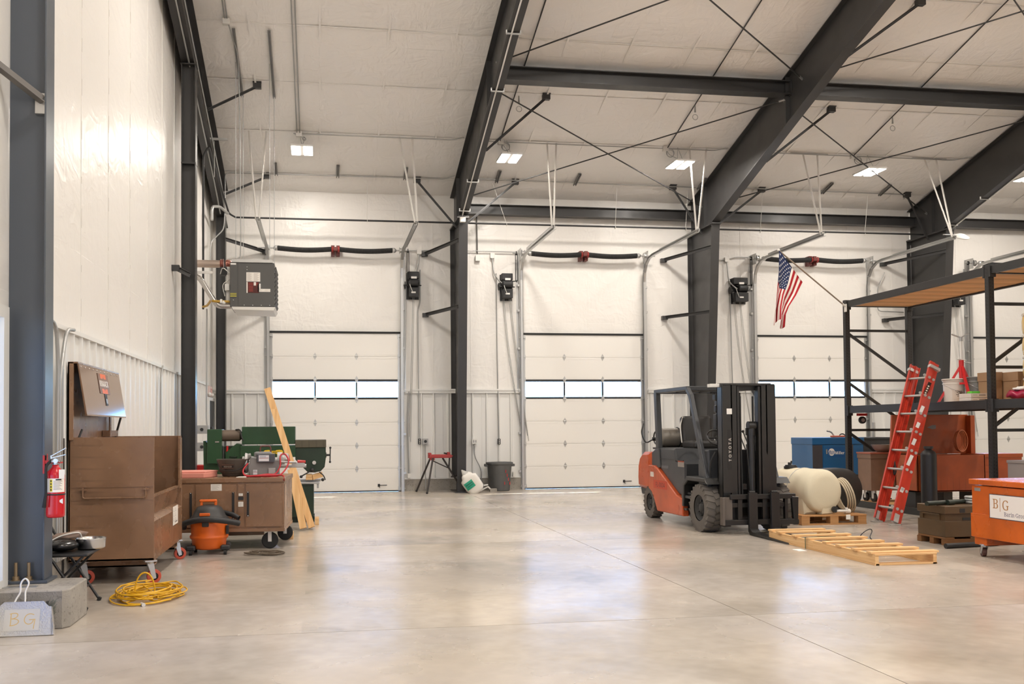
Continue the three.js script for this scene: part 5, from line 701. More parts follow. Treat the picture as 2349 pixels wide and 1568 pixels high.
{ // green band saw behind the bench
  const G = std(col(0.022, 0.075, 0.03), 0.4, 0, { map: scuff, roughnessMap: smudge }), G2 = std(col(0.014, 0.034, 0.017), 0.45, 0, { map: scuff }), t = thing('band_saw', 'large green horizontal metal cutting band saw behind the bench', 'saw', [-0.8, 0, 6.6]);
  P(t, 'blade_guard', bx(-1.2, -0.392, 1.22, 1.495, 6.5, 6.9, 0.008), G); P(t, 'saw_arm', [bx(-1.22, -0.38, 1.02, 1.2, 6.45, 6.92, 0.01), prism([[-1.45, 0.98], [-1.2, 0.98], [-1.2, 1.22], [-1.28, 1.24], [-1.45, 1.1]], 6.5, 6.88, 'z', 0.008)], G);
  P(t, 'wheel_cover', [prism([[-0.39, 1.17], [0.08, 1.17], [0.08, 1.0], [0.06, 0.86], [0.0, 0.795], [-0.1, 0.775], [-0.2, 0.78], [-0.39, 0.98]], 6.45, 6.92, 'z', 0.012)], G2); P(t, 'cover_strip', bx(-0.39, 0.085, 1.165, 1.285, 6.44, 6.93, 0.006), std(col(0.11, 0.095, 0.06), 0.5, 0, { map: scuff }));
  P(t, 'drive_housing', [bx(-1.72, -1.5, 0.93, 1.46, 6.5, 6.9, 0.012), prism([[-1.78, 0.6], [-1.5, 0.6], [-1.5, 0.95], [-1.76, 1.28], [-1.79, 1.28]], 6.45, 6.8, 'z', 0.01)], G); P(t, 'latch', bx(-1.6, -1.54, 1.255, 1.275, 6.9, 6.915), M.chrome);
  P(t, 'motor', [cyl([-1.5, 1.36, 6.75], [-1.24, 1.36, 6.75], 0.088, 0.088, 22), cyl([-1.25, 1.36, 6.75], [-1.2, 1.36, 6.75], 0.088, 0.05, 22)], std(col(0.16, 0.12, 0.09), 0.4, 0.3)); P(t, 'motor_cable', tube([[-1.3, 1.45, 6.78], [-1.23, 1.44, 6.86], [-1.2, 1.33, 6.9], [-1.16, 1.24, 6.88]], 0.012, 6), M.black);
  P(t, 'gear_box', [bx(-1.48, -1.24, 0.9, 1.2, 6.5, 6.8, 0.01), cyl([-1.4, 0.95, 6.7], [-1.4, 1.15, 6.7], 0.06, 0.06, 14), ...[0, 1, 2, 3].map((k) => cyl([-1.33, 0.92 + k * 0.035, 6.84], [-1.33, 0.935 + k * 0.035, 6.84], 0.075, 0.075, 16))], G2); P(t, 'red_hose', cyl([-1.43, 1.02, 6.86], [-1.42, 1.2, 6.86], 0.016, 0.016, 8), M.red);
  P(t, 'lift_cylinder', [cyl([-1.1, 0.66, 6.85], [-1.06, 1.04, 6.85], 0.03, 0.03, 12), cyl([-1.15, 1.04, 6.88], [-1.06, 1.06, 6.88], 0.05, 0.05, 12)], M.conduit); P(t, 'yellow_guide', prism([[-1.02, 0.8], [-0.92, 0.8], [-0.88, 1.02], [-1.06, 1.02]], 6.7, 6.85, 'z', 0.005), std(col(0.3, 0.16, 0.02), 0.5));
  P(t, 'maker_badge', prism([[-0.88, 1.1], [-0.85, 1.13], [-0.8, 1.135], [-0.765, 1.13], [-0.75, 1.11], [-0.7, 1.11], [-0.68, 1.13], [-0.63, 1.135], [-0.59, 1.13], [-0.57, 1.1], [-0.59, 1.07], [-0.63, 1.065], [-0.68, 1.07], [-0.7, 1.09], [-0.75, 1.09], [-0.765, 1.07], [-0.8, 1.065], [-0.85, 1.07]], 6.92, 6.926, 'z'), std(col(0.75, 0.5, 0.02), 0.5), 'yellow maker badge');
  P(t, 'badge_lettering', decal([-0.725, 1.1, 6.925], [0, 0, 1], 0.27, 0.04), std(0xffffff, 0.5, 0, { map: canvasTex(256, 40, (c, w, h) => { c.fillStyle = '#e0bb28'; c.fillRect(0, 0, w, h); c.fillStyle = '#1d1a10'; c.font = 'bold 32px sans-serif'; c.textAlign = 'center'; c.textBaseline = 'middle'; c.fillText('HYD-MECH', w / 2, h / 2 + 1, 240); }) }));
  P(t, 'vise_handle', [cyl([0.05, 1.04, 6.72], [0.14, 1.04, 6.72], 0.02, 0.016, 10), cyl([0.145, 0.93, 6.72], [0.15, 1.155, 6.72], 0.009, 0.009, 8), ball([0.15, 1.155, 6.72], 0.018, 8), ball([0.145, 0.93, 6.72], 0.018, 8), cyl([0.07, 1.04, 6.72], [0.09, 1.04, 6.72], 0.04, 0.04, 12)], M.black); P(t, 'lever', [tube([[-0.02, 0.78, 6.9], [0.04, 0.73, 6.95], [0.07, 0.66, 6.96]], 0.01, 6), ball([0.03, 0.665, 6.97], 0.026, 8), cyl([-0.3, 0.72, 6.95], [-0.14, 0.81, 6.95], 0.01, 0.01, 6), ball([-0.3, 0.715, 6.95], 0.024, 8), ball([-0.13, 0.815, 6.95], 0.034, 8)], M.black); P(t, 'knob', [cyl([-0.1, 0.93, 6.92], [-0.1, 0.93, 6.96], 0.024, 0.03, 12)], M.chrome);
  P(t, 'saw_bed', [bx(-1.5, -0.02, 0.6, 0.63, 6.4, 6.95, 0.004), bx(-0.5, 0.0, 0.63, 0.66, 6.55, 6.75, 0.004), bx(-0.06, -0.03, 0.53, 0.6, 6.85, 6.9, 0.004)], M.conduit); P(t, 'base_cabinet', [bx(-1.6, -0.11, 0.09, 0.6, 6.2, 6.9, 0.01), bx(-0.42, -0.13, 0.12, 0.56, 6.9, 6.906, 0.003)], G2); P(t, 'skid_foot', [bx(-1.55, -0.1, 0, 0.09, 6.3, 6.4), bx(-1.55, -0.1, 0, 0.09, 6.7, 6.8)], G2);
  single('wood_block', 'two timber offcuts stacked on the bed of the green saw', 'wood block', [bx(-0.23, -0.13, 0.662, 0.705, 6.75, 6.93, 0.002), bx(-0.225, -0.135, 0.707, 0.75, 6.75, 6.93, 0.002), bar([-0.13, 0.70, 6.9], [0.02, 0.74, 6.8], 0.03, 0.08)], M.wood);
  single('wood_block', 'short timber offcut on the floor at the foot of the saw', 'wood block', bx(-0.09, -0.03, 0, 0.1, 7.0, 7.3, 0.002), M.wood);
  const bd = (label, a, b, w) => single('timber_board', label, 'board', bar(a, b, w, 0.038, [0.35, 0, 1]), M.wood);
  const bb = thing('timber_board', 'long pale timber board leaning past the front of the green saw', 'board', [-0.13, 0, 7.95]); P(bb, 'board', bar([-0.13, 0.03, 7.93], [-0.795, 2.07, 7.25], 0.095, 0.04, [-0.1, 0.35, 1]), M.wood);
  const b2 = thing('timber_board', 'shorter pale timber board leaning beside the longer one at the bench', 'board', [-0.25, 0, 8.05]); P(b2, 'board', bar([-0.25, 0.03, 8.03], [-0.43, 0.86, 7.75], 0.1, 0.04, [-0.05, 0.3, 1]), M.wood);
  const rc = thing('hose_cart', 'dark red welding cart partly hidden behind the band saw', 'cart', [-2.05, 0, 5.3]); P(rc, 'tray', bx(-2.2, -1.85, 0.75, 0.86, 5.1, 5.5, 0.01), M.red); P(rc, 'frame', [bx(-2.2, -2.17, 0.1, 0.75, 5.1, 5.13), bx(-1.88, -1.85, 0.1, 0.75, 5.1, 5.13), bx(-2.2, -2.17, 0.0, 0.75, 5.47, 5.5), bx(-1.88, -1.85, 0.0, 0.75, 5.47, 5.5)], M.black); P(rc, 'wheel', cyl([-2.02, 0.1, 5.05], [-1.98, 0.1, 5.05], 0.1, 0.1, 18), M.rubber);
}
// ---------- forklift ----------
{
  const L = 5.17, R = 6.34, C = (L + R) / 2, or = std(col(0.66, 0.115, 0.032), 0.38, 0, { roughnessMap: smudge, map: scuff }), dk = std(col(0.04, 0.042, 0.046), 0.42, 0, { roughnessMap: smudge }), bk = std(col(0.017, 0.016, 0.015), 0.42, 0, { roughnessMap: smudge }), tyre = std(col(0.13, 0.115, 0.10), 0.92), rimM = std(col(0.03, 0.03, 0.03), 0.6);
  const t = thing('forklift', 'orange and dark grey forklift truck with its black mast lowered', 'forklift', [C, 0, 8.4]);
  // body
  P(t, 'counterweight', [prism([[6.78, 0.46], [6.76, 0.62], [6.78, 0.82], [6.86, 0.96], [7.0, 1.04], [7.34, 1.05], [7.34, 0.46], [7.2, 0.44]], L + 0.02, R - 0.02, 'x', 0.05)], or);
  P(t, 'tail_lamp', [bx(L + 0.05, L + 0.13, 0.56, 0.8, 6.745, 6.77, 0.006), bx(R - 0.13, R - 0.05, 0.56, 0.8, 6.745, 6.77, 0.006)], std(col(0.12, 0.05, 0.02), 0.4)); P(t, 'bumper', prism([[6.85, 0.34], [7.25, 0.34], [7.25, 0.46], [6.8, 0.46]], L + 0.06, R - 0.06, 'x', 0.02), bk);
  for (const [a, b] of [[L, L + 0.1], [R - 0.1, R]]) P(t, 'side_panel', prism([[7.34, 0.84], [7.62, 0.84], [7.72, 0.81], [8.52, 0.44], [8.74, 0.40], [8.76, 0.15], [7.72, 0.14], [7.6, 0.3], [7.48, 0.42], [7.34, 0.47]], a, b, 'x', 0.012), or);
  P(t, 'chassis', [bx(L + 0.1, R - 0.1, 0.16, 0.44, 7.4, 9.2, 0.01), bx(L + 0.14, R - 0.14, 0.4, 0.5, 6.9, 7.5)], bk);
  P(t, 'engine_hood', [prism([[7.36, 0.78], [7.36, 1.05], [7.55, 1.12], [8.35, 1.12], [8.4, 0.95], [8.75, 0.9], [8.75, 0.42], [8.5, 0.44], [7.72, 0.8]], L + 0.05, R - 0.05, 'x', 0.025)], dk); P(t, 'hood_seam', bx(L + 0.04, L + 0.055, 0.945, 0.955, 7.7, 8.7), bk);
  P(t, 'floor_plate', [bx(L + 0.04, R - 0.04, 0.47, 0.5, 8.7, 9.35, 0.006), bx(L + 0.0, L + 0.16, 0.42, 0.46, 8.72, 9.1, 0.006)], dk); P(t, 'dashboard', [prism([[9.1, 0.5], [9.1, 0.95], [9.25, 1.12], [9.45, 1.12], [9.5, 0.5]], L + 0.1, R - 0.1, 'x', 0.02)], dk);
  P(t, 'front_fender', [prism([[8.78, 0.3], [8.8, 0.62], [8.95, 0.74], [9.6, 0.74], [9.68, 0.66], [9.6, 0.68], [9.0, 0.68], [8.87, 0.6], [8.84, 0.3]], L - 0.02, L + 0.26, 'x', 0.01), prism([[8.78, 0.3], [8.8, 0.62], [8.95, 0.74], [9.6, 0.74], [9.68, 0.66], [9.6, 0.68], [9.0, 0.68], [8.87, 0.6], [8.84, 0.3]], R - 0.26, R + 0.02, 'x', 0.01)], bk);
  P(t, 'step', [bx(L + 0.02, L + 0.12, 0.24, 0.27, 8.72, 8.86), bx(L + 0.11, L + 0.13, 0.15, 0.5, 8.7, 8.9)], bk);
  // overhead guard
  const gL = L + 0.08, gR = R - 0.08;
  for (const x of [gL, gR]) { P(t, 'front_pillar', [bar([x, 0.6, 9.5], [x, 1.55, 9.08], 0.06, 0.1, [0, 0, 1], 0.012), bar([x, 1.53, 9.09], [x, 1.9, 8.93], 0.06, 0.085, [0, 0, 1], 0.012), bar([x, 1.88, 8.94], [x, 2.0, 8.8], 0.06, 0.07, [0, 1, 1], 0.012)], dk); P(t, 'rear_pillar', [bar([x, 0.82, 7.66], [x, 1.99, 7.56], 0.075, 0.12, [0, 0, 1], 0.012), bar([x, 0.8, 7.72], [x, 1.1, 7.66], 0.1, 0.16, [0, 0, 1], 0.012)], dk); P(t, 'roof_rail', bar([x, 2.0, 7.5], [x, 2.0, 8.84], 0.065, 0.06, [0, 1, 0], 0.012), dk); }
  for (const z of [7.54, 8.8]) P(t, 'roof_crossbar', bx(gL, gR, 1.965, 2.03, z - 0.04, z + 0.04, 0.01), dk); for (let k = 0; k < 5; k++) P(t, 'roof_bar', bx(gL + 0.12 + k * 0.19, gL + 0.15 + k * 0.19, 1.98, 2.02, 7.56, 8.8), bk);
  P(t, 'rear_lamp', [new RoundedBoxGeometry(0.12, 0.12, 0.09, 2, 0.02).translate(gR - 0.06, 1.72, 7.72), bx(gR - 0.12, gR + 0.06, 1.85, 1.96, 7.62, 7.75, 0.02)], bk); P(t, 'lamp_glass', [cyl([gR - 0.06, 1.72, 7.765], [gR - 0.06, 1.72, 7.775], 0.04, 0.04, 16)], std(col(0.8, 0.8, 0.78), 0.15, 0, { emissive: col(1, 0.95, 0.85), emissiveIntensity: 0.6 }));
  P(t, 'control_box', [bx(gR - 0.1, gR + 0.04, 1.25, 1.64, 7.6, 7.72, 0.012)], bk); P(t, 'sticker', [decal([gR + 0.01, 1.55, 7.73], [0, 0, 1], 0.05, 0.14), decal([gR - 0.06, 1.42, 7.73], [0, 0, 1], 0.06, 0.06)], M.paper); P(t, 'front_lamp', [new RoundedBoxGeometry(0.1, 0.1, 0.09, 2, 0.02).translate(gR - 0.02, 1.7, 9.16), bx(gR - 0.04, gR + 0.0, 1.64, 1.85, 9.05, 9.12)], bk); P(t, 'front_lamp_glass', cyl([gR - 0.02, 1.7, 9.205], [gR - 0.02, 1.7, 9.215], 0.034, 0.034, 16), M.galvPale);
  // gas bottle, seat, controls
  P(t, 'gas_bottle', lathe([[0, 0], [0.1, 0.0], [0.15, 0.03], [0.155, 0.06], [0.155, 0.56], [0.14, 0.61], [0.07, 0.64], [0, 0.64]], 26).rotateZ(-Math.PI / 2).translate(L + 0.19, 1.27, 7.28), std(col(0.30, 0.27, 0.23), 0.5, 0.2, { map: scuff }), 'grey gas bottle'); P(t, 'bottle_valve', [cyl([L + 0.1, 1.25, 7.28], [L + 0.2, 1.25, 7.28], 0.03, 0.03, 10), ring([L + 0.16, 1.27, 7.28], 0.1, 0.012, 'x', 20, 6), tube([[L + 0.1, 1.24, 7.28], [L + 0.0, 1.2, 7.25], [L - 0.05, 1.35, 7.2], [L + 0.0, 1.5, 7.15]], 0.012, 6)], bk); P(t, 'bottle_cradle', [bx(L + 0.16, L + 0.85, 1.085, 1.115, 7.12, 7.44, 0.006), ...[0.33, 0.62].map((d) => ring([L + 0.19 + d, 1.27, 7.28], 0.16, 0.012, 'x', 26, 6))], bk);
  P(t, 'seat_back', new RoundedBoxGeometry(0.5, 0.46, 0.13, 4, 0.055).rotateX(-0.14).translate(C + 0.02, 1.38, 7.85), std(col(0.018, 0.016, 0.015), 0.35)); P(t, 'seat_cushion', new RoundedBoxGeometry(0.5, 0.13, 0.5, 4, 0.05).translate(C + 0.02, 1.17, 8.12), std(col(0.018, 0.016, 0.015), 0.4)); P(t, 'seat_trim', tube([[C - 0.25, 1.2, 7.93], [C - 0.25, 1.45, 7.88], [C - 0.2, 1.6, 7.86]], 0.01, 6), M.galvPale);
  P(t, 'steering_column', [cyl([C - 0.05, 1.0, 9.1], [C - 0.05, 1.26, 8.82], 0.035, 0.03, 12)], bk); P(t, 'steering_wheel', [ring([0, 0, 0], 0.155, 0.014, 'y', 28, 8), cyl([-0.15, 0, 0], [0.15, 0, 0], 0.012, 0.012, 6), cyl([0, 0, 0], [0, 0, 0.15], 0.012, 0.012, 6), cyl([0, -0.03, 0], [0, 0.02, 0], 0.035, 0.035, 12)].map((g) => g.rotateX(0.8).translate(C - 0.05, 1.28, 8.8)), bk);
  for (let k = 0; k < 3; k++) P(t, 'lever', [cyl([C + 0.2 + k * 0.07, 1.08, 9.2], [C + 0.18 + k * 0.07, 1.36, 9.0], 0.009, 0.009, 6), ball([C + 0.18 + k * 0.07, 1.37, 8.99], 0.022, 8)], bk); P(t, 'grab_bar', tube([[gR - 0.05, 1.5, 9.0], [gR - 0.12, 1.4, 9.06], [gR - 0.1, 1.1, 9.22], [gR - 0.02, 1.02, 9.3]], 0.014, 8), bk); P(t, 'red_cap', bx(C + 0.32, C + 0.42, 1.12, 1.16, 9.25, 9.33, 0.008), or);
  // lettering and stickers on the near side
  P(t, 'fleet_number', decal([L - 0.001, 0.555, 7.87], [-1, 0, 0], 0.58, 0.13, [0, 1, 0.0]), std(0xffffff, 0.5, 0, { map: canvasTex(256, 64, (c, w, h) => { c.fillStyle = '#c2492a'; c.fillRect(0, 0, w, h); c.fillStyle = '#3d1710'; c.font = '50px sans-serif'; c.textAlign = 'center'; c.textBaseline = 'middle'; c.fillText('FL-0004', w / 2, h / 2 + 2, 236); }) }), 'black fleet number');
  P(t, 'sticker', decal([L - 0.001, 0.70, 7.52], [-1, 0, 0], 0.15, 0.075), print(64, 48, (c, w, h) => { c.fillStyle = '#e9ddd2'; c.fillRect(0, 0, w, h); c.fillStyle = '#b7a79a'; for (let i = 0; i < 4; i++) c.fillRect(6, 8 + i * 9, 50, 3); }), 'white sticker'); P(t, 'hood_sticker', decal([L + 0.049, 0.9, 8.6], [-1, 0, 0], 0.24, 0.09), print(96, 40, (c, w, h) => { c.fillStyle = '#8f867e'; c.fillRect(0, 0, w, h); c.fillStyle = '#a34a33'; c.fillRect(0, 0, w, 9); }), 'grey warning sticker'); P(t, 'model_plate', decal([L + 0.049, 0.83, 7.95], [-1, 0, 0], 0.3, 0.04), std(col(0.12, 0.12, 0.125), 0.5));
  // wheels
  const wheel = (nm, x0, x1, z, r, rim, lugs) => {
    const s = x0 < C ? -1 : 1, w = x1 - x0, xo = s < 0 ? x0 : x1, cx = (x0 + x1) / 2, prof = [[rim, -w / 2 + 0.01], [r * 0.9, -w / 2], [r * 0.965, -w / 2 + 0.02], [r * 0.97, 0], [r * 0.965, w / 2 - 0.02], [r * 0.9, w / 2], [rim, w / 2 - 0.01]], g = [lathe(prof, 40).rotateZ(Math.PI / 2).translate(cx, r, z)];
    for (let k = 0; k < lugs; k++) for (const sd of [-1, 1]) { const a = (k + (sd > 0 ? 0.5 : 0)) / lugs * Math.PI * 2; g.push(new THREE.BoxGeometry(w * 0.5, r * 0.13, r * 2 * Math.PI / lugs * 0.62).rotateY(sd * 0.32).translate(sd * w * 0.255, r * 0.935, 0).rotateX(a).translate(cx, r, z)); }
    P(t, nm, g, tyre, nm === 'front_tyre' ? 'dusty grey lugged tyre' : undefined);
    P(t, 'wheel_rim', [lathe([[rim + 0.005, -0.02], [rim * 0.95, 0], [rim * 0.8, -0.045], [rim * 0.35, -0.05], [rim * 0.33, -0.01], [0, -0.01]], 28).rotateZ(s < 0 ? Math.PI / 2 : -Math.PI / 2).translate(xo - s * 0.02, r, z), ...[0, 1, 2, 3, 4, 5].map((k) => cyl([xo - s * 0.06, r + rim * 0.55 * Math.cos(k * 1.047), z + rim * 0.55 * Math.sin(k * 1.047)], [xo - s * 0.035, r + rim * 0.55 * Math.cos(k * 1.047), z + rim * 0.55 * Math.sin(k * 1.047)], 0.018, 0.018, 6))], rimM);
  };
  wheel('front_tyre', L - 0.03, L + 0.2, 9.4, 0.325, 0.18, 22); wheel('front_tyre', R - 0.2, R + 0.03, 9.4, 0.325, 0.18, 22); wheel('rear_tyre', L + 0.02, L + 0.19, 7.3, 0.25, 0.135, 20); wheel('rear_tyre', R - 0.19, R - 0.02, 7.3, 0.25, 0.135, 20);
  // mast
  const chan = (x0, x1, z0, z1, y0, y1, open) => [bx(x0, x1, y0, y1, z0, z0 + 0.018), bx(x0, x1, y0, y1, z1 - 0.018, z1), open > 0 ? bx(x0, x0 + 0.018, y0, y1, z0, z1) : bx(x1 - 0.018, x1, y0, y1, z0, z1)];
  for (const s of [-1, 1]) { const cx = 5.715, o = s < 0 ? 5.335 : 6.095; P(t, 'outer_mast_rail', [...(s < 0 ? chan(o, o + 0.1, 9.62, 9.79, 0.1, 2.0, 1) : chan(o - 0.1, o, 9.62, 9.79, 0.1, 2.0, -1)), bx(s < 0 ? o : o - 0.13, s < 0 ? o + 0.13 : o, 0.55, 2.0, 9.79, 9.8)], bk); P(t, 'inner_mast_rail', [...(s < 0 ? chan(o + 0.12, o + 0.2, 9.64, 9.8, 0.14, 2.0, 1) : chan(o - 0.2, o - 0.12, 9.64, 9.8, 0.14, 2.0, -1)), bx(s < 0 ? o + 0.215 : o - 0.245, s < 0 ? o + 0.245 : o - 0.215, 0.16, 1.98, 9.7, 9.79)], bk); P(t, 'lift_cylinder', [cyl([s < 0 ? o + 0.16 : o - 0.16, 0.14, 9.58], [s < 0 ? o + 0.16 : o - 0.16, 1.9, 9.58], 0.032, 0.032, 14)], bk); P(t, 'lift_chain', bar([s < 0 ? o + 0.29 : o - 0.29, 0.4, 9.72], [s < 0 ? o + 0.29 : o - 0.29, 1.85, 9.72], 0.03, 0.014), M.rubber); }
  P(t, 'mast_crossbar', [bx(5.34, 6.09, 1.93, 2.03, 9.62, 9.7, 0.008), bx(5.34, 6.09, 1.99, 2.015, 9.62, 9.8, 0.005)], bk); P(t, 'mast_crossbar', bx(5.34, 6.09, 0.58, 0.66, 9.6, 9.66, 0.006), bk); P(t, 'mast_crossbar', bx(5.34, 6.09, 0.12, 0.22, 9.6, 9.66, 0.006), bk);
  P(t, 'centre_cylinder', [cyl([5.79, 0.14, 9.68], [5.79, 1.32, 9.68], 0.055, 0.055, 18), cyl([5.79, 1.32, 9.68], [5.79, 1.42, 9.68], 0.07, 0.07, 18), cyl([5.74, 1.45, 9.7], [5.84, 1.45, 9.7], 0.06, 0.06, 14)], bk); P(t, 'hydraulic_hose', [tube([[5.88, 0.5, 9.75], [5.9, 1.1, 9.75], [5.93, 1.7, 9.74], [5.92, 1.9, 9.7]], 0.012, 6), tube([[5.62, 0.45, 9.76], [5.61, 1.2, 9.76], [5.62, 1.9, 9.72]], 0.012, 6), tube([[5.32, 1.1, 9.6], [5.27, 0.95, 9.55], [5.28, 0.75, 9.5]], 0.014, 6), tube([[5.72, 0.4, 9.8], [5.71, 0.7, 9.8], [5.68, 1.2, 9.78]], 0.01, 6)], M.rubber); P(t, 'top_bracket', [bx(5.2, 5.335, 1.975, 2.02, 9.62, 9.72, 0.004)], M.galvPale); P(t, 'mast_sticker', decal([5.43, 1.645, 9.802], [0, 0, 1], 0.075, 0.075), M.paper, 'white sticker'); P(t, 'tilt_cylinder', [cyl([5.4, 0.6, 9.1], [5.4, 0.72, 9.6], 0.04, 0.035, 12), cyl([6.1, 0.6, 9.1], [6.1, 0.72, 9.6], 0.04, 0.035, 12)], bk);
  P(t, 'maker_lettering', decal([5.43, 1.13, 9.802], [0, 0, 1], 0.06, 0.54), std(0xffffff, 0.5, 0, { map: canvasTex(64, 512, (c, w, h) => { c.fillStyle = '#1a1917'; c.fillRect(0, 0, w, h); c.save(); c.translate(w / 2, h / 2); c.rotate(-Math.PI / 2); c.fillStyle = '#b9b2aa'; c.font = 'bold 58px sans-serif'; c.textAlign = 'center'; c.textBaseline = 'middle'; c.fillText('T O Y O T A', 0, 3, 500); c.restore(); }) }), 'pale maker lettering');
  // carriage and forks
  P(t, 'carriage', [bx(5.38, 6.31, 0.47, 0.535, 9.84, 9.91, 0.006), bx(5.3, 6.31, 0.13, 0.2, 9.84, 9.92, 0.006), bx(5.5, 5.56, 0.2, 0.47, 9.83, 9.88), bx(5.85, 5.91, 0.2, 0.47, 9.83, 9.88), bx(5.4, 6.2, 0.36, 0.42, 9.83, 9.87, 0.006)], bk); P(t, 'side_shifter', [bx(5.265, 5.42, 0.13, 0.5, 9.86, 9.88, 0.004), bx(5.26, 5.29, 0.13, 0.5, 9.84, 9.94, 0.004)], std(col(0.12, 0.10, 0.085), 0.6)); P(t, 'carriage_guard', [bx(6.16, 6.2, 0.2, 0.5, 9.84, 9.9), prism([[6.25, 0.5], [6.345, 0.49], [6.335, 0.12], [6.28, 0.12]], 9.86, 9.92, 'z', 0.004), bx(6.0, 6.34, 0.13, 0.19, 9.87, 9.93)], bk);
  for (const x of [5.67, 5.985]) P(t, 'fork', [prism([[9.93, 0.56], [9.975, 0.56], [9.985, 0.09], [10.05, 0.05], [10.98, 0.018], [11.0, 0.006], [9.98, 0.006], [9.935, 0.05]], x - 0.06, x + 0.06, 'x', 0.003), cyl([x - 0.04, 0.565, 9.93], [x + 0.04, 0.565, 9.93], 0.02, 0.02, 10)], bk);
}
{ // timber skid lying in front of the forks
  const t = thing('timber_skid', 'long narrow new timber pallet on the floor in front of the forklift', 'pallet', [5.98, 0, 11.6]), ms = [M.wood];
  for (const x of [5.655, 6.31]) { P(t, 'stringer', bx(x - 0.02, x + 0.02, 0.018, 0.112, 10.47, 12.78, 0.003), M.wood); P(t, 'runner', bx(x - 0.025, x + 0.025, 0, 0.018, 10.47, 12.78, 0.002), M.wood); }
  [10.52, 10.75, 11.12, 11.44, 11.8, 12.1, 12.42, 12.7].forEach((z, k) => P(t, 'slat', bx(5.62 + 0.01 * Math.sin(k * 5), 6.36 + 0.02 * Math.sin(k * 3), 0.112, 0.134, z - 0.046, z + 0.046, 0.002).translate(-5.99, 0, -z).rotateY(0.02 * Math.sin(k * 7)).translate(5.99, 0, z), M.wood));
  P(t, 'end_board', bx(5.64, 6.33, 0, 0.02, 12.7, 12.78, 0.002), M.wood); P(t, 'end_slat', bx(5.63, 6.33, 0.10, 0.118, 12.755, 12.785, 0.002), M.wood); P(t, 'strap', [bx(5.615, 5.618, 0, 0.136, 11.4, 11.412), bx(5.615, 6.0, 0.136, 0.139, 11.4, 11.412)], std(col(0.04, 0.09, 0.05), 0.5), 'green strap');
  single('paper_scrap', 'small white paper scrap on the floor in front of the timber pallet', 'paper', bx(5.44, 5.54, 0, 0.004, 11.42, 11.58), M.paper);
  single('wire_offcut', 'bent loop of packing wire on the floor beyond the timber pallet', 'wire', [tube([[6.6, 0.01, 10.9], [6.62, 0.1, 10.95], [6.75, 0.15, 10.9], [6.82, 0.12, 10.85], [6.76, 0.05, 10.9], [6.8, 0.01, 10.9]], 0.006, 5, 6), cyl([6.72, 0.01, 10.9], [6.84, 0.01, 10.88], 0.006, 0.006, 5)], M.black);
}
// ---------- flag on the rack ----------
{
  const t = thing('flag', 'stars and stripes flag hanging from a thin pole at the rack corner', 'flag', [8.5, 3.6, 6.45]);
  const A = V(7.90, 4.50, 6.5), B = V(9.40, 3.60, 6.06);
  P(t, 'pole', [cyl(A, B, 0.013, 0.013, 10)], std(col(0.25, 0.2, 0.15), 0.5)); P(t, 'finial', ball([7.895, 4.505, 6.5], 0.025, 10), M.galvPale); P(t, 'holder', [cyl([9.33, 3.64, 6.08], [9.41, 3.59, 6.06], 0.02, 0.02, 10), bx(9.39, 9.405, 3.5, 3.64, 6.03, 6.1)], M.galvPale);
  const tex = canvasTex(512, 270, (c, w, h) => { for (let i = 0; i < 13; i++) { c.fillStyle = i % 2 ? '#efe9e2' : '#a80f1e'; c.fillRect(0, Math.round(i * h / 13), w, Math.ceil(h / 13) + 1); } c.fillStyle = '#16264f'; c.fillRect(0, 0, w * 0.4, h * 7 / 13); c.fillStyle = '#f2efe9'; const star = (x, y, r) => { c.beginPath(); for (let k = 0; k < 10; k++) { const a = -Math.PI / 2 + k * Math.PI / 5, q = k % 2 ? r * 0.42 : r; c.lineTo(x + q * Math.cos(a), y + q * Math.sin(a)); } c.fill(); }; for (let r = 0; r < 9; r++) for (let k = 0; k < (r % 2 ? 5 : 6); k++) star(w * 0.4 * ((k * 2 + 1 + (r % 2)) / 12), h * 7 / 13 * ((r + 1) / 10), 7.5); });
  const Lp = [[895, 90], [880, 450], [845, 720], [812, 1000], [800, 1250]], Rp = [[1445, 570], [1290, 800], [1130, 985], [1040, 1120], [985, 1330]];
  const at = (pp, v) => { const s = v * 4, i = Math.min(3, Math.floor(s)), f = s - i; return [pp[i][0] + (pp[i + 1][0] - pp[i][0]) * f, pp[i][1] + (pp[i + 1][1] - pp[i][1]) * f]; };
  const nu = 52, nv = 40, g = new THREE.PlaneGeometry(1, 1, nu, nv), p = g.attributes.position, uv = g.attributes.uv;
  for (let j = 0; j <= nv; j++) for (let i = 0; i <= nu; i++) {
    const u = i / nu, v = j / nv, k = j * (nu + 1) + i, a = at(Lp, v), b = at(Rp, v), uu = u + 0.10 * v * Math.sin(u * Math.PI * 3.0), x = a[0] + (b[0] - a[0]) * uu, y = a[1] + (b[1] - a[1]) * uu + v * 90 * Math.sin(u * 9) * 0.5;
    p.setXYZ(k, 7.912 + (1660 + x / 7.127 - 1788) / 131, 4.494 - (560 + y / 7.127 - 575) / 131.5, 6.5 - 0.29 * u * (1 - v) + 0.02 + v * 0.11 * Math.cos(u * Math.PI * 3.4 + 0.6) - 0.05 * v);
    uv.setXY(k, v, 1 - u);
  }
  g.computeVertexNormals(); P(t, 'cloth', keep(g), new THREE.MeshStandardMaterial({ map: tex, roughness: 0.85, side: THREE.DoubleSide }));
}
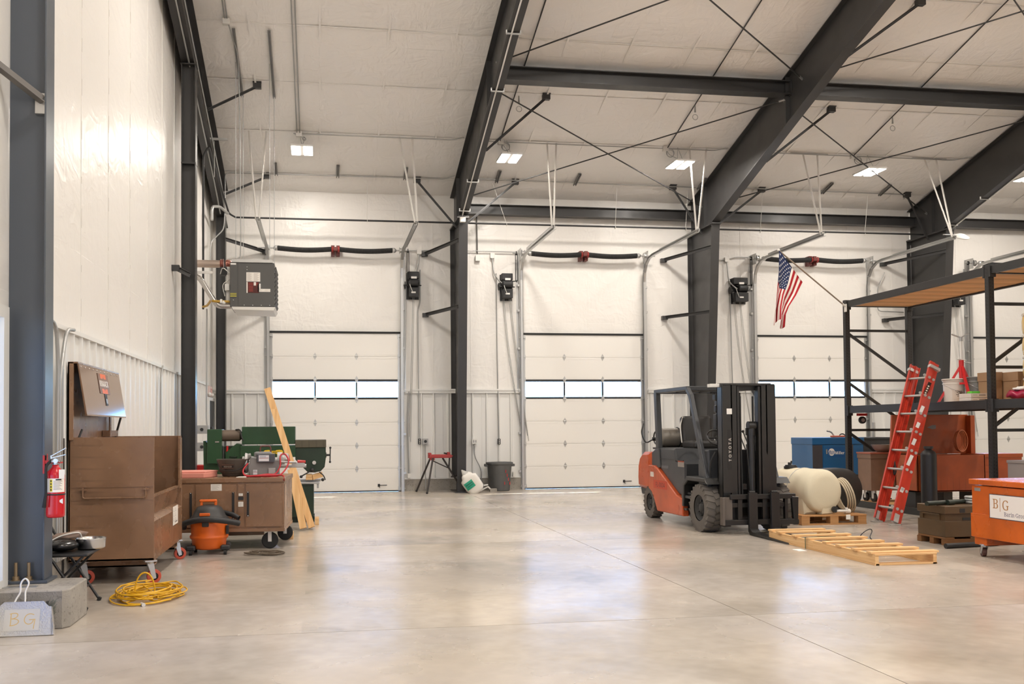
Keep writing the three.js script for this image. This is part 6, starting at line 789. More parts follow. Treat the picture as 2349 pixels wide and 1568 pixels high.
// ---------- pallet rack ----------
const RXF = 9.45, RXB = 10.68;
{
  const bk = std(col(0.018, 0.0175, 0.017), 0.45), t = thing('pallet_rack', 'tall black steel pallet rack with timber decking at the right', 'rack', [10, 0, 9]);
  const holes = canvasTex(64, 512, (c, w, h) => { c.fillStyle = '#232120'; c.fillRect(0, 0, w, h); c.fillStyle = '#070606'; for (let k = 0; k < 16; k++) for (const x of [18, 46]) { c.beginPath(); c.ellipse(x, 16 + k * 32 + (x > 30 ? 8 : 0), 7, 10, 0, 0, 7); c.fill(); } }); holes.wrapS = holes.wrapT = THREE.RepeatWrapping;
  const hm = std(0xffffff, 0.5, 0, { map: holes }); holes.repeat.set(1, 4.5);
  const fz = [6.0, 9.68, 13.4];
  for (const z of fz) {
    for (const x of [RXF, RXB]) { P(t, 'upright', [bx(x - 0.045, x + 0.045, 0.012, 3.72, z - 0.04, z + 0.04, 0.006)], bk); P(t, 'slot_strip', decal([x, 1.86, z + 0.0395], [0, 0, 1], 0.08, 3.66), hm, 'row of punched slots'); P(t, 'slot_strip', decal([x + (x < 10 ? -0.0445 : 0.0445), 1.86, z], [x < 10 ? -1 : 1, 0, 0], 0.07, 3.66), hm); P(t, 'foot_plate', bx(x - 0.09, x + 0.07, 0, 0.012, z - 0.08, z + 0.08), bk); }
    const s = z < 8 ? 1 : -1;
    for (const y of [3.62, 3.165, 2.26, 1.36, 0.45]) P(t, 'frame_strut', bx(RXF + 0.04, RXB - 0.04, y - 0.022, y + 0.022, z - 0.018, z + 0.018), bk);
    for (const y of [2.26, 1.36, 0.45]) P(t, 'frame_brace', bar([s > 0 ? RXF + 0.03 : RXB - 0.03, y + 0.85, z], [s > 0 ? RXB - 0.03 : RXF + 0.03, y + 0.06, z], 0.036, 0.045), bk);
  }
  for (let k = 0; k < 2; k++) for (const [y, h] of [[3.585, 0.115], [1.665, 0.13], [0.0, 0.11]]) for (const x of [RXF, RXB]) { P(t, 'beam', [bx(x - 0.028, x + 0.028, y, y + h, fz[k] + 0.042, fz[k + 1] - 0.042, 0.004)], bk); for (const zz of [fz[k] + 0.06, fz[k + 1] - 0.06]) P(t, 'beam_end', bx(x - 0.05, x + 0.05, y - 0.045, y + h + 0.012, zz - 0.018, zz + 0.018, 0.004), bk); }
  const vary = [0, 1, 2].map((k) => std(col([0.95, 0.82, 1][k], [0.85, 0.75, 0.92][k], [0.78, 0.7, 0.85][k]), 0.75, 0, { map: woodMap }));
  const geo = uvm(bx(RXF + 0.03, RXB - 0.03, -0.019, 0.019, -0.067, 0.067, 0.003));
  for (const [y, zA, zB] of [[3.63, 6.12, 12.4], [1.755, 6.12, 9.6], [1.755, 9.76, 12.4], [0.08, 6.12, 9.6]]) for (let z = zA, i = 0; z < zB; z += 0.142, i++) { const m = shade(new THREE.Mesh(geo, vary[(i * 7 + Math.round(y)) % 3])); m.name = 'plank'; m.position.set(-10, y + 0.002 * ((i * 5) % 3), z - 9); t.add(m); }
}
const DY = 1.777, D0 = 0.102;
{ // on the middle deck
  const plastic = (c, r = 0.4) => std(c, r), white = plastic(col(0.66, 0.6, 0.54));
  const pail = (name, label, x, y, z, m, extra) => { const t = thing(name, label, 'bucket', [x, y, z]); P(t, 'pail', lathe([[0, 0], [0.13, 0], [0.14, 0.012], [0.151, 0.28], [0.158, 0.285], [0.158, 0.3], [0.152, 0.305], [0.155, 0.325], [0.163, 0.33], [0.163, 0.345], [0.155, 0.35]], 28).translate(x, y, z), m); P(t, 'lid', lathe([[0, 0.345], [0.15, 0.345], [0.155, 0.352], [0.17, 0.35], [0.172, 0.366], [0.155, 0.372], [0, 0.366]], 28).translate(x, y, z), m); P(t, 'bail', tube([[x - 0.16, y + 0.28, z], [x - 0.1, y + 0.2, z + 0.13], [x, y + 0.17, z + 0.165], [x + 0.1, y + 0.2, z + 0.13], [x + 0.16, y + 0.28, z]], 0.003, 5, 5), M.galv); return t; };
  const p1 = pail('plastic_bucket', 'white plastic bucket with black scribbles behind the red jack stand', 9.64, DY, 8.62, white);
  P(p1, 'scribble', (() => keep(new THREE.CylinderGeometry(0.15, 0.145, 0.16, 20, 1, true, -0.8, 1.5).translate(9.64, DY + 0.13, 8.62)))(), std(0xffffff, 0.5, 0, { map: canvasTex(192, 128, (c, w, h) => { c.fillStyle = '#cfc3b6'; c.fillRect(0, 0, w, h); c.strokeStyle = '#2b2624'; c.lineWidth = 6; for (let k = 0; k < 9; k++) { c.beginPath(); c.moveTo(40 + (k * 37) % 60, 24 + k * 9); c.bezierCurveTo(70 + (k * 23) % 50, 10 + k * 10, 90 + (k * 31) % 40, 40 + k * 8, 120 + (k * 13) % 30, 22 + k * 10); c.stroke(); } }) }));
  pail('plastic_bucket', 'grey lidded plastic bucket between jack stand and cardboard boxes', 9.88, DY + 0.02, 8.82, plastic(col(0.2, 0.195, 0.185)));
  const j = thing('jack_stand', 'red tripod pipe jack stand with V head on the rack deck', 'jack stand', [9.7, DY, 8.72]), rm = std(col(0.55, 0.02, 0.022), 0.35);
  P(j, 'collar', [cyl([9.7, 2.14, 8.72], [9.7, 2.43, 8.72], 0.036, 0.036, 14), cyl([9.7, 1.95, 8.72], [9.7, 2.16, 8.72], 0.03, 0.03, 12)], rm);
  for (const [fx, fz] of [[9.44, 8.52], [9.6, 9.04], [10.02, 8.66]]) P(j, 'leg', bar([9.7, 2.36, 8.72], [fx, DY + 0.005, fz], 0.035, 0.035), rm); P(j, 'leg_brace', [bar([9.58, 2.07, 8.63], [9.66, 2.07, 8.86], 0.02, 0.03), bar([9.58, 2.07, 8.63], [9.85, 2.07, 8.7], 0.02, 0.03), bar([9.66, 2.07, 8.86], [9.85, 2.07, 8.7], 0.02, 0.03)], rm);
  P(j, 'screw', cyl([9.7, 2.4, 8.72], [9.7, 2.79, 8.72], 0.017, 0.017, 12), M.galvPale); P(j, 'vee_head', [bar([9.7, 2.775, 8.72], [9.575, 2.83, 8.68], 0.04, 0.014), bar([9.7, 2.775, 8.72], [9.82, 2.84, 8.75], 0.04, 0.014), cyl([9.7, 2.72, 8.72], [9.7, 2.78, 8.72], 0.026, 0.026, 10)], M.conduit); P(j, 'handle', [cyl([9.62, 2.445, 8.74], [9.8, 2.43, 8.7], 0.007, 0.007, 6), cyl([9.72, 2.4, 8.75], [9.82, 2.38, 8.8], 0.006, 0.006, 6)], M.galv); P(j, 'sticker', decal([9.7, 2.23, 8.757], [0, 0, 1], 0.03, 0.12), M.paper);
  const flat = (label, y) => { const t = thing('carton', label, 'box', [9.65, y, 9.05]); P(t, 'carton', bx(9.47, 9.84, y, y + 0.062, 8.96, 9.22, 0.003), white); P(t, 'printed_end', decal([9.655, y + 0.031, 9.221], [0, 0, 1], 0.34, 0.045), print(192, 32, (c, w, h) => { c.fillStyle = '#d9d0c4'; c.fillRect(0, 0, w, h); c.fillStyle = '#8f877f'; c.fillRect(10, 10, 40, 4); c.fillRect(66, 8, 60, 10); c.fillRect(150, 8, 24, 14); })); };
  flat('lower of two flat white cartons stacked beside the rack post', DY); flat('upper of two flat white cartons stacked beside the rack post', DY + 0.064);
  single('tape_roll', 'bright green tape on the flat white cartons', 'tape', bx(9.53, 9.67, DY + 0.127, DY + 0.16, 9.05, 9.16, 0.01), std(col(0.1, 0.5, 0.04), 0.5));
  const cb = std(col(0.33, 0.2, 0.11), 0.85), bxs = (label, x0, x1, y0, y1, z0, z1) => { const t = thing('cardboard_box', label, 'box', [(x0 + x1) / 2, y0, (z0 + z1) / 2]); P(t, 'box', bx(x0, x1, y0, y1, z0, z1, 0.003), cb); P(t, 'lid_edge', [bx(x0 - 0.008, x1 + 0.008, y1 - 0.13, y1, z0 - 0.008, z1 + 0.008, 0.003)], cb); return t; };
  bxs('narrow brown cardboard box left of the rack post on the deck', 9.78, 9.96, DY, DY + 0.44, 8.98, 9.25); const c2 = bxs('larger brown cardboard box with handwriting right of the rack post', 9.98, 10.42, DY, DY + 0.43, 9.15, 9.55);
  P(c2, 'handwriting', decal([10.2, DY + 0.27, 9.559], [0, 0, 1], 0.36, 0.24), std(0xffffff, 0.85, 0, { map: canvasTex(192, 128, (c, w, h) => { c.fillStyle = '#9b7b5c'; c.fillRect(0, 0, w, h); c.strokeStyle = '#33261d'; c.lineWidth = 6; c.beginPath(); c.moveTo(60, 30); c.lineTo(150, 20); c.moveTo(90, 28); c.lineTo(76, 90); c.moveTo(100, 60); c.bezierCurveTo(110, 80, 116, 50, 122, 70); c.bezierCurveTo(130, 90, 150, 50, 176, 66); c.stroke(); }) }));
  // wrapped stack and bags
  const film = new THREE.MeshPhysicalMaterial({ color: col(0.68, 0.46, 0.15), roughness: 0.45, clearcoat: 0.8, clearcoatRoughness: 0.25, bumpMap: wrinkle, bumpScale: 0.02 });
  for (let k = 0; k < 4; k++) { const t = thing('wrapped_roll', ['lowest of the yellow film wrapped rolls stacked on the rack', 'second from bottom of the yellow film wrapped rolls', 'third from bottom of the yellow film wrapped rolls', 'topmost of the yellow film wrapped rolls on the rack'][k], 'roll', [9.95, DY + k * 0.3, 10.15]); P(t, 'roll', lathe([[0, 0.0], [0.24, 0.0], [0.29, 0.035], [0.3, 0.1], [0.3, 0.2], [0.29, 0.265], [0.24, 0.3], [0, 0.3]], 30).translate(9.95, DY + k * 0.3, 10.15), film); P(t, 'film_edge', ring([9.95, DY + k * 0.3 + 0.292, 10.15], 0.285, 0.02, 'y', 30, 6), new THREE.MeshPhysicalMaterial({ color: col(0.7, 0.62, 0.52), roughness: 0.3, clearcoat: 1 })); }
  const bag = thing('pink_bag', 'dark pink printed plastic bag on the rack deck at the right edge', 'bag', [9.75, DY, 10.0]), bg = new THREE.SphereGeometry(1, 22, 14).scale(0.24, 0.085, 0.2).translate(9.7, DY + 0.075, 10.0), q = bg.attributes.position; for (let i = 0; i < q.count; i++) q.setY(i, Math.max(DY, q.getY(i) + 0.02 * Math.sin(q.getX(i) * 40 + q.getZ(i) * 25))); bg.computeVertexNormals(); P(bag, 'bag', bg, std(col(0.3, 0.008, 0.045), 0.3)); P(bag, 'print_lines', [0, 1, 2].map((k) => bx(9.56, 9.68, DY + 0.05 + k * 0.022, DY + 0.06 + k * 0.022, 10.16 + 0.012 * (2 - k), 10.175 + 0.012 * (2 - k))), std(col(0.6, 0.3, 0.36), 0.5));
  const wb = new THREE.SphereGeometry(1, 18, 10).scale(0.2, 0.03, 0.18).translate(9.72, DY + 0.16, 10.05), wq = wb.attributes.position; for (let i = 0; i < wq.count; i++) wq.setY(i, wq.getY(i) + 0.014 * Math.sin(wq.getX(i) * 60) * Math.cos(wq.getZ(i) * 50)); wb.computeVertexNormals(); single('white_bag', 'crumpled white plastic film lying on the pink bag', 'bag', wb, M.white);
}
{ // below the deck
  const or = std(col(0.44, 0.085, 0.018), 0.42, 0, { roughnessMap: smudge, map: scuff }), t = thing('tool_chest', 'old orange steel tool chest with raised lid inside the rack', 'tool chest', [10.2, D0, 7.8]);
  P(t, 'body', [bx(9.5, 10.72, 0.36, 0.95, 7.86, 7.88, 0.004), bx(9.5, 9.52, 0.36, 0.95, 7.3, 7.88), bx(10.7, 10.72, 0.36, 0.95, 7.3, 7.88), bx(9.5, 10.72, 0.36, 0.38, 7.3, 7.88), bx(9.5, 10.72, 0.36, 0.95, 7.3, 7.32)], or); P(t, 'lid', [prism([[9.42, 0.97], [10.92, 0.95], [10.86, 1.615], [9.46, 1.615]], 7.26, 7.3, 'z', 0.004), bx(10.82, 10.9, 0.96, 1.6, 7.26, 7.42, 0.004)], or); P(t, 'badge', prism([[10.1, 1.4], [10.2, 1.44], [10.26, 1.44], [10.26, 1.38], [10.2, 1.37]], 7.301, 7.304, 'z'), std(col(0.2, 0.2, 0.21), 0.5)); for (const x of [9.6, 10.1, 10.6]) P(t, 'leg', bx(x - 0.08, x + 0.08, D0, 0.36, 7.5, 7.8, 0.004), M.black);
  single('cable_coil', 'orange cable coil hanging in front of the old orange chest lid', 'cable', [0, 1, 2, 3].map((k) => ring([10.56 + 0.012 * k, 1.17, 7.45 + 0.015 * k], 0.1, 0.009, 'z', 22, 6).translate(-10.56, -1.17, 0).scale(0.8 + 0.08 * k, 1.55 + 0.08 * k, 1).translate(10.56, 1.17, 0)), std(col(0.45, 0.12, 0.04), 0.5));
  const cy = thing('gas_cylinder', 'tall black gas cylinder standing in front of the old orange chest', 'cylinder', [9.56, D0, 8.06]); P(cy, 'cylinder', lathe([[0, 0], [0.11, 0], [0.118, 0.02], [0.118, 0.86], [0.1, 0.91], [0.06, 0.94], [0.05, 0.95], [0.05, 0.98], [0, 0.98]], 26).translate(9.58, D0, 8.06), std(col(0.016, 0.016, 0.018), 0.4)); P(cy, 'cap', cyl([9.58, D0 + 0.96, 8.06], [9.58, D0 + 1.0, 8.06], 0.07, 0.07, 18), M.black);
  const gb = thing('gang_box', 'brown steel gang box on casters at the far end of the rack', 'tool chest', [9.85, D0, 6.45]); P(gb, 'body', [bx(9.5, 10.35, 0.3, 0.9, 6.2, 6.6, 0.005), bx(9.49, 10.36, 0.86, 0.965, 6.19, 6.61, 0.005)], std(col(0.26, 0.15, 0.095), 0.4, 0, { map: scuff })); P(gb, 'lid_rim', bx(9.48, 10.37, 0.94, 0.97, 6.18, 6.62, 0.004), std(col(0.3, 0.09, 0.05), 0.5)); for (const x of [9.6, 10.25]) for (const z of [6.28, 6.52]) { P(gb, 'caster_wheel', cyl([x - 0.02, D0 + 0.075, z], [x + 0.02, D0 + 0.075, z], 0.075, 0.075, 20), M.rubber); P(gb, 'caster_fork', [bx(x - 0.028, x - 0.023, D0 + 0.06, 0.3, z - 0.03, z + 0.03), bx(x + 0.023, x + 0.028, D0 + 0.06, 0.3, z - 0.03, z + 0.03), cyl([x - 0.026, D0 + 0.075, z + 0.0], [x + 0.03, D0 + 0.075, z], 0.02, 0.02, 10)], M.galvPale); }
  single('metal_bowl', 'shallow grey metal bowl on the brown gang box', 'bowl', lathe([[0, 0], [0.1, 0], [0.16, 0.06], [0.2, 0.13], [0.19, 0.13], [0.15, 0.06], [0, 0.012]], 24).translate(9.85, 0.972, 6.42), M.conduit); single('glass_bowl', 'upturned shiny bowl behind the grey bowl on the gang box', 'bowl', lathe([[0.15, 0], [0.14, 0.08], [0.09, 0.15], [0, 0.17]], 22).translate(10.16, 0.972, 6.35), M.chrome); const yt = thing('water_jug', 'dull yellow jug behind the red ladder on the gang box', 'jug', [10.27, 0.972, 6.5]); P(yt, 'jug', lathe([[0, 0], [0.08, 0], [0.09, 0.02], [0.09, 0.19], [0.05, 0.25], [0.045, 0.29], [0, 0.29]], 18).translate(10.27, 0.972, 6.5), std(col(0.35, 0.22, 0.02), 0.5)); P(yt, 'cap', cyl([10.27, 1.26, 6.5], [10.27, 1.3, 6.5], 0.05, 0.05, 14), M.black);
  single('steel_cabinet', 'plain grey steel cabinet behind the new orange chest', 'cabinet', [bx(9.56, 10.5, D0 - 0.1, 0.93, 9.82, 10.3, 0.006), bx(9.55, 10.51, 0.9, 0.94, 9.81, 10.31, 0.005)], std(col(0.27, 0.235, 0.225), 0.5)); single('orange_crate', 'second orange steel crate behind the grey cabinet', 'crate', [bx(10.8, 11.5, 0, 0.95, 7.2, 7.75, 0.006), bx(10.79, 11.51, 0.9, 0.96, 7.19, 7.76, 0.004)], or);
  const f = thing('pressure_gauge', 'small red wheel fitting hanging under the far end of the deck', 'fitting', [9.62, 1.5, 6.15]); P(f, 'plate', bx(9.54, 9.7, 1.615, 1.66, 6.12, 6.2), M.red); P(f, 'wheel', [cyl([9.62, 1.54, 6.15], [9.62, 1.54, 6.19], 0.065, 0.065, 18)], M.rubber); P(f, 'hub', cyl([9.62, 1.54, 6.19], [9.62, 1.54, 6.2], 0.035, 0.035, 14), M.conduit);
}
{ // engine driven welder behind the rack
  const bl = std(col(0.012, 0.095, 0.24), 0.4, 0, { roughnessMap: smudge }), bk = M.black, t = thing('welder_generator', 'blue and black engine driven welder behind the rack end', 'welder', [10.1, 0, 4.6]);
  P(t, 'cabinet', [bx(9.3, 10.36, 0.5, 1.1, 4.2, 5.0, 0.008)], bl); P(t, 'top_cover', [bx(9.29, 10.37, 1.08, 1.215, 4.19, 5.02, 0.012)], bl); P(t, 'front_panel', bx(9.52, 10.02, 0.54, 1.07, 5.0, 5.012, 0.004), bl); P(t, 'corner_panel', [bx(9.3, 9.5, 0.5, 1.07, 5.0, 5.01), bx(10.06, 10.14, 0.5, 1.07, 5.0, 5.01)], std(col(0.05, 0.045, 0.05), 0.5)); P(t, 'latch', bx(9.57, 9.6, 0.9, 0.99, 5.012, 5.02, 0.003), M.conduit);
  P(t, 'engine_section', [bx(10.37, 11.05, 0.5, 1.18, 4.22, 4.98, 0.008), bx(10.36, 11.06, 1.17, 1.21, 4.2, 5.0, 0.006)], bk); P(t, 'base_frame', [bx(9.3, 11.05, 0.42, 0.5, 4.2, 5.0, 0.006), bx(9.35, 11.0, 0.3, 0.36, 4.3, 4.9, 0.006), cyl([9.6, 0.33, 4.95], [11.0, 0.33, 4.95], 0.03, 0.03, 8)], bk); for (const x of [9.45, 10.9]) for (const z of [4.3, 4.9]) { P(t, 'leg', bx(x - 0.03, x + 0.03, 0.03, 0.42, z - 0.03, z + 0.03), bk); P(t, 'foot', bx(x - 0.06, x + 0.06, 0, 0.03, z - 0.06, z + 0.06), bk); } P(t, 'lifting_eye', ring([10.16, 1.21, 4.6], 0.07, 0.012, 'z', 18, 6, Math.PI), bk); P(t, 'exhaust', [cyl([10.9, 1.2, 4.5], [10.9, 1.5, 4.5], 0.03, 0.03, 12)], M.galv);
  P(t, 'maker_logo', decal([9.78, 0.935, 5.012], [0, 0, 1], 0.36, 0.2), std(0xffffff, 0.5, 0, { map: canvasTex(256, 142, (c, w, h) => { c.fillStyle = '#125087'; c.fillRect(0, 0, w, h); c.fillStyle = '#ece7df'; c.beginPath(); c.ellipse(62, 70, 46, 50, 0, 0, 7); c.fill(); c.strokeStyle = '#125087'; c.lineWidth = 10; c.beginPath(); for (let k = 0; k < 3; k++) { c.moveTo(34 + k * 22, 104); c.lineTo(48 + k * 22, 54); } c.moveTo(16, 96); c.lineTo(40, 44); c.stroke(); c.fillStyle = '#ece7df'; c.font = 'bold 54px sans-serif'; c.textBaseline = 'middle'; c.fillText('Miller', 112, 82, 138); }) }), 'white round maker logo with lettering');
  const tools = thing('orange_tool', 'orange and grey hand tool lying on top of the welder', 'tool', [9.95, 1.216, 4.7]); P(tools, 'body', bx(9.85, 10.12, 1.216, 1.25, 4.68, 4.78, 0.012), std(col(0.6, 0.14, 0.08), 0.5)); P(tools, 'handle', tube([[9.78, 1.34, 4.7], [9.86, 1.32, 4.7], [9.92, 1.24, 4.72]], 0.016, 8), M.conduit);
}
{ // cream tank on its pallet, barrel behind
  const cream = new THREE.MeshPhysicalMaterial({ color: col(0.68, 0.61, 0.45), roughness: 0.5, bumpMap: fineBump, bumpScale: 0.001 }), t = thing('liquid_tank', 'cream plastic horizontal tank standing on a small pallet', 'tank', [7.25, 0.145, 8.5]), turn = (g) => g.translate(-7.31, 0, -8.95).rotateY(0.19).translate(7.31, 0, 8.95);
  const y = 0.145 + 0.335, r = 0.325;
  P(t, 'shell', turn(mergeGeometries([uvm(lathe([[0, 0.0], [r * 0.62, 0.005], [r * 0.9, 0.035], [r * 0.985, 0.085], [r, 0.13], [r, 0.45], [r * 1.012, 0.46], [r * 1.012, 0.5], [r, 0.51], [r, 0.84], [r * 0.97, 0.9], [r * 0.85, 0.95], [0, 0.98]], 44).rotateX(-Math.PI / 2).translate(7.31, y, 8.95)), uvm(prism([[7.03, 0.146], [7.6, 0.146], [7.635, 0.42], [7.0, 0.42]], 8.45, 8.82, 'z', 0.03)), uvm(prism([[7.0, 0.146], [7.6, 0.146], [7.63, 0.62], [6.985, 0.62]], 8.02, 8.4, 'z', 0.03)), uvm(prism([[7.24, 0.15], [7.44, 0.15], [7.43, 0.3], [7.26, 0.3]], 8.8, 8.93, 'z', 0.01))])), cream);
  P(t, 'lid', turn(mergeGeometries([cyl([7.28, y + r - 0.01, 8.2], [7.28, y + r + 0.02, 8.2], 0.1, 0.1, 24), cyl([7.28, y + r + 0.02, 8.2], [7.28, y + r + 0.04, 8.2], 0.085, 0.08, 24), cyl([7.28, y + r + 0.04, 8.2], [7.3, y + r + 0.1, 8.2], 0.014, 0.014, 8), cyl([7.25, y + r + 0.04, 8.2], [7.25, y + r + 0.08, 8.2], 0.016, 0.016, 8)].map(uvm))), M.black);
  P(t, 'strap', turn(ring([7.31, y, 8.47], r * 1.016, 0.006, 'z', 44, 5)), M.conduit); P(t, 'outlet', [cyl([7.42, 0.22, 8.95], [7.42, 0.22, 8.99], 0.045, 0.045, 14)], M.black); P(t, 'valve', [cyl([7.44, 0.2, 8.98], [7.66, 0.185, 8.94], 0.02, 0.02, 10), cyl([7.6, 0.185, 8.93], [7.68, 0.185, 8.93], 0.035, 0.035, 12), bx(7.6, 7.64, 0.2, 0.24, 8.93, 8.96, 0.006)], M.galvPale); P(t, 'tag', decal([7.6, 0.11, 9.02], [0, 0, 1], 0.07, 0.07), M.paper);
  single('hose_coil', 'pale hose coil leaning between the tank and the rack', 'hose', [0, 1, 2, 3].map((k) => ring([0, 0, 0], 0.24 + 0.012 * k, 0.014, 'x', 26, 6).scale(1, 0.95, 0.8).rotateZ(0.25).translate(7.73 + 0.025 * k, 0.40, 8.6 + 0.01 * k)), std(col(0.5, 0.42, 0.3), 0.55));
  const p = thing('wooden_pallet', 'short worn timber pallet under the cream tank', 'pallet', [7.39, 0, 8.5]), pw = std(col(0.62, 0.52, 0.45), 0.85, 0, { map: woodMap });
  for (const z of [8.0, 8.2, 8.4, 8.6, 8.78, 8.95]) P(p, 'deck_board', bx(6.88, 7.9, 0.122, 0.144, z - 0.06, z + 0.06, 0.003), pw); for (const x of [6.94, 7.39, 7.83]) for (const z of [8.0, 8.5, 8.95]) P(p, 'block', bx(x - 0.065, x + 0.065, 0.02, 0.122, z - 0.06, z + 0.06, 0.003), pw); for (const z of [8.0, 8.5, 8.95]) P(p, 'bottom_board', bx(6.88, 7.9, 0, 0.02, z - 0.06, z + 0.06, 0.003), pw);
  const b = thing('black_barrel', 'black plastic barrel lying on its side behind the cream tank', 'barrel', [8.45, 0, 7.3]); P(b, 'barrel', lathe([[0.33, 0], [0.345, 0.0], [0.36, 0.03], [0.372, 0.3], [0.372, 0.5], [0.35, 0.72], [0.3, 0.78], [0, 0.78], [0, 0.76], [0.28, 0.76], [0.33, 0.7], [0.352, 0.45], [0.33, 0.03], [0.33, 0]], 36).rotateZ(-Math.PI / 2).rotateY(0.35).translate(8.02, 0.372, 7.35), std(col(0.03, 0.029, 0.028), 0.5));
}
{ // ladder against the rack
  const fr = std(col(0.62, 0.045, 0.02), 0.4, 0, { map: scuff }), al = std(col(0.5, 0.48, 0.46), 0.4, 0.5), t = thing('extension_ladder', 'red fibreglass extension ladder leaning against the black rack', 'ladder', [8.2, 0, 9.0]);
  const F1 = V(8.19, 0.06, 8.78), F2 = V(8.16, 0.06, 9.27), T1 = V(9.375, 2.4, 7.99), T2 = V(9.375, 2.42, 8.5), side = F2.clone().sub(F1).normalize(), dir = T1.clone().sub(F1).normalize(), nrm = dir.clone().cross(side).normalize();
  const off = (p, a, b = 0) => p.clone().addScaledVector(nrm, a).addScaledVector(side, b);
  [[F1, T1, 1], [F2, T2, -1]].forEach(([f, q, s]) => { for (const [d, sh] of [[0, 0], [0.085, 0.02]]) { P(t, 'rail', [bar(off(f, d, s * sh), off(q, d, s * sh), 0.012, 0.075, nrm), bar(off(f, d - 0.035, s * (sh + 0.015)), off(q, d - 0.035, s * (sh + 0.015)), 0.035, 0.008, nrm), bar(off(f, d + 0.035, s * (sh + 0.015)), off(q, d + 0.035, s * (sh + 0.015)), 0.035, 0.008, nrm)], fr); } P(t, 'rail_cap', bar(off(q, 0.045, 0).addScaledVector(dir, -0.12), off(q, 0.045, 0).addScaledVector(dir, -0.07), 0.06, 0.18, nrm), al); P(t, 'foot', [bar(off(f, 0.02).addScaledVector(dir, 0.12), off(f, 0.02).addScaledVector(dir, -0.01), 0.05, 0.07, nrm), bx(f.x - 0.07, f.x + 0.09, 0, 0.022, f.z - 0.035, f.z + 0.035, 0.004)], al); });
  const Lr = F1.distanceTo(T1); for (let k = 0; k < 8; k++) { const d = 0.2 + k * 0.325, a = F1.clone().addScaledVector(dir, d), c = F2.clone().addScaledVector(T2.clone().sub(F2).normalize(), d); P(t, 'rung', cyl(off(a, 0.0, -0.01), off(c, 0.0, 0.01), 0.018, 0.018, 12), al); P(t, 'rung_end', [cyl(off(c, 0, 0.008), off(c, 0, 0.022), 0.022, 0.022, 12), cyl(off(c, -0.085, 0.008), off(c, -0.085, 0.022), 0.022, 0.022, 12), cyl(off(c, 0.085, -0.03), off(c, 0.085, 0.0), 0.022, 0.022, 12)], al); }
  const d2 = T2.clone().sub(F2).normalize(), lab = (d, L, m, o = 0.0) => { const c = F2.clone().addScaledVector(d2, d); P(t, 'sticker', decal(off(c, o, 0.012).toArray(), side.toArray(), 0.055, L, d2.toArray()), m); };
  lab(1.87, 0.16, M.paper); lab(1.6, 0.12, M.paper); lab(1.3, 0.15, M.paper); lab(0.95, 0.28, M.paper); lab(0.5, 0.1, M.paper); lab(2.2, 0.34, print(64, 256, (c, w, h) => { c.fillStyle = '#20130f'; c.fillRect(0, 0, w, h); c.save(); c.translate(w / 2, h / 2); c.rotate(-Math.PI / 2); c.fillStyle = '#e8dccb'; c.font = 'bold 44px sans-serif'; c.textAlign = 'center'; c.textBaseline = 'middle'; for (let k = 0; k < 7; k++) c.fillRect(-96 + k * 28, -16, 16, 34); c.restore(); })); P(t, 'pulley_rope', [tube([off(F1, 0.06, 0.03).addScaledVector(dir, 0.95), off(F1, 0.1, 0.04).addScaledVector(dir, 0.8), off(F1, 0.07, 0.12).addScaledVector(dir, 0.84), off(F1, 0.06, 0.04).addScaledVector(dir, 1.0)], 0.012, 6), tube([off(F1, 0.06, 0.3).addScaledVector(dir, 0.95), off(F1, 0.08, 0.36).addScaledVector(dir, 0.84), off(F1, 0.06, 0.44).addScaledVector(dir, 1.02)], 0.01, 6)], M.rubber);
}
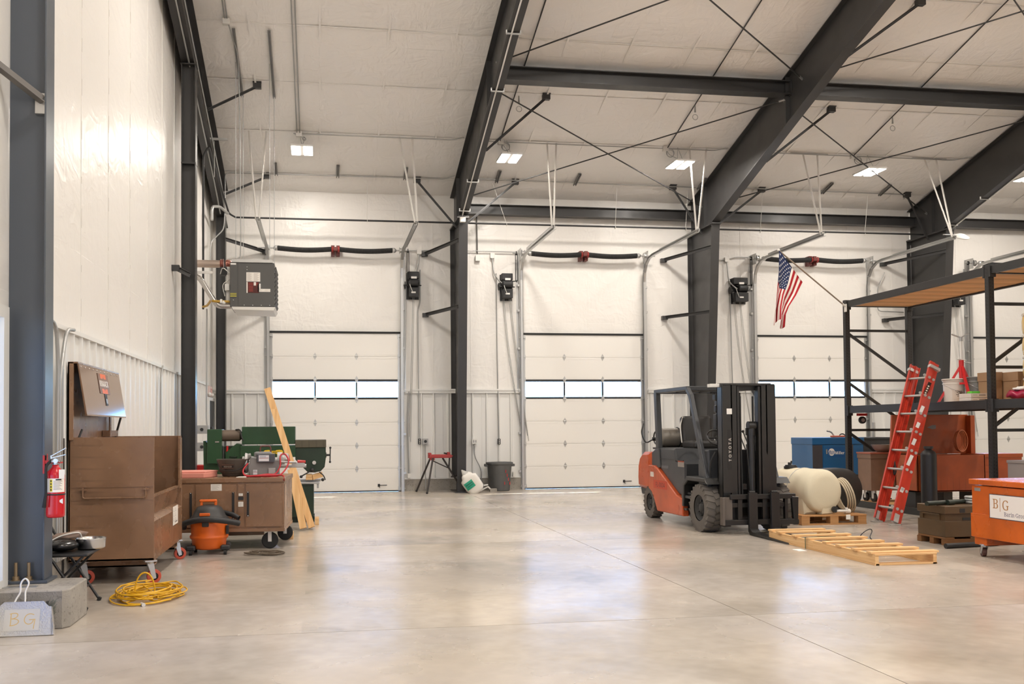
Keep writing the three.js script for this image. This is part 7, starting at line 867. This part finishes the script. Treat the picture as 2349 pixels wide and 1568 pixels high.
{ // chests in front of the rack at the right
  const or = std(col(0.70, 0.135, 0.012), 0.33, 0, { roughnessMap: smudge, map: scuff }), t = thing('tool_chest', 'bright orange rolling tool chest with a white sign at the right edge', 'tool chest', [7.5, 0, 13]);
  const x0 = 7.1, x1 = 7.9, z0 = 12.29, z1 = 13.75;
  P(t, 'body', [bx(x0, x1, 0.21, 0.46, z0, z1, 0.006), bx(x0 + 0.012, x1 - 0.012, 0.45, 0.775, z0 + 0.012, z1 - 0.012, 0.004), bx(x0, x1, 0.45, 0.47, z0, z1, 0.004)], or); P(t, 'lid', [bx(x0 - 0.012, x1 + 0.012, 0.785, 0.845, z0 - 0.012, z1 + 0.012, 0.01)], or); P(t, 'lock_plate', bx(x0 + 0.006, x0 + 0.014, 0.715, 0.75, z0 + 0.06, z0 + 0.15, 0.003), M.conduit); P(t, 'skid', [bx(x0 + 0.02, x1 - 0.02, 0.13, 0.21, z0 + 0.03, z0 + 0.22, 0.004), bx(x0 + 0.02, x1 - 0.02, 0.13, 0.21, z1 - 0.3, z1 - 0.1, 0.004)], or);
  const tyre = std(col(0.10, 0.045, 0.035), 0.6); for (const [x, z] of [[x0 + 0.06, z0 + 0.13], [x1 - 0.1, z0 + 0.13], [x0 + 0.06, z0 + 0.78], [x1 - 0.1, z0 + 0.78]]) caster(t, x, z, 0.14, 0.052, 1.2, tyre, tyre);
  P(t, 'sign', decal([x0 - 0.001, 0.57, 13.02], [-1, 0, 0], 0.86, 0.26), print(512, 156, (c, w, h) => { c.fillStyle = '#e9e4e0'; c.fillRect(0, 0, w, h); c.strokeStyle = '#3b3b46'; c.lineWidth = 5; c.strokeRect(2, 2, w - 4, h - 4); c.fillStyle = '#a8743c'; c.font = '84px serif'; c.textBaseline = 'middle'; c.fillText('B', 28, 62); c.fillText('G', 112, 66); c.fillRect(94, 22, 4, 86); c.fillStyle = '#3a3a55'; c.font = '34px serif'; c.fillText('Barin Group', 128, 122, 300); }), 'white sign with brown letters');
  const br = std(col(0.115, 0.068, 0.032), 0.42, 0, { map: scuff }), b = thing('tool_chest', 'small brown steel tool chest on a broken pallet beside the orange chest', 'tool chest', [7.75, 0, 11.2]);
  P(b, 'body', [bx(7.36, 8.2, 0.1, 0.29, 10.98, 11.5, 0.005), bx(7.375, 8.18, 0.28, 0.4, 10.995, 11.485, 0.004)], br); P(b, 'lid', [bx(7.355, 8.205, 0.375, 0.47, 10.975, 11.505, 0.008)], br); P(b, 'handle', [bx(7.352, 7.362, 0.355, 0.37, 11.08, 11.4, 0.003), bx(7.355, 7.37, 0.3, 0.36, 11.08, 11.09), bx(7.355, 7.37, 0.3, 0.36, 11.39, 11.4)], br); P(b, 'lock_recess', [bx(7.55, 7.62, 0.39, 0.44, 11.505, 11.508), bx(7.6, 7.75, 0.3, 0.33, 11.486, 11.492)], M.black);
  const pl = thing('wooden_pallet', 'low dark pallet under the small brown tool chest', 'pallet', [7.75, 0, 11.2]), pw = std(col(0.25, 0.18, 0.13), 0.85, 0, { map: woodMap }); for (const z of [11.0, 11.24, 11.46]) P(pl, 'runner', bx(7.36, 8.2, 0, 0.075, z - 0.04, z + 0.04, 0.004), pw); for (const x of [7.42, 7.75, 8.1]) P(pl, 'deck_board', bx(x - 0.06, x + 0.06, 0.075, 0.098, 10.98, 11.5, 0.003), pw);
  single('dark_pipe', 'dark green pipe lying on top of the small brown tool chest', 'pipe', [cyl([7.18, 0.5, 11.42], [8.0, 0.5, 11.15], 0.028, 0.028, 12), cyl([7.5, 0.5, 11.35], [7.6, 0.5, 11.32], 0.034, 0.034, 12)], std(col(0.015, 0.022, 0.016), 0.4)); single('dark_pipe', 'dark pipe lying on the floor in front of the brown chest', 'pipe', cyl([7.2, 0.03, 11.72], [7.95, 0.03, 11.62], 0.03, 0.03, 12), M.black); single('grey_hose', 'bundle of grey hose on the small brown tool chest', 'hose', [0, 1, 2].map((k) => ring([7.95, 0.49 + 0.03 * k, 11.25], 0.1, 0.018, 'y', 20, 6)), M.conduit);
}
// ---------- along the back wall ----------
{
  const t = thing('waste_bin', 'large grey plastic waste bin left of the second overhead door', 'bin', [4.09, 0, 0.35]), m = std(col(0.115, 0.115, 0.112), 0.6, 0, { map: scuff });
  P(t, 'bin', lathe([[0, 0], [0.22, 0], [0.235, 0.015], [0.285, 0.58], [0.30, 0.6], [0.318, 0.615], [0.318, 0.655], [0.295, 0.66], [0.275, 0.6], [0.225, 0.03], [0, 0.03]], 34).translate(4.09, 0, 0.36), m); P(t, 'grip', [bx(3.74, 3.82, 0.56, 0.62, 0.28, 0.44, 0.01), bx(4.36, 4.44, 0.56, 0.62, 0.28, 0.44, 0.01)], m); P(t, 'red_marks', Array.from({ length: 5 }, (_, k) => bx(4.15 + 0.03 * k, 4.165 + 0.03 * k, 0.15 + 0.09 * ((k * 3) % 4), 0.22 + 0.09 * ((k * 3) % 4), 0.632, 0.638)), M.red);
  const v = thing('tristand_vise', 'red topped black tripod pipe vise standing by the wall', 'vise', [2.65, 0, 0.6]), bk = std(col(0.03, 0.024, 0.022), 0.5); const rd = std(col(0.33, 0.03, 0.028), 0.45);
  P(v, 'head', [bx(2.4, 2.47, 0.8, 0.9, 0.55, 0.7, 0.01), prism([[2.4, 0.78], [2.92, 0.78], [2.96, 0.83], [2.9, 0.86], [2.42, 0.86]], 0.52, 0.72, 'z', 0.012), bx(2.83, 2.9, 0.84, 0.91, 0.56, 0.68, 0.01), bx(2.44, 2.54, 0.73, 0.79, 0.54, 0.7, 0.01)], rd); P(v, 'vise_screw', [cyl([2.76, 0.89, 0.62], [2.86, 0.87, 0.62], 0.018, 0.018, 8), cyl([2.9, 0.83, 0.62], [3.0, 0.83, 0.62], 0.014, 0.014, 8)], bk);
  for (const [a, b] of [[[2.46, 0.78, 0.55], [2.17, 0.015, 0.25]], [[2.5, 0.78, 0.7], [2.33, 0.015, 1.0]], [[2.73, 0.78, 0.62], [3.2, 0.015, 0.62]]]) { P(v, 'leg', cyl(a, b, 0.021, 0.021, 10), bk); P(v, 'foot', ball([b[0], 0.02, b[2]], 0.026, 8), M.rubber); } P(v, 'brace', [cyl([2.5, 0.72, 0.66], [2.86, 0.55, 0.62], 0.012, 0.012, 8), cyl([2.89, 0.8, 0.62], [2.87, 0.56, 0.62], 0.014, 0.014, 8), bar([2.92, 0.35, 0.62], [3.06, 0.38, 0.6], 0.03, 0.03)], bk);
  const g = new THREE.SphereGeometry(1, 26, 18), q = g.attributes.position; for (let i = 0; i < q.count; i++) { let x = q.getX(i), y = q.getY(i), z = q.getZ(i); const e = (c) => Math.sign(c) * Math.pow(Math.abs(c), 0.6); x = e(x) * 0.2; y = e(y) * 0.26; z = e(z) * 0.13; const w = 1 + 0.1 * (fbm(x * 9 + 9, y * 9 + z * 7 + 9, 999, 3, 8) - 0.5); q.setXYZ(i, x * w * (y > 0.15 ? 0.75 : 1), y * w, z * w); } g.computeVertexNormals();
  const bag = thing('white_sack', 'white sack with a green print slumped at the foot of the column', 'bag', [3.3, 0, 0.98]); P(bag, 'sack', g.clone().rotateZ(0.62).translate(3.33, 0.225, 1.06), std(col(0.7, 0.67, 0.62), 0.5)); P(bag, 'green_print', (() => { const h = keep(new THREE.PlaneGeometry(0.24, 0.17, 8, 6)); const a = h.attributes.position; for (let i = 0; i < a.count; i++) a.setZ(i, 0.14 - 1.3 * a.getX(i) ** 2 - 0.8 * a.getY(i) ** 2); h.rotateZ(0.62).translate(3.27, 0.2, 1.07); h.computeVertexNormals(); return keep(h); })(), std(0xffffff, 0.5, 0, { map: canvasTex(96, 64, (c, w, h) => { c.fillStyle = '#1f8f72'; c.fillRect(0, 0, w, h); c.fillStyle = '#0c5a45'; c.fillRect(8, 18, 70, 8); c.fillRect(16, 36, 60, 6); c.fillStyle = '#cfc6b8'; c.fillRect(84, 0, 12, h); }) }), 'green printed panel'); P(bag, 'film', cyl([3.2, 0.4, 1.05], [3.1, 0.52, 1.03], 0.1, 0.01, 8), std(col(0.45, 0.43, 0.4), 0.3));
  const cl = thing('pipe_clamp_tool', 'pale steel clamp tool lying on the floor by the sack', 'tool', [3.72, 0, 0.72]); P(cl, 'frame', [bar([3.56, 0.03, 0.78], [3.76, 0.12, 0.7], 0.03, 0.02), bar([3.76, 0.12, 0.7], [3.83, 0.04, 0.7], 0.03, 0.03), bar([3.58, 0.02, 0.8], [3.53, 0.1, 0.78], 0.05, 0.03), bar([3.66, 0.15, 0.68], [3.76, 0.16, 0.68], 0.03, 0.03)], M.galvPale); single('brick_block', 'small pale block on the floor between the clamp and the bin', 'block', bx(3.8, 3.96, 0, 0.07, 0.62, 0.72, 0.004), concrete);
}
renderer.render(scene, camera);
